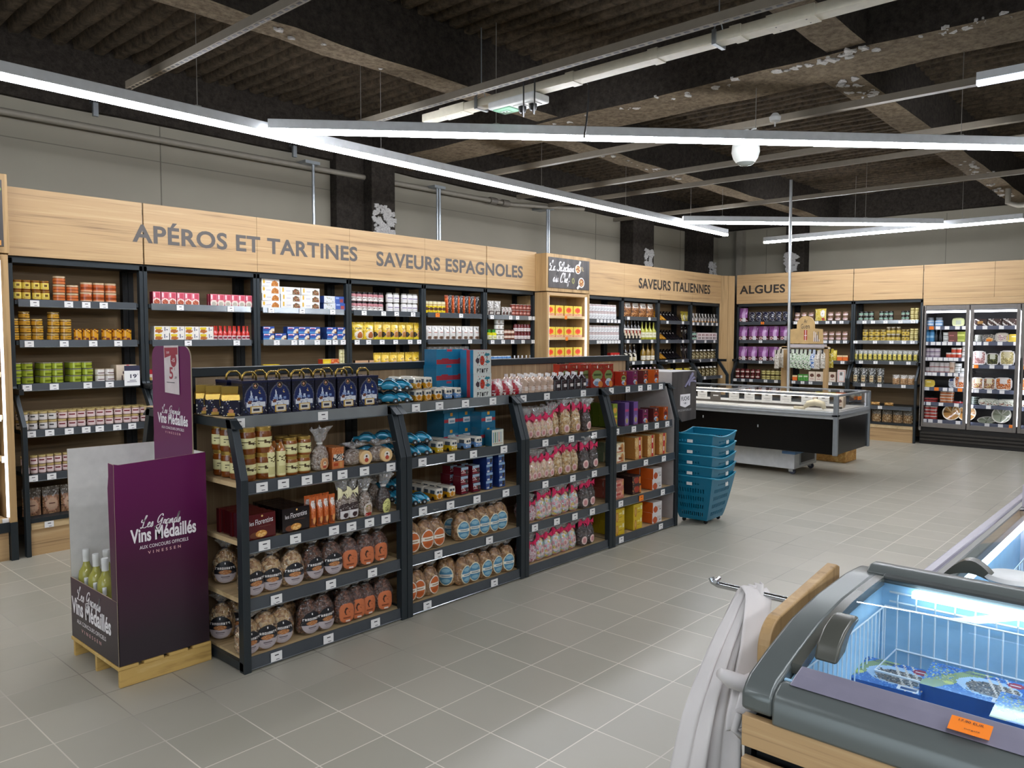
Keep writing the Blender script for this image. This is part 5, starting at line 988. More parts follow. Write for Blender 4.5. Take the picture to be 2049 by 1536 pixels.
def cello(key, desc, cont, w, hc, ht, th, label=None, tie='tie', bow=None, seed=0, cat='bag', name='sweets_bag'):
    """sack of food in clear film, gathered and tied, its top fanning out"""
    rr = random.Random(seed); b = MB(); NU, NV = 22, 14
    def P(u, v, g=0, lump=.006):
        a = 2*pi*u; z = hc*v; r = (1-abs(2*min(v*1.25, 1)-1)**3.2)**.5 if v < .4 else (1-((v-.4)/.62)**2.2)**.55 if v < 1.0 else .12
        r = max(.1, .55+.45*r if v < .4 else r)
        x = w*.5*r*cos(a); y = th*.5*r*sin(a); q = lump*noise.noise((x*45+seed*7, y*45, z*45))+lump*.6*noise.noise((x*90, y*90+seed, z*90))
        n = Vector((cos(a)*w, sin(a)*th, 0)).normalized(); return (x+n.x*(q+g), y+n.y*(q+g), z+.002)
    b.grid(NU, NV, P); b.grid(NU, 1, lambda u, v: tuple(P(u, 0)[i]*(v if i < 2 else 1) for i in (0, 1, 2)))
    me = b.mesh(name, M[cont], smooth=True)
    f = MB(); f.grid(NU, 10, lambda u, v: P(u, v*.985+.005, .0025, .005)); rn = .012
    fl = [(0.0, rn*1.4), (.12, rn), (.3, rn*2.2), (.65, w*.3), (1, w*.42)]
    def Q(u, v):
        t = v*4; i = min(3, int(t)); q = t-i; h = fl[i][0]+(fl[i+1][0]-fl[i][0])*q; r = fl[i][1]+(fl[i+1][1]-fl[i][1])*q
        a = 2*pi*u; cr = 1+.5*h*sin(5*a+seed)+.35*h*sin(11*a+2*seed); z = hc+(ht-hc)*(h+.12*h*sin(3*a+seed)+.1*h*sin(7*a))
        return (r*cr*cos(a)+.12*w*h*sin(seed), r*cr*.75*sin(a)+.25*th*h*cos(seed*2), z)
    tp = MB(); tp.grid(30, 8, Q); f.join(tp, dm=1); fm = f.mesh('film', [M['cello'], M['cello top']], smooth=True)
    tb = MB()
    if bow:
        zb = hc+(ht-hc)*.1
        for s in (-1, 1):
            tb.grid(5, 3, lambda u, v: (s*(.006+.032*u), -rn-.012*sin(pi*u)-.004, zb+(.014+.012*u)*(v-.5)*2*(.35+u)+.006*sin(pi*u)))
            tb.grid(3, 1, lambda u, v: (s*(.004+.02*u)+.006*(v-.5), -rn-.008, zb-.03*u))
        tb.lathe([(rn*1.3, zb-.006), (rn*1.5, zb), (rn*1.3, zb+.006)], 8)
    else: tb.lathe([(rn*1.2, hc+.004), (rn*1.5, hc+.009), (rn*1.2, hc+.014)], 8)
    parts = [('film', fm, ()), ('bow' if bow else 'tie', tb.mesh('bow' if bow else 'tie', M[bow or tie]), ())]
    if label:
        kind, a, lw, lh, lz = label; lb = MB(); pts = []
        def S(x, z):          # lies on the bag's belly
            u = .75+math.asin(max(-.95, min(.95, x/(w*.5))))/(2*pi); p = P(u, min(.93, max(.03, z/hc)), .005, 0); return (x, p[1]-.002, z+.002)
        nx, ny = a.nx, a.ny
        for j in range(ny):
            for i in range(nx):
                cx, cz = (i+.5)/nx*2-1, (j+.5)/ny*2-1
                if kind == 'e' and cx*cx+cz*cz > 1: continue
                if kind == 'o' and abs(cx)**3+abs(cz)**3 > 1: continue
                n = lb.add([S(lw*((i+k)/nx-.5), lz+lh*((j+m)/ny-.5)) for k, m in ((0, 0), (1, 0), (1, 1), (0, 1))]); lb.face((n, n+1, n+2, n+3), 0, a.c[j][i])
        bm = bmesh.new(); lm = lb.mesh('label', PR); parts.append(('label', lm, ()))
    KINDS[key] = Kind(name, cat, desc, me, w, th, hc, parts); return KINDS[key]
CRA = art(40, 48, '#16161c', ('r', 0, 0, 1, .42, '#b9aeb0'), ('e', .5, .5, .3, .1, '#b5784a'), ('n', 26, ['#e0b07a', '#8a5230', '#d99a5a'], .28, .42, .72, .56), ('r', .1, .66, .9, .8, '#16161c'), ('t', 'CRAQUANTS', .05, .64, '#f2efec'), ('r', .3, .28, .7, .31, '#5a5056'), ('r', .35, .2, .65, .22, '#7a7076'), ('e', .86, .46, .08, .07, '#3a3a42'), ('e', .5, .9, .03, .05, '#f2efec'))
ORA = art(30, 34, '#cf7448', ('e', .45, .6, .14, .2, '#3a1e14'), ('e', .5, .56, .1, .14, '#cf7448'), ('r', .25, .22, .75, .28, '#8a4426'), ('r', .4, .04, .7, .12, '#efe6de'), ('n', 10, ['#8a4426'], .55, .5, .85, .8))
LOR = art(30, 40, '#efe4d2', ('e', .5, .5, .42, .44, '#c9672f'), ('e', .5, .78, .3, .12, '#8a3f1c'), ('d', .25, .0, 2, '#c9672f'), ('r', 0, .42, 1, .62, '#f2eadc'), ('r', .2, .49, .8, .54, '#9a7a5a'), ('r', 0, 0, 1, .05, '#efe4d2'), ('e', .5, .25, .3, .1, '#b5561f'))
def ring(a, edge):
    for j in range(a.ny):
        for i in range(a.nx):
            x, z = (i+.5)/a.nx*2-1, (j+.5)/a.ny*2-1
            if x*x+z*z > .80: a.c[j][i] = L(edge)
    return a
ring(LOR, '#f2e8d8')
LBL = ring(art(30, 40, '#4f88a8', ('r', 0, .42, 1, .58, '#e9e6d8'), ('r', .2, .48, .8, .53, '#7a8a8f'), ('e', .5, .78, .3, .1, '#8ab4c4'), ('e', .5, .25, .3, .1, '#8ab4c4')), '#e6dfc0')
PNK = ring(art(14, 18, '#e9c4bc', ('e', .5, .5, .3, .3, '#c98a8a'), ('r', .2, .2, .8, .3, '#a86a6a')), '#f2dcd4')
GB = {}
for q, (nm, cont, lab, des) in enumerate((('cra', 'granola', ('e', CRA, .104, .112, .062), 'bag of CRAQUANTS clusters'), ('crb', 'choc', ('e', CRA, .104, .112, .062), 'darker bag of CRAQUANTS clusters'), ('ora', 'choc', ('o', ORA, .082, .1, .062), 'chocolate bag with orange label'), ('lor', 'cookie', ('e', LOR, .084, .11, .066), 'biscuit bag with orange oval label'), ('lbl', 'cookie', ('e', LBL, .088, .115, .066), 'biscuit bag with blue oval label'))):
    for v in range(3): cello(nm+str(v), des, cont, .125, .172, .228, .085, lab, 'tie dark', seed=q*5+v+1, name='biscuit_bag')
cello('back', 'plain bag without a visible label', 'cookie', .12, .165, .225, .085, None, 'tie dark', seed=31, name='biscuit_bag'); cello('backc', 'plain chocolate bag without a label', 'choc', .12, .165, .225, .085, None, 'tie dark', seed=32, name='biscuit_bag')
for q, (nm, cont, w, hc, ht, lab, des) in enumerate((('mar', 'marsh', .085, .135, .2, ('e', PNK, .036, .046, .035), 'pale marshmallow bag with pink bow'), ('pop', 'popcorn', .095, .175, .235, ('e', PNK, .04, .052, .04), 'golden popcorn bag with pink bow'), ('dch', 'darkch', .095, .165, .235, ('e', PNK, .046, .058, .045), 'dark chocolate bag with pink bow'), ('lol', 'lolly', .09, .12, .19, None, 'white and pink lollipop bag'), ('mix', 'mix', .1, .155, .22, ('e', PNK, .03, .04, .07), 'colourful marshmallow bag with pink bow'))):
    for v in range(2): cello(nm+str(v), des, cont, w, hc, ht, .075, lab, bow='bow', seed=40+q*3+v)
def bags(key, nv, z, d, pxs, where, who=None, rz=0, F=FG):
    k0 = KINDS[key+'0']; n = len(pxs)
    for i, p in enumerate(pxs):
        k = KINDS[key+str(i % nv)]; u = uof(F, p, d, z+k.h*.45) if p > 20 else p
        dd = d+RJ.uniform(-.008, .012)
        put(k, F, u, dd+k.d/2, z+.001, f"{who or k.desc}{'' if n == 1 else ', '+ORD[i]+' along'}, {where}", f'{who or k.desc}s, {where}', rz+RJ.uniform(-.2, .2), RJ.uniform(.96, 1.04))
w = 'first bay, fourth shelf'; z = .345
bags('cra', 3, z, .015, (512, 551, 592), w, rz=-.1); bags('cra', 3, z, .3, (458,), w, 'CRAQUANTS bag past the open end', rz=-.5); bags('crb', 3, z, .015, (635, 673), w, rz=-.1); bags('ora', 3, z, .015, (706, 739, 767), w, rz=-.1)
for p, k in ((545, 'back'), (583, 'back'), (620, 'back'), (650, 'backc'), (690, 'backc'), (725, 'backc')): put(KINDS[k], FG, uof(FG, p, .2, .42), .2, .346, f'{KINDS[k].desc}, behind the front row, {w}', 'plain bags behind the front row', RJ.uniform(0, 3))
w = 'first bay, lowest shelf'; z = .066
bags('cra', 3, z, .02, (505, 539, 573), w, rz=-.1); bags('cra', 3, z, .3, (452, 476), w, 'CRAQUANTS bag past the open end', rz=-.5); bags('crb', 3, z, .02, (628, 656), w, rz=-.1); bags('ora', 3, z, .02, (697, 720, 742, 775), w, rz=-.1)
for p, k in ((530, 'back'), (566, 'back'), (600, 'backc'), (640, 'backc'), (672, 'backc'), (705, 'backc'), (735, 'backc')): put(KINDS[k], FG, uof(FG, p, .22, .14), .2, .067, f'{KINDS[k].desc}, behind the front row, {w}', 'plain bags behind the front row', RJ.uniform(0, 3))
w = 'second bay, fourth shelf'; z = .345
bags('lor', 3, z, .01, (832, 858, 882), w, rz=-.1); bags('lbl', 3, z, .01, (932, 955, 974, 992, 1009), w, rz=-.1); bags('lbl', 3, z, .12, (912,), w, 'blue-label bag set further back', rz=-.9)
for p in (850, 880, 940, 965, 990): put(KINDS['back'], FG, uof(FG, p, .25, .42), .25, .346, f'plain bag behind the front row, {w}', 'plain bags behind the front row', RJ.uniform(0, 3))
w = 'second bay, lowest shelf'; z = .066
bags('lor', 3, z, .01, (826, 845, 872), w, rz=-.1); bags('lbl', 3, z, .01, (935, 954, 978, 999, 1020), w, rz=-.1); bags('lbl', 3, z, .06, (905,), w, 'slumped blue-label bag', rz=-.9)
for p in (860, 890, 925, 950, 985, 1005): put(KINDS['back'], FG, uof(FG, p, .25, .14), .25, .067, f'plain bag behind the front row, {w}', 'plain bags behind the front row', RJ.uniform(0, 3))
for z, d, w, spec in ((.895, .04, 'third bay, second shelf', (('mar', (1053, 1066, 1079, 1091, 1102)), ('pop', (1115, 1136, 1158)), ('dch', (1177,)))),
                      (.62, .01, 'third bay, third shelf', (('mar', (1058, 1070, 1082, 1094, 1105)), ('pop', (1121, 1138, 1154)), ('dch', (1174, 1192)))),
                      (.345, .01, 'third bay, fourth shelf', (('lol', (1056, 1071)), ('mix', (1087, 1101, 1118, 1137, 1154)), ('dch', (1172, 1186)))),
                      (.066, .02, 'third bay, lowest shelf', (('lol', (1056, 1069)), ('mix', (1085, 1101, 1118, 1135, 1151)), ('dch', (1170, 1184))))):
    for k, ps in spec: bags(k, 2, z, d, ps, w, rz=-.2)
    for k, ps in spec: bags(k, 2, z, d+.1, [p-4 for p in ps], w, KINDS[k+'0'].desc.split(' with')[0]+' behind', rz=-.2)
# ---------------------------------------------------------------- gondola goods: tins, jars, toy cars, cartons
def near(k, *parts):
    KINDS[k].parts = tuple(parts); return KINDS[k]
mat('gold', '#a68b45', .25, .85); mat('gold lid', '#b9984e', .28, .7, var=.1); mat('bronze', '#5c5136', .35, .6)
# navy gift tin with winter scene, gold handle
GA = art(34, 42, '#12142a', ('n', 70, ['#3a3f6a', '#c9c6b5', '#2a2e52'], 0, 0, 1, 1), ('e', .52, .45, .46, .45, '#5a5c6a'), ('e', .52, .45, .42, .42, '#1c2a5e'), ('e', .52, .86, .12, .1, '#7a7060'), ('e', .52, .86, .09, .075, '#1a1418'), ('e', .52, .86, .04, .04, '#d9a07a'), ('e', .72, .66, .06, .05, '#e0c27a'), ('e', .74, .67, .05, .04, '#1c2a5e'),
         ('r', .25, .42, .43, .5, '#8fa4d0'), ('r', .28, .5, .4, .58, '#b5c4e2'), ('r', .31, .58, .38, .66, '#d9e0ee'), ('r', .33, .66, .36, .72, '#eef0f4'), ('r', .46, .42, .62, .48, '#9ab0d6'), ('r', .5, .48, .58, .55, '#d0daea'), ('r', .68, .42, .8, .5, '#7a94c9'), ('r', .14, .24, .92, .38, '#dfe3ea'), ('r', .2, .34, .36, .44, '#7a4a3a'), ('r', .56, .34, .7, .41, '#c9cfda'), ('n', 24, ['#f4f6f8', '#5a6a9a'], .14, .24, .92, .42),
         ('r', .3, .05, .8, .26, '#c79f3e'), ('r', .34, .08, .76, .23, '#e9e0cc'), ('r', .42, .13, .68, .18, '#3a3a4a'))
box_k('gift', 'gift_tin', 'gift tin', 'navy gift tin with snowy scene', .125, .165, .11, GA, '#0f1124', '#1a1d38', PT)
b = MB(); b.tube([(-.036, .055, .165), (-.034, .055, .19), (-.018, .055, .205), (.018, .055, .205), (.034, .055, .19), (.036, .055, .165)], .0055, 8); h1 = b.mesh('handle', M['gold'], smooth=True)
b = MB(); b.box(-.0635, -.0012, .155, .0635, .111, .1665); h2 = b.mesh('lid_rim', mat('navy tin', '#20233f', .25, .3)); near('gift', ('handle', h1, ()), ('lid', h2, ()))
w = 'first bay, top shelf'; row(FG, 'gift', 1.2, .112, 483, 757, 6, w, depth=2, rzj=.03, gap=.008, pitch=.135)
# gold-roofed lantern tins at the open end
LA = art(14, 16, '#141630', ('n', 30, ['#c9c6b5', '#3a3f6a'], 0, 0, 1, 1), ('r', .3, 0, .7, .16, '#c9a24a'), ('e', .5, .3, .16, .12, '#c98a6a'))
box_k('lant', 'lantern_tin', 'gift tin', 'small navy lantern tin with gold roof', .08, .075, .08, LA, '#141630', '#141630', PT)
b = MB(); b.prism([(-.002, .074), (.082, .074), (.078, .1), (.064, .105), (.07, .14), (.012, .14), (.018, .105), (.004, .1)], 'X', -.041, .041); r1 = b.mesh('roof', M['gold'])
b = MB(); b.tube([(-.042, .04, .11), (-.05, .02, .08), (-.048, -.004, .05)], .003, 6); b.tube([(.042, .04, .11), (.05, .02, .08), (.048, -.004, .05)], .003, 6); r2 = b.mesh('handle', M['gold']); near('lant', ('roof', r1, ()), ('handle', r2, ()))
for i, (p, d) in enumerate(((462, .16), (430, .27), (410, .36))): put(KINDS['lant'], FG, uof(FG, p, d, 1.26), d, 1.201, f'navy lantern tin with gold roof, {ORD[i]} from the aisle on the first bay', 'lantern tins', -.5)
# caramel jars
HA = art(22, 12, '#e6dfa6', ('n', 22, ['#4a3a22', '#7d6a3a'], .15, .35, .85, .75), ('r', .2, .62, .5, .68, '#4a3a22'), ('r', .4, .4, .8, .46, '#4a3a22'), ('r', 0, .0, 1, .06, '#cfc78a'))
def lidded(k, *a, lidc='gold lid', **kw):
    K = jar_k(k, *a, **kw); h = K.h; b = MB(); b.lathe([(0, h*.86), (K.w*.455, h*.86), (K.w*.47, h*.88), (K.w*.47, h*.985), (K.w*.44, h+.001), (0, h+.001)], 20); near(k, ('lid', b.mesh('lid', M[lidc], smooth='auto'), ())); return K
lidded('car', 'caramel_jar', 'jar', 'tall caramel jar', .041, .125, '#7a3f12', '#b9984e', HA, lab=(.22, .62), lidh=.16, neck=.9, n=24, span=230)
lidded('cars', 'caramel_jar', 'jar', 'small caramel jar', .036, .092, '#8a4c18', '#b9984e', HA, lab=(.12, .66), lidh=.17, neck=.9, n=24, span=230)
w = 'first bay, second shelf'; z = .895
row(FG, 'car', z, .05, .262, .43, 2, w, 2, depth=4, px=False, pitch=.084, fit=False, rzj=.3)
bottle_k('sq', 'sauce_bottle', 'bottle', 'caramel squeeze bottle', .024, .17, '#a8682a', '#b5763a', art(10, 22, '#e6dfa6', ('n', 20, ['#5a4a2a'], .15, .6, .85, .9), ('r', .1, .48, .9, .5, '#5a4a2a'), ('r', .2, .1, .8, .4, '#cfc68a')), (.04, .74), neck=.25, sh=.85, caph=.06)
row(FG, 'sq', z, .04, 536, 577, 2, w, depth=2, fit=False)
row(FG, 'cars', z, .045, 577, 628, 2, w, 2, depth=2, fit=False)
CDY = art(16, 14, '#d9a878', ('e', .5, .55, .4, .36, '#c98a5a'), ('e', .5, .5, .22, .2, '#e9d2b5'), ('e', .5, .25, .25, .14, '#b5452e'), ('e', .5, .58, .08, .07, '#2a1c18'))
cello('can', 'clear bag of striped sweets', 'candy', .1, .13, .215, .07, ('o', CDY, .05, .06, .035), seed=61); put(KINDS['can'], FG, uof(FG, 644, .05, .95), .07, .896, f'tall tied bag of striped sweets beside the orange tins, {w}', None, .1)
TA = art(16, 22, '#cf7a44', ('n', 30, ['#e0925a', '#b5622e'], 0, .7, 1, 1), ('r', .12, .38, .9, .66, '#e6ddcf'), ('n', 60, ['#26201e', '#26201e', '#efe9de'], .35, .36, 1, .68), ('n', 16, ['#26201e'], .1, .36, .5, .55), ('r', .1, .12, .5, .28, '#b54a26'), ('r', .6, .05, .9, .34, '#d99a5a'))
box_k('otin', 'biscuit_tin', 'tin', 'orange biscuit tin with striped picture', .072, .112, .024, TA, '#b5602e', '#cf8a5a', PT); row(FG, 'otin', z, .035, 664, 691, 1, w, depth=4, fit=False, rzj=.02)
for i, p in enumerate((712, 762)):
    cello('cb%d' % i, 'flat bag of striped sweets', 'candy', .15, .085, .115, .09, None, seed=70+i); put(KINDS['cb%d' % i], FG, uof(FG, p, .06, .93), .09, .896, f'flat bag of striped sweets, {"beside the orange tins" if i == 0 else "behind the round wooden box"}, {w}', None, .2)
b = MB(); b.lathe([(0, 0), (.036, 0), (.038, .004), (.038, .07), (.034, .074), (0, .074)], 26); me = b.mesh('round_box', wood('lime wood', '#c99d66', '#dcb884', '#e9cfa4', (3, 3, 12), .5), smooth='auto')
b = MB(); b.lathe([(.0, .0745), (.034, .0745), (.034, .0752), (0, .0752)], 26, fn=lambda j, i: L('#e3c08a')); disc2 = lambda mb, cx, cy, r, c, z: (lambda k: mb.face(tuple(k+i for i in range(12)), 0, L(c)))(mb.add([(cx+r*cos(i*pi/6), cy+r*sin(i*pi/6), z) for i in range(12)]))
disc2(b, 0, .004, .018, '#efe6da', .0756); disc2(b, 0, -.012, .012, '#b5452e', .076); disc2(b, 0, .008, .006, '#2a1c18', .076); lb = b.mesh('label', PR)
KINDS['rb'] = Kind('round_box', 'box', 'round wooden box', me, .076, .074, .076, (('label', lb, ()),))
for i, (p, d) in enumerate(((737, .02), (778, .015))): put(KINDS['rb'], FG, uof(FG, p, d, .93), d+.08, .896+.039, f'round pale wooden box lying on its side, {"between the sweets bags" if i == 0 else "by the second bay post"}', None, -.1, 1, pi/2)
# florentins cartons
def florentin(key, col, dark, desc):
    box_k(key, 'biscuit_carton', 'biscuit box', desc, .152, .118, .026, art(4, 4, col), dark, col, PG); b = MB(); y = -.0006
    lettering(b, 'les', (-.06, y, .066), (1, 0, .08), (0, 0, 1), .022, .02, offset=-.005); lettering(b, 'Florentins', (-.03, y, .066), (1, 0, .08), (0, 0, 1), .092, .026, offset=-.005)
    k = b.add([(.0+.03*cos(i*pi/10), y, .022+.017*sin(i*pi/10)) for i in range(20)]); b.face(tuple(reversed([k+i for i in range(20)])), 1); k = b.add([(-.03+.03*cos(i*pi/10), y+.0002, .018+.015*sin(i*pi/10)) for i in range(20)]); b.face(tuple(reversed([k+i for i in range(20)])), 2)
    rr = random.Random(5)
    for i in range(14): a, q = rr.uniform(0, 6.3), .013*math.sqrt(rr.random()); disc(b, (1.6*q*cos(a), .022+q*sin(a)), .004, 3, y-.0002-i*1e-5, 1.4, 6)
    disc(b, (.005, .107), .005, 4, y); b.box(-.01, y, .056, .05, y+.0002, .0575, 2)
    near(key, ('print', b.mesh('print', [M['white ink'], mat('biscuit', '#d08f3e', .5), mat('biscuit dark', '#6a3a22', .5), mat('nut', '#efc27a', .5), mat('gold ink', '#d9b06a', .4)]), ()))
florentin('flr', '#561216', '#3a0c10', 'burgundy florentines carton'); florentin('flb', '#1a1113', '#0d0a0c', 'black florentines carton')
w = 'first bay, third shelf'; z = .62
row(FG, 'flr', z, .02, 491, 552, 1, w, depth=9, fit=False, rzj=.015, pitch=.031); row(FG, 'flb', z, .02, 560, 622, 1, w, depth=9, fit=False, rzj=.015, pitch=.031)
OB = art(14, 24, '#c9622a', ('r', .1, .05, .9, .3, '#8a3f1c'), ('e', .5, .75, .34, .14, '#d9cfc6'), ('n', 16, ['#8a6a52', '#efe9e2'], .2, .62, .8, .88), ('e', .5, .22, .22, .12, '#e9a05a'), ('n', 20, ['#e38a44', '#a84a1a'], 0, .3, 1, .62))
pouch_k('obag', 'sweets_bag', 'bag', 'orange sweets bag', .06, .15, .045, OB, '#b5562a'); row(FG, 'obag', z, .015, 625, 674, 4, w, depth=2)
WB = art(14, 22, '#3a2a2a', ('r', .1, .05, .9, .55, '#e2dedd'), ('e', .5, .26, .22, .16, '#3a2226'), ('n', 18, ['#c9c6c2', '#8a857f'], 0, .6, 1, 1))
cello('wb', 'small tied bag with white card', 'candy', .085, .135, .215, .06, ('o', WB, .07, .085, .045), bow='bow cream', seed=81)
bags_ = [(685, 'white-carded sweets bag with cream bow', 'wb'), (703, 'second white-carded bag, right beside the cream bow', 'wb')]
cello('wc', 'tied bag of nougat with picture card', 'candy', .085, .13, .2, .06, ('o', art(12, 16, '#d9cfc6', ('e', .5, .6, .4, .3, '#b5967a'), ('r', .2, .05, .9, .3, '#b5302e'), ('n', 12, ['#efe9e2', '#6a8a3a'], .1, .1, .9, .9)), .055, .075, .03), seed=82)
cello('wd', 'tied bag with pale green oval tag', 'darkch', .085, .135, .22, .06, ('e', art(14, 16, '#d9d98a', ('n', 24, ['#3a3a22', '#6a6a3a'], .2, .2, .8, .8)), .055, .085, .03), seed=83)
for p, lb, k in bags_+[(731, 'tied nougat bag with red picture card', 'wc'), (768, 'tied bag with pale green oval tag', 'wd')]: put(KINDS[k], FG, uof(FG, p, .05, .69), .055, .621, f'{lb}, {w}', None, .05)
for p in (690, 720, 750): put(KINDS['wc'], FG, uof(FG, p, .17, .69), .18, .621, f'nougat bag behind the front row, {w}', 'nougat bags behind the front row', .4)
# toy cars and vans (tins)
def car_k():
    st = [(-.062, .02, .014, .026), (-.056, .025, .008, .034), (-.03, .027, .008, .036), (-.022, .026, .008, .046), (-.006, .021, .008, .056), (.016, .021, .008, .057), (.034, .024, .008, .046), (.05, .025, .008, .036), (.06, .02, .014, .026)]
    b = MB(); K = 12
    def ring(s):
        x, hw, z0, z1 = s; o = []
        for i in range(K):
            a = 2*pi*i/K; c, q = cos(a), sin(a); o.append((x, hw*(abs(c)**.55)*(1 if c > 0 else -1)*(1 if q < .3 else .82), (z0+z1)/2+(z1-z0)/2*(abs(q)**.7)*(1 if q > 0 else -1)))
        return b.add(o)
    rg = [ring(s) for s in st]; B, G = L('#2a93b8'), L('#c9dfe6')
    for i in range(len(rg)-1):
        for j in range(K):
            c = L('#29424f') if 3 <= i <= 5 and j in (1, 4) else (L('#d9e6ea') if i in (0, 7) and j in (0, 5) else B); b.face((rg[i]+j, rg[i]+(j+1) % K, rg[i+1]+(j+1) % K, rg[i+1]+j), 0, c)
    b.face(tuple(rg[0]+j for j in range(K)), 0, B); b.face(tuple(rg[-1]+j for j in reversed(range(K))), 0, B); me = b.mesh('toy_car', PT, smooth='auto'); ps = []
    for x in (-.038, .038):
        for s in (-1, 1):
            q = MB(); q.lathe([(0, -.005), (.012, -.005), (.013, 0), (.012, .005), (.006, .006), (0, .006)], 14); q.xf(Matrix.Translation((x, s*.025, .013)) @ Matrix.Rotation(-s*pi/2, 4, 'X')); h = MB(); h.lathe([(0, .0065), (.006, .0065), (.004, .009), (0, .009)], 10); h.xf(Matrix.Translation((x, s*.025, .013)) @ Matrix.Rotation(-s*pi/2, 4, 'X')); ps.append(('wheel', q.mesh('wheel', M['black'], smooth='auto'), (('hubcap', h.mesh('hubcap', M['zinc'])),)))
    q = MB(); q.box(.059, -.022, .012, .064, .022, .018).box(-.065, -.022, .012, -.06, .022, .018); ps.append(('bumper', q.mesh('bumper', M['zinc']), ()))
    KINDS['carb'] = Kind('toy_car', 'toy car', 'sky blue toy car tin', me, .13, .055, .058, tuple(ps))
car_k()
def van_k(key, low, desc, spare):
    w_, h_, l_ = .056, .066, .115; b = MB(); P = [(0, .0), (.42, .0), (.5, .08), (.5, .5), (.47, .82), (.36, .98), (0, 1)]; prof = [(x*w_, z*h_+.004) for x, z in P]+[(-x*w_, z*h_+.004) for x, z in reversed(P[1:-1])]; k = len(prof); ys = (0, .01, .03, .05, .07, .09, .105, l_); rg = []
    for y in ys: s = .9 if y in (0, l_) else 1; rg.append(b.add([(x*s, y, .035+(z-.035)*(.94 if s < 1 else 1)) for x, z in prof]))
    C, WH, GL = L(low), L('#ebe6d8'), L('#4a5560')
    for i in range(len(ys)-1):
        for j in range(k):
            za = (prof[j][1]+prof[(j+1) % k][1])/2/h_; c = C if za < .45 else (GL if .5 < za < .8 and i in (1, 2, 4, 5) else WH); b.face((rg[i]+j, rg[i]+(j+1) % k, rg[i+1]+(j+1) % k, rg[i+1]+j), 0, c)
    F0 = art(24, 28, '#ebe6d8', ('r', 0, 0, 1, .42, low), ('d', .9, .0, .0, low), ('r', .12, .56, .46, .8, '#4a5560'), ('r', .54, .56, .88, .8, '#4a5560'), *((('e', .5, .3, .34, .28, '#f0e6d0'), ('e', .5, .3, .28, .23, '#d9901e'), ('e', .5, .3, .1, .08, '#b5701a')) if spare else (('e', .5, .32, .14, .13, '#efeadf'), ('e', .5, .32, .1, .09, low), ('e', .16, .22, .08, .07, '#f6f2e6'), ('e', .84, .22, .08, .07, '#f6f2e6'), ('r', .0, .42, 1, .5, '#ebe6d8'))))
    b.grid(24, 28, lambda u, v: (w_*.9*(u-.5)*(1 if v < .6 else 1-.6*(v-.6)**1.5), -.003*sin(pi*u)*sin(pi*v)-.0006, .004+h_*(.03+.94*v)), fn=lambda i, j: F0.c[j][i]); b.face(tuple(rg[-1]+j for j in range(k)), 0, C); me = b.mesh('toy_van', PT, smooth='auto'); ps = []
    for y in (.025, .09):
        for s in (-1, 1): q = MB(); q.lathe([(0, -.004), (.01, -.004), (.011, 0), (.01, .004), (0, .005)], 12); q.xf(Matrix.Translation((s*.026, y, .011)) @ Matrix.Rotation(s*pi/2, 4, 'Y')); ps.append(('wheel', q.mesh('wheel', M['black'], smooth='auto'), ()))
    KINDS[key] = Kind('toy_van', 'toy van', desc, me, w_, l_, .072, tuple(ps))
van_k('vano', '#d39a1e', 'orange and white toy van', True); van_k('vany', '#d9b41e', 'yellow and white toy van', False); van_k('vanb', '#6f9bd0', 'blue and white toy van', False)
def cars(z, pxs, d, w, n=2, st=1, depth=1):
    for q in range(depth):
        for i, p in enumerate(pxs):
            for l in range(st): put(KINDS['carb'], FG, uof(FG, p, d, z+.03), d+.03+q*.1, z+.001+l*.07, f'sky blue toy car, {ORD[i]} along{lvl(l, st)}{"" if q == 0 else ", row "+ORD[q]}, {w}', 'toy cars', -.75, 1.2)
w = 'second bay, top shelf'; cars(1.2, (783, 806), .13, w, st=2, depth=2)
row(FG, 'vano', 1.2, .12, 828, 889, 3, w, '221', depth=2, rzj=.2, fit=False); row(FG, 'vanb', 1.2, .12, 890, 945, 3, w, '110', depth=2, rzj=.2, fit=False)
w = 'second bay, second shelf'; cars(.895, (822, 846), .06, w, st=2); cars(.895, (775, 738, 770), .27, w+' far back', st=2)
row(FG, 'vany', .895, .04, 866, 925, 2, w, depth=3, rzj=.15, fit=False); row(FG, 'vanb', .895, .04, 926, 971, 2, w, depth=3, rzj=.15, fit=False)
w = 'second bay, third shelf'; cars(.62, (823, 841), .04, w); cars(.62, (776, 800), .22, w+' far back', st=2)
row(FG, 'vano', .62, .03, 868, 918, 2, w, depth=3, rzj=.1, fit=False)
LBA = art(30, 28, '#dfe4e0', ('e', .5, .55, .13, .2, '#c9402e'), ('n', 40, ['#c9402e', '#2a3a4a', '#3a7a8a'], .22, .3, .8, .9), ('e', .78, .8, .14, .07, '#3f8a9a'), ('e', .82, .5, .12, .06, '#3f8a9a'), ('e', .24, .55, .1, .12, '#4a3a44'), ('t', 'PINCE', .22, .04, '#23202a'))
box_k('lob', 'biscuit_tin', 'tin', 'white and blue tin with red lobster', .155, .148, .12, LBA, '#2a7fa8', '#3f93b8', PT)
b = MB(); b.box(-.0782, .03, .0, .0782, .06, .1488); near('lob', ('red_band', b.mesh('red_band', mat('tin red', '#b53a44', .3, .1)), ()))
w = 'second bay, top shelf'; row(FG, 'lob', 1.2, .1, 938, 992, 1, w, 2, fit=False); box_k('ltin', 'biscuit_tin', 'tin', 'blue tin with wavy red band', .14, .1, .12, art(20, 14, '#2a86ae', ('r', 0, .1, 1, .36, '#b53a44'), ('r', .3, .36, .7, .46, '#b53a44'), ('r', .6, .86, .9, 1, '#c9495a')), '#1f6f96', '#3f93b8', PT); row(FG, 'ltin', 1.2, .26, 874, 940, 2, w, 3, fit=False, who='blue tin with wavy red band, back')
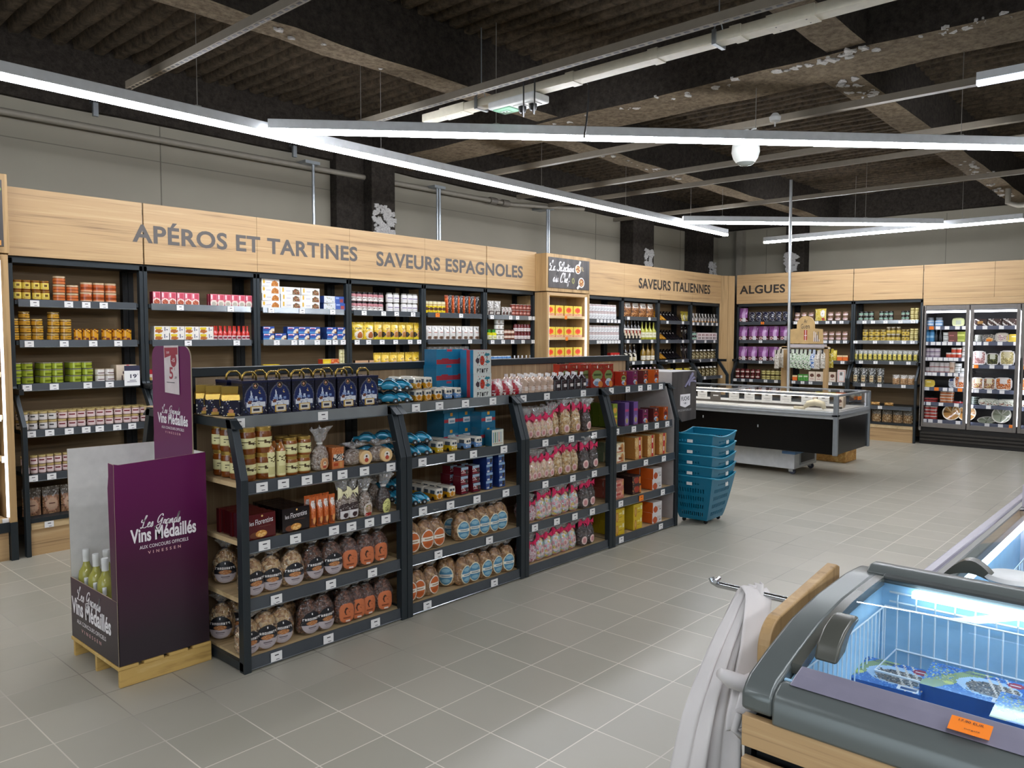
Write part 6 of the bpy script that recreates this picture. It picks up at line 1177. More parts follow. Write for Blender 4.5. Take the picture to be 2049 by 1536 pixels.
BTA = art(24, 16, '#1f6f92', ('r', 0, .42, 1, .62, '#a83440'), ('r', .3, .36, .75, .66, '#dfe6ea'), ('r', .36, .46, .69, .56, '#8fa4b5'), ('e', .5, .9, .1, .1, '#d9a03a'))
box_k('btin', 'storage_tin', 'tin', 'blue tin with red band', .13, .105, .15, BTA, '#1c6280', '#2a86ac', PT); w = 'second bay, second shelf'; row(FG, 'btin', .895, .2, 888, 948, 2, w, 3, fit=False, who='blue tin with red band, back'); row(FG, 'btin', .895, .1, 950, 1003, 1, w, 2, fit=False)
SAR = art(24, 20, '#dfe3d6', *[('r', .1+.16*i, .2, .16+.16*i, .85, c) for i, c in enumerate(('#6a9ab5', '#3f7a5a', '#8fa4a8', '#b5343e', '#2f5f9a'))], ('r', .1, .08, .9, .14, '#b59a8a'), ('e', .62, .3, .05, .08, '#a83440'))
box_k('sar', 'sardine_tin', 'tin', 'upright tin painted with five fish', .105, .1, .06, SAR, '#1f5f78', '#2a7f9a', PT); row(FG, 'sar', .895, .02, 970, 1023, 1, w, fit=False)
RW = art(16, 14, '#7a2030', ('r', 0, .74, 1, 1, '#9fb5cc'), ('r', 0, .0, 1, .1, '#2a2a40'), ('r', .0, .36, 1, .44, '#d9c6c6'), ('e', .8, .45, .16, .3, '#2a2026'), ('n', 12, ['#e9dcdc'], 0, .5, .6, .7)); box_k('rw', 'small_tin', 'tin', 'small red and white bus tin', .06, .055, .07, RW, '#6a1a28', '#9fb5cc', PT)
NB = art(16, 14, '#2f4f92', ('r', 0, .7, 1, 1, '#8fb5dc'), ('r', .55, .25, .95, .7, '#1c1c2a'), ('r', .1, .1, .5, .3, '#c9d6e6'), ('n', 10, ['#1c2a55', '#6a8fc9'], 0, .1, 1, .6)); box_k('nb', 'small_tin', 'tin', 'small blue tin', .055, .052, .06, NB, '#22397a', '#3a4f8a', PT)
w = 'second bay, third shelf'; row(FG, 'rw', .62, .05, 919, 965, 2, w, 3, depth=2, fit=False, pitch=.1); row(FG, 'rw', .62, .18, 892, 918, 1, w, 2, who='bus tin set back', fit=False); row(FG, 'nb', .62, .05, 968, 1016, 2, w, 4, depth=2, fit=False)
# third bay top shelf
w = 'third bay, top shelf'; pouch_k('rbag', 'sweets_bag', 'bag', 'red and white sweets bag', .11, .1, .08, art(12, 12, '#d9c9c6', ('n', 60, ['#b5283a', '#f2ece9', '#8f1a2a', '#efe2de'], 0, 0, 1, 1), ('d', .5, .2, .5, '#b5283a')), '#a82a3a'); row(FG, 'rbag', 1.2, .1, 993, 1052, 3, w, depth=2, rzj=.4)
bottle_k('wcap', 'syrup_bottle', 'bottle', 'white-capped bottle of beige sweets', .036, .125, '#c2a894', '#eceae8', art(12, 10, '#c2a894', ('n', 40, ['#e3d2c2', '#9a7a66', '#d9b8a8'], 0, 0, 1, 1), ('r', .3, .2, .9, .6, '#e0d2ca')), (.02, .6), .3, .72, caph=.16)
bottle_k('wcapd', 'syrup_bottle', 'bottle', 'white-capped bottle of dark sweets', .036, .125, '#2c2024', '#eceae8', art(12, 10, '#2c2024', ('n', 20, ['#4a343a', '#1c1416'], 0, 0, 1, 1), ('r', .4, .3, 1, .6, '#d9d3d0')), (.02, .6), .3, .72, caph=.16)
row(FG, 'wcap', 1.2, .1, 1048, 1111, 5, w, depth=3, fit=False); row(FG, 'wcapd', 1.2, .1, 1112, 1178, 5, w, depth=2, fit=False)
# fourth bay
def tinart(bg, ol, leaf): return art(24, 34, bg, ('n', 40, [leaf, bg, ol], 0, .78, 1, 1), ('e', .5, .52, .4, .22, ol), ('r', .2, .5, .8, .58, leaf), ('e', .5, .22, .32, .16, '#c9d2de'), ('e', .42, .18, .16, .1, '#7a94b5'), ('e', .74, .14, .18, .14, '#d9823e'), ('e', .5, .88, .05, .07, '#e9e0c9'))
box_k('rt', 'biscuit_tin', 'tin', 'large red gingerbread tin', .125, .175, .08, tinart('#9a2a1e', '#7d8a52', '#3f4f2a'), '#a8301f', '#b5452e', PT)
w = 'fourth bay, top shelf'; row(FG, 'rt', 1.2, .1, 1199, 1237, 1, w, depth=4, fit=False, pitch=.085, rzj=.01)
for q in range(4): put(KINDS['rt'], FG, uof(FG, 1189-q*10, .15, 1.28), .12+.05*q, 1.201, f'large red gingerbread tin, {ORD[q]} of the slanting row, fourth bay top', 'red gingerbread tins', -.25)
for i, (p, q, c, o, nm) in enumerate(((1237, 1259, '#9a2f1e', '#8a9a5a', 'red'), (1260, 1281, '#6a2a52', '#8a2a5a', 'purple'), (1282, 1302, '#5a2a26', '#b5402e', 'brown'), (1303, 1323, '#b5521e', '#8a2a1a', 'orange'))):
    box_k('st%d' % i, 'biscuit_tin', 'tin', f'small {nm} gingerbread tin', .075, .11, .06, tinart(c, o, '#4a2a2a'), c, c, PT); row(FG, 'st%d' % i, 1.2, .1, p, q, 1, w, depth=2, fit=False)
w = 'fourth bay, second shelf'; z = .895
box_k('gb', 'biscuit_box', 'box', 'tall green biscuit box', .062, .18, .06, art(14, 28, '#7a8a2a', ('e', .5, .72, .36, .12, '#d9a03a'), ('r', .1, .42, .9, .5, '#d9c93a'), ('e', .5, .22, .38, .16, '#d98a3a'), ('r', 0, 0, 1, .06, '#4a5a1a')), '#5a6a1c'); row(FG, 'gb', z, .03, 1222, 1241, 1, w, depth=4, fit=False)
box_k('pb', 'biscuit_box', 'box', 'tall purple biscuit box', .058, .18, .06, art(14, 28, '#6a4a8a', ('r', .1, .6, .9, .72, '#b53a6a'), ('e', .5, .25, .4, .18, '#8a7ab5'), ('e', .5, .22, .28, .12, '#a89a5a'), ('r', 0, 0, 1, .05, '#8a4a6a')), '#4a3468'); row(FG, 'pb', z, .03, 1246, 1281, 2, w, depth=3, fit=False)
for i, (p, q) in enumerate(((1282, 1301), (1303, 1322), (1323, 1341))): row(FG, 'st%d' % (i+1), z, .03, p, q, 1, w, depth=2, fit=False)
CB = art(20, 12, '#d9c9a0', ('e', .3, .5, .2, .35, '#efe6d2'), ('e', .72, .5, .2, .4, '#c98a4a'), ('r', .1, .05, .9, .16, '#b5402e'), ('r', .3, .35, .7, .6, '#8a4a2a')); box_k('crb_', 'biscuit_box', 'box', 'cream cake box', .12, .075, .1, CB, '#8a9a7a', '#b5b08a')
RB = art(20, 14, '#c99a5a', ('r', .55, 0, .8, 1, '#c22a2e'), ('e', .25, .5, .2, .35, '#e0b87a'), ('n', 20, ['#e9d2a8', '#8a5a2a'], 0, 0, .5, 1), ('r', .6, .3, .75, .7, '#efdcd2')); box_k('rbx', 'biscuit_box', 'box', 'caramel box with red stripe', .105, .085, .1, RB, '#b57a3a', '#c9b58a')
w = 'fourth bay, third shelf'; z = .62; row(FG, 'crb_', z, .03, 1221, 1261, 1, w, 2, depth=2, fit=False); row(FG, 'rbx', z, .03, 1265, 1338, 3, w, 2, depth=2, fit=False, gap=.002)
PK = art(22, 12, '#c97a6a', ('e', .15, .5, .14, .4, '#efe2d6'), ('e', .6, .5, .3, .3, '#e0a08a'), ('r', .25, .35, .7, .6, '#b5403a'), ('r', .85, .3, 1, .8, '#d9a05a')); box_k('pkb', 'biscuit_box', 'box', 'pink cake box', .13, .072, .1, PK, '#a85a4a', '#d9a89a')
DK = art(22, 12, '#3a2626', ('e', .5, .5, .3, .35, '#a83a26'), ('r', .8, .1, 1, .8, '#d9822e'), ('n', 14, ['#d99a5a', '#7a3a2a'], 0, 0, .3, 1)); box_k('dkb', 'biscuit_box', 'box', 'dark cake box', .12, .072, .1, DK, '#2a1a1a', '#4a3434')
OW = art(22, 16, '#dcd9d6', ('e', .3, .3, .25, .3, '#c2562a'), ('r', .5, .4, .9, .6, '#c9c4c0'), ('r', .72, .2, .9, .34, '#8a8480')); box_k('owb', 'biscuit_box', 'box', 'orange and white madeleine box', .13, .085, .12, OW, '#d9601e', '#dcd6d2')
w = 'fourth bay, fourth shelf'; z = .345; row(FG, 'pkb', z, .03, 1221, 1257, 1, w, 2, depth=2, fit=False); row(FG, 'dkb', z, .03, 1258, 1290, 1, w, 2, depth=2, fit=False); row(FG, 'owb', z, .02, 1296, 1334, 1, w, 2, depth=2, fit=False)
YB = art(24, 16, '#d9b824', ('e', .25, .4, .12, .38, '#b5762e'), ('e', .25, .4, .07, .3, '#d9a85a'), ('r', .45, .55, .7, .7, '#efe08a'), ('r', .8, .5, .95, .8, '#efe4b5'), ('r', .45, .3, .75, .38, '#a88a1a')); box_k('yb', 'biscuit_box', 'box', 'yellow biscuit box', .13, .1, .14, YB, '#b5981a', '#e3c93a')
w = 'fourth bay, lowest shelf'; z = .066; row(FG, 'yb', z, .02, 1221, 1294, 2, w, 2, depth=2, fit=False); row(FG, 'owb', z, .02, 1296, 1334, 1, w, 2, depth=2, fit=False)
# wooden crates on the far side of the gondola, seen past its open end
for i, (z, hh) in enumerate(((1.19, .15), (.6, .2))):
    b = MB(); b.box(.3, 1.2, z, .55, 1.36, z+hh).box(.29, 1.19, z+hh*.45, .56, 1.37, z+hh*.55); obj1('wooden_crate', b, M['shelf board'], ('upper' if i == 0 else 'lower')+' wooden crate on the far side of the gondola, behind the purple header', 'crate', bevel=.004)
# ================================================================ cardboard wine stand on a pallet
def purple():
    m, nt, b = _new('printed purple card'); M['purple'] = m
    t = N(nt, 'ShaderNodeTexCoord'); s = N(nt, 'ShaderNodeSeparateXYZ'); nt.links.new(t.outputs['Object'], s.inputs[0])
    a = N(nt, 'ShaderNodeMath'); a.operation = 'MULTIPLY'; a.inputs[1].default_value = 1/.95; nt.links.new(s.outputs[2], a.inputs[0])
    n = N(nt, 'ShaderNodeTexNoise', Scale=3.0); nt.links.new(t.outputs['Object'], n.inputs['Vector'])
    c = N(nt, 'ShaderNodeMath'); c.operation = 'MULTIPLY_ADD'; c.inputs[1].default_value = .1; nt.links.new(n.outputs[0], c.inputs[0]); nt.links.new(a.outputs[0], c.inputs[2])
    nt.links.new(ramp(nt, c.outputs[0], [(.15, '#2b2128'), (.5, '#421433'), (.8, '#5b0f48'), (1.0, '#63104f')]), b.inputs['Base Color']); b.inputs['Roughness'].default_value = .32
purple(); mat('card white', '#d2d0cc', .6); mat('card edge', '#a5957e', .7); mat('pink ink', '#e6b9b6', .5)
wood('pallet', '#9c7a3e', '#c7a45e', '#dcc083', (1.5, 7, 10), .7)
X0, X1, Y0, Y1 = -.235, .188, .6, 1.165
t = thing('pallet', 'small wooden pallet under the purple wine stand', 'pallet', (X0, Y0, 0))
for y in (Y0+.002, .87, Y1-.022): b = MB(); b.box(X0+.002, y, 0, X1+.01, y+.02, .082); b.build('runner', M['pallet'], t, bevel=.002)
for k in range(4): x = X0-.006+k*.115; b = MB(); b.box(x, Y0-.004, .082, x+.09, Y1+.004, .097); b.build('deck_board', M['pallet'], t, bevel=.002)
ws = thing('wine_display', 'tall purple cardboard wine stand printed Les Grands Vins Médaillés', 'display stand', (X0, Y0, .098))
def card(name, verts_out, inward, poly_th=.005, par=ws, mats=None):
    pass
def panel(name, ax, c, polyin, th, par, m0='purple', m1='card white'):
    """flat card sheet: printed on the outer face, plain inside, raw edges"""
    bb = MB(); bb.prism(polyin, ax, c, c+th, 2); k = len(polyin)
    bb.m[k] = 0 if th > 0 else 0; bb.m[k+1] = 1; return bb.build(name, [M[m0], M[m1], M['card edge']], par)
zb, zt = .1, 1.015
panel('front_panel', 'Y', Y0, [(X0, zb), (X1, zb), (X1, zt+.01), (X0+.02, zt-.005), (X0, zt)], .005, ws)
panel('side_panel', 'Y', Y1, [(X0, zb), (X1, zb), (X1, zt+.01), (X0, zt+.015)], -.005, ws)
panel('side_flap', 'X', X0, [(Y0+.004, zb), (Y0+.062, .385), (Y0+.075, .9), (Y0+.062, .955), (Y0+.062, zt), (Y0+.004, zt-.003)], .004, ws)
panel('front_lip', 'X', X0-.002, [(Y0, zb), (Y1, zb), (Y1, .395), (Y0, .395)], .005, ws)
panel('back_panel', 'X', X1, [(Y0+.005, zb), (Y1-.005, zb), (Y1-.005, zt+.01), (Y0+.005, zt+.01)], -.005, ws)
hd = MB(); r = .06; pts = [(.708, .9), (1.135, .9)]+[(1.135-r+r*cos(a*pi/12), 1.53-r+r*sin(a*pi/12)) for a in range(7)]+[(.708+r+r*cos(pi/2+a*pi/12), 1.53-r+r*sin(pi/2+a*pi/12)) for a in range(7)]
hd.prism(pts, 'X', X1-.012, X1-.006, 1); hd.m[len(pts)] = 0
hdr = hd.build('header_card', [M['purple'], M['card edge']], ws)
def wine_print(par, P, w, nm):
    """the four lines of print, P maps (across, up) onto the card"""
    bb = MB(); O = Vector((0, 0, 0))
    hand(bb, 'Les Grands', O, O, O, w*.60, w*.17, thick=.07, shear=.35, P=lambda a, c: P(a+w*.15, c+w*.36))
    lettering(bb, 'Vins Médaillés', O, O, O, w, w*.21, offset=.028, P=lambda a, c: P(a, c+w*.15))
    lettering(bb, 'AUX CONCOURS OFFICIELS', O, O, O, w*.74, w*.052, offset=.004, P=lambda a, c: P(a+w*.13, c+w*.045), space=1.05)
    lettering(bb, 'VINESSEN', O, O, O, w*.5, w*.045, m=1, offset=.01, space=1.9, P=lambda a, c: P(a+w*.25, c-w*.045)); bb.build(nm, [M['white ink'], M['pink ink']], par)
wine_print(ws.children[0], lambda a, c: (-.172+a, Y0-.0008, .6+c), .305, 'lettering')
wine_print(ws.children[3], lambda a, c: (X0-.0028, 1.155-a, .165+c*.8), .48, 'lettering')
wine_print(hdr, lambda a, c: (X1-.0128, 1.083-a, 1.097+c*.75), .335, 'lettering')
pc = thing('price_card', 'red and white price card reading 5 € on the purple header', 'price card', (X1-.013, .9, 1.4))
b = MB(); q = [(.983, 1.295), (.985, 1.532), (.828, 1.535), (.825, 1.29)]; b.prism([(y, z) for y, z in reversed(q)], 'X', X1-.0162, X1-.0145); b.build('card', mat('card pale', '#cfc4c4', .5), pc)
b = MB(); x = X1-.0168
k = b.add([(x, .98, 1.522), (x, .832, 1.525), (x, .832, 1.49), (x, .9, 1.485), (x, .978, 1.47)]); b.face((k, k+1, k+2, k+3, k+4)); k = b.add([(x-.0002, .878+.034*cos(i*pi/10), 1.462+.036*sin(i*pi/10)) for i in range(20)]); b.face(tuple(k+i for i in range(20)))
lettering(b, '5', (x, .928, 1.365), (0, -1, 0), (0, 0, 1), .042, .06, offset=.02); lettering(b, '€', (x, .872, 1.41), (0, -1, 0), (0, 0, 1), .01, .014); lettering(b, ',89', (x, .872, 1.366), (0, -1, 0), (0, 0, 1), .026, .014, m=1); lettering(b, '-15', (x-.0006, .9, 1.452), (0, -1, 0), (0, 0, 1), .036, .018, m=2, offset=.01); lettering(b, '5,81', (x-.0006, .955, 1.492), (0, -1, 0), (0, 0, 1), .03, .012, m=2)
b.box(x, .87, 1.346, x+.0002, .96, 1.349, 1); b.build('print', [mat('claret', '#9a3a48', .5), M['ink'], M['white ink']], pc)
# bottles inside
def bottle(h=.3):
    r = .037; body = [(0, .0), (.02, .004), (r*.93, .0), (r, .01), (r, .17), (r*.9, .195), (r*.55, .215), (.0145, .235), (.0145, .245)]
    b = MB(); b.lathe(body, 24); me = b.mesh('wine_bottle', M['wine glass'], smooth='auto'); b = MB(); b.lathe([(.0152, .24), (.0155, .27), (.0165, .272), (.0165, .295), (.015, .3), (0, .3)], 20); cap = b.mesh('capsule', mat('capsule', '#d9dad8', .35), smooth='auto')
    b = MB()
    b.grid(16, 1, lambda u, v: (1.012*r*cos(pi*(1.5-.36+.72*u)), 1.012*r*sin(pi*(1.5-.36+.72*u)), .05+.065*v)); b.grid(8, 1, lambda u, v: (1.018*r*cos(pi*(1.5-.2+.4*u)), 1.018*r*sin(pi*(1.5-.2+.4*u)), .08+.005*v), m=1); lab = b.mesh('label', [mat('wine label', '#e3e1dc', .6), M['ink']])
    b = MB(); k = b.add([(.011*cos(i*pi/8), -r*1.02, .145+.011*sin(i*pi/8)) for i in range(16)]); b.face(tuple(k+i for i in range(16))); med = b.mesh('medal', mat('medal', '#cfcfc6', .4))
    KINDS['wb'] = Kind('wine_bottle', 'bottle', 'bottle of pale yellow wine', me, 2*r, 2*r, h, (('capsule', cap, ()), ('label', lab, ()), ('medal', med, ())))
def wineglass():
    m, nt, b = _new('wine glass'); M['wine glass'] = m; b.inputs['Base Color'].default_value = L('#cdc964'); b.inputs['Roughness'].default_value = .05; b.inputs['Transmission Weight'].default_value = .45; b.inputs['IOR'].default_value = 1.4; b.inputs['Coat Weight'].default_value = .5
wineglass(); bottle(); FX = Frame(0, 0, 0)
b = MB(); b.box(X0+.006, .625, .104, X1-.02, 1.155, .232); obj1('cardboard_insert', b, M['card edge'], 'plain cardboard step inside the wine stand, carrying the bottles', 'insert')
for i, (x, y) in enumerate(((-.183, 1.105), (-.183, .98), (-.12, 1.02), (-.12, .9), (-.183, .87))): put(KINDS['wb'], FX, x, y, .234, f'pale wine bottle standing in the purple stand, {ORD[i]} from the wall side', 'wine bottles in the purple stand', -pi/2-.3)
for i, y in enumerate((1.044, .93, .82)): put(KINDS['wb'], FX, -.207, y, .234, f'small pale bottle peeking over the purple stand lip, {ORD[i]} from the wall side', 'small wine bottles', -pi/2, .58)
# ================================================================ stacked shopping baskets at the gondola end
def basket():
    W0, D0, W1, D1_, H = .30, .25, .45, .41, .41; b = MB(); k = []
    def wall(P, n, skip):
        nx, ny = n; v = b.add([P(i/nx, j/ny) for j in range(ny+1) for i in range(nx+1)])
        for j in range(ny):
            for i in range(nx):
                if not skip(i, j): a = v+j*(nx+1)+i; b.face((a, a+1, a+nx+2, a+nx+1))
    def dims(v): return W0+(W1-W0)*v**.8, D0+(D1_-D0)*v**.8
    nx, ny = 31, 22
    sk = lambda i, j: i % 2 == 1 and 3 < i < 27 and (j in (2, 3) or j in (6, 7) or j in (10, 11) or j in (14, 15)) or (j == 18 and i % 2 == 1 and 7 < i < 24)
    rim = lambda u: .03*sin(pi*u)
    for s in (0, 1):
        wall(lambda u, v: ((u-.5)*dims(v)[0], (s-.5)*dims(v)[1], .035+(H-.035)*v-rim(u)*v**4), (nx, ny), sk if s == 0 else (lambda i, j: sk(i, j) or (j in (18, 19) and 11 < i < 20)))
        wall(lambda u, v: ((s-.5)*dims(v)[0], (u-.5)*dims(v)[1], .035+(H-.035)*v), (nx, ny), sk)
    b.grid(6, 6, lambda u, v: ((u-.5)*W0, (v-.5)*D0, .035)); return b, dims, H
mat('teal', '#0b6d8c', .3, spec=.5, var=.05)
bb, dims, BH = basket(); bme = bb.mesh('shopping_basket', M['teal'])
rim = MB(); w1, d1 = dims(1); rr_ = []
for (x0, y0, x1, y1, wv) in ((-.5, -.5, .5, -.5, 1), (.5, -.5, .5, .5, 0), (.5, .5, -.5, .5, 1), (-.5, .5, -.5, -.5, 0)):
    for i in range(12): q = i/12; rr_.append(((x0+(x1-x0)*q)*w1, (y0+(y1-y0)*q)*d1, BH-(.03*sin(pi*q) if wv else 0)))
rim.tube(rr_, .007, 6, closed=True); rme = rim.mesh('rim', mat('teal rim', '#2f8fae', .3), smooth=True)
st_ = MB(); st_.box(.05, -d1/2-.002+.014, BH-.10, .10, -d1/2+.01, BH-.035); st_.box(.06, -d1/2-.003+.014, BH-.09, .09, -d1/2-.002+.014, BH-.045, 1); lme = st_.mesh('logo_plate', [M['white plastic'], mat('soft red', '#c98a8a', .5)])
tg_ = MB(); tg_.box(-w1/2+.002, -.02, BH-.075, -w1/2+.006, .03, BH-.05); tme = tg_.mesh('tag_plate', M['tag white'])
cs = MB()
for x in (-.12, .12):
    for y in (-.1, .1): cs.tube([(x-.008, y, .016), (x+.008, y, .016)], .016, 12); cs.box(x-.012, y-.012, .02, x+.012, y+.012, .036)
for i in range(5):
    o = bpy.data.objects.new('shopping_basket', bme); COL.objects.link(o); o.location = (4.475, .268, .002+.09*i); o.rotation_euler = (0, 0, radians(2)); m_ = o.modifiers.new('thick', 'SOLIDIFY'); m_.thickness = .003
    tag(o, 'teal plastic shopping basket, '+('lowest of the stack of five, on the floor' if i == 0 else 'top of the stack of five by the gondola end' if i == 4 else f'{ORD[i]} up in the stack of five'), 'shopping basket', 'stacked teal baskets')
    for nm, me in (('rim', rme), ('logo_plate', lme), ('tag_plate', tme)): c = bpy.data.objects.new(nm, me); COL.objects.link(c); c.parent = o
    if i == 0:
        for x in (-.12, .12):
            for y in (-.1, .1): q = MB(); q.tube([(x-.008, y, .016), (x+.008, y, .016)], .016, 12); q.box(x-.01, y-.01, .018, x+.01, y+.01, .036); w_ = bpy.data.objects.new('caster', q.mesh('caster', M['black'])); COL.objects.link(w_); w_.parent = o
# ================================================================ hanging spice dispenser
t = thing('spice_dispenser', 'dark slate-patterned spice dispenser with a white FUCHS badge, above the baskets', 'dispenser', (4.18, .4, .85))
b = MB(); b.prism([(.402, .94), (.402, 1.288), (.78, 1.288), (.78, .86), (.46, .86)], 'X', 4.18, 4.572); b.build('housing', M['grey panel'], t, bevel=.004)
b = MB(); b.prism([(4.18, 1.285), (4.575, 1.285), (4.575, .865), (4.34, .855), (4.24, .93), (4.18, 1.12)], 'Y', .39, .4005); fp = b.build('front_panel', M['slate'], t)
b = MB(); y = .3895
k = b.add([(4.3, y, 1.09), (4.3, y, .995), (4.385, y, .975), (4.47, y, .995), (4.47, y, 1.09)]); b.face((k, k+1, k+2, k+3, k+4)); lettering(b, 'FUCHS', (4.318, y-.0005, 1.035), (1, 0, 0), (0, 0, 1), .134, .036, m=1, offset=.015)
for dx, a in ((-.018, .6), (0, 0), (.018, -.6)): k = b.add([(4.385+dx+q*cos(a)-w*sin(a), y-.0005, 1.008+q*sin(-a)+w*cos(a)) for q, w in ((0, -.008), (.008, .004), (0, .018), (-.008, .004))]); b.face((k, k+1, k+2, k+3), 1)
lettering(b, 'ÉPICES NATURELLES', (4.265, y-.0003, .945), (1, 0, 0), (0, 0, 1), .225, .022, m=2, offset=.01); b.build('badge', [M['white ink'], M['ink'], mat('grey ink', '#a9a8a8', .5)], fp)
b = MB()
for i in range(6): a = Vector((4.37+.012*i, y-.004, 1.15+.012*i)); q = Vector((4.50+.011*i, y-.004, 1.27-.018*i+.01*(i % 2))); b.tube([a, (a+q)/2+Vector((0, -.002, 0)), q], .0075, 6)
b.tube([(4.42, y-.012, 1.16), (4.455, y-.012, 1.25)], .01, 6); b.build('cinnamon_picture', mat('lavender grey', '#77738c', .5), fp)
# ================================================================ island chiller
t = thing('island_chiller', 'long black and glass island chiller on casters in the middle of the shop', 'chiller', (7, 0, 0))
CX0, CX1, CY0, CY1 = 7.0, 8.05, .035, 2.75
mat('gloss black', '#030304', .22, spec=.25); mat('alu grey', '#8d9296', .35, .5); mat('alu light', '#b5b9bc', .3, .5); film('clear glass', glossy=.03, rough=.02, bmp=0, ior=1.45); mat('base white', '#c9cbcd', .4); emit('cool strip', '#fff6e6', 7.0)
b = MB(); b.box(CX0, CY0, .302, CX1, CY1, .69); b.build('body', M['gloss black'], t, bevel=.004)
b = MB()
for (x0, y0, x1, y1) in ((CX0-.012, CY0-.012, CX0+.03, CY1+.012), (CX0-.012, CY0-.012, CX1+.012, CY0+.03), (CX1-.03, CY0-.012, CX1+.012, CY1+.012), (CX0-.012, CY1-.03, CX1+.012, CY1+.012)): b.box(x0, y0, .69, x1, y1, .77).box(x0-.012, y0-.012, .72, x1+.012, y1+.012, .742, 1)
b.build('bumper_rail', [M['alu light'], M['alu grey']], t, bevel=.004)
b = MB()
for x in (CX0-.018, CX1-.03):
    for y in (CY0-.018, CY1-.03): bx = MB(); bx.box(x, y, .295, x+.048, y+.048, .955); bx.build('corner_post', M['alu grey'], t, bevel=.006)
for y in (CY0+.1, CY1-.1): pass
b = MB()
for (x0, y0, x1, y1) in ((CX0-.01, CY0+.03, CX0+.028, CY1-.03), (CX1-.028, CY0+.03, CX1+.01, CY1-.03), (CX0+.03, CY0-.01, CX1-.03, CY0+.028), (CX0+.03, CY1-.028, CX1-.03, CY1+.01), (CX0+.02, 1.35, CX1-.02, 1.39)): b.box(x0, y0, .935, x1, y1, .957)
b.build('top_frame', M['alu grey'], t, bevel=.003)
b = MB()
b.box(CX0+.005, CY0+.03, .77, CX0+.011, CY1-.03, .935); b.box(CX1-.011, CY0+.03, .77, CX1-.005, CY1-.03, .935); b.box(CX0+.03, CY0+.005, .77, CX1-.03, CY0+.011, .935); b.build('glass_side', M['clear glass'], t)
b = MB(); b.box(CX0+.03, CY0+.03, .945, CX1-.03, CY1-.03, .951); b.build('glass_lid', M['clear glass'], t)
b = MB(); b.box(CX0+.035, CY0+.035, .70, CX1-.035, CY1-.035, .775); b.build('tray_floor', mat('liner', '#d6d3c9', .5), t)
for x in (CX0+.04, CX0+.52): 
    bx = MB(); bx.box(x, CY0+.1, .925, x+.018, CY1-.1, .937); bx.build('light_strip', M['cool strip'], t)
b = MB(); b.box(CX0+.36, CY0+.08, .775, CX0+.4, 2.1, .80); b.build('divider', mat('taupe', '#57514a', .6), t)
b = MB(); b.box(7.19, .56, .065, 7.86, 2.3, .302); b.build('base', M['base white'], t, bevel=.006)
b = MB(); b.box(7.34, .555, .1, 7.8, .56, .27); b.box(7.37, .552, .125, 7.77, .555, .245, 1); b.build('grille', [M['alu grey'], M['black']], t)
b = MB(); b.box(7.17, .545, .238, 7.9, .7, .27); b.build('blue_strap', mat('strap', '#5d86b8', .5), t)
for x in (7.24, 7.79):
    for y in (.62, 2.2):
        b = MB(); b.box(x-.02, y-.02, .06, x+.02, y+.03, .075); b.box(x-.018, y-.03, .03, x-.012, y+.02, .07).box(x+.012, y-.03, .03, x+.018, y+.02, .07); c = b.build('caster', M['alu light'], t); b = MB(); b.tube([(x-.012, y-.02, .034), (x+.012, y-.02, .034)], .034, 16); b.build('wheel', mat('tyre', '#3a3d4a', .5), c)
b = MB()
for q in ((8.0, 1.85, .05), (7.98, .62, .04)): pass
b.lathe([(0, .957), (.1, .957), (.115, .975), (.09, 1.0), (.0, 1.005)], 20, 7.6, 2.3); b.build('lid_cap', M['base white'], t, smooth=True)
for (y, z) in ((.92, .56), (1.62, .62)): b = MB(); b.box(6.996, y-.006, z-.018, 7.0, y+.006, z+.012); b.build('lock', M['alu light'], t)
for i, y in enumerate((2.02, 1.83, 1.4, 1.2, .98, .75, .5, .31)):
    b = MB(); b.box(7.36, y-.065, .801, 7.364, y+.065, .905); b.box(7.3595, y-.015, .885, 7.36, y+.02, .893, 1); b.box(7.3595, y-.045, .85, 7.36, y+.04, .853, 1); b.box(7.3595, y-.04, .83, 7.36, y+.02, .832, 1)
    obj1('price_card', b, [mat('card grey', '#d9d7d2', .5), M['ink']], f'white price card standing in the island chiller, {ORD[i]} from the far end', 'price card', 'chiller price cards')
b = MB(); b.box(7.36, 1.58, .801, 7.364, 1.72, .905); b.box(7.3595, 1.61, .845, 7.36, 1.68, .86, 1); obj1('price_card', b, [M['taupe'], M['card grey']], 'dark price card standing among the white ones in the island chiller', 'price card')
b = MB(); b.tube([(7.1, .42, .80), (7.1, .38, .84), (7.1, .3, .86), (7.1, .22, .84), (7.1, .2, .79)], [.02, .035, .04, .035, .02], 10); b.tube([(7.12, .55, .785), (7.1, .42, .79)], .016, 8); obj1('wrapped_cheese', b, [mat('wrap', '#cfc6ad', .4)], 'pale curled packet lying at the chiller front glass', 'packet', smooth=True)
for i, y in enumerate((2.45, 2.3, 2.15)): put(KINDS['foil'], Frame(7.3, y, -pi/2), 0, 0, .777, f'silvery pouch inside the island chiller, {ORD[i]} from its far end', 'chiller pouches', s=.7)
b = MB(); b.box(7.62, .018, .868, 7.74, .022, .908); b.box(7.65, .0175, .88, 7.71, .018, .885, 1); obj1('price_card', b, [M['tag orange'], M['ink']], 'orange price label on the end glass of the island chiller', 'price card')
for i, (x, y) in enumerate(((7.55, .2), (7.75, .25), (7.5, .5), (7.8, .6))): put(KINDS['salt'], Frame(x, y, -pi/2), 0, 0, .777, f'flat cream carton inside the chiller end, {ORD[i]} from its corner post', 'chiller cartons', .2*i, (.9, .9, .75))
b = MB(); b.box(8.45, .42, 0, 8.85, .95, .2).box(8.43, .40, .2, 8.87, .97, .22); obj1('log_basket', b, wood('bark', '#5a3a16', '#b98a4a', '#e0c07a', (9, 9, 14), .8), 'low brown wooden crate on the floor behind the chiller', 'crate', bevel=.01)
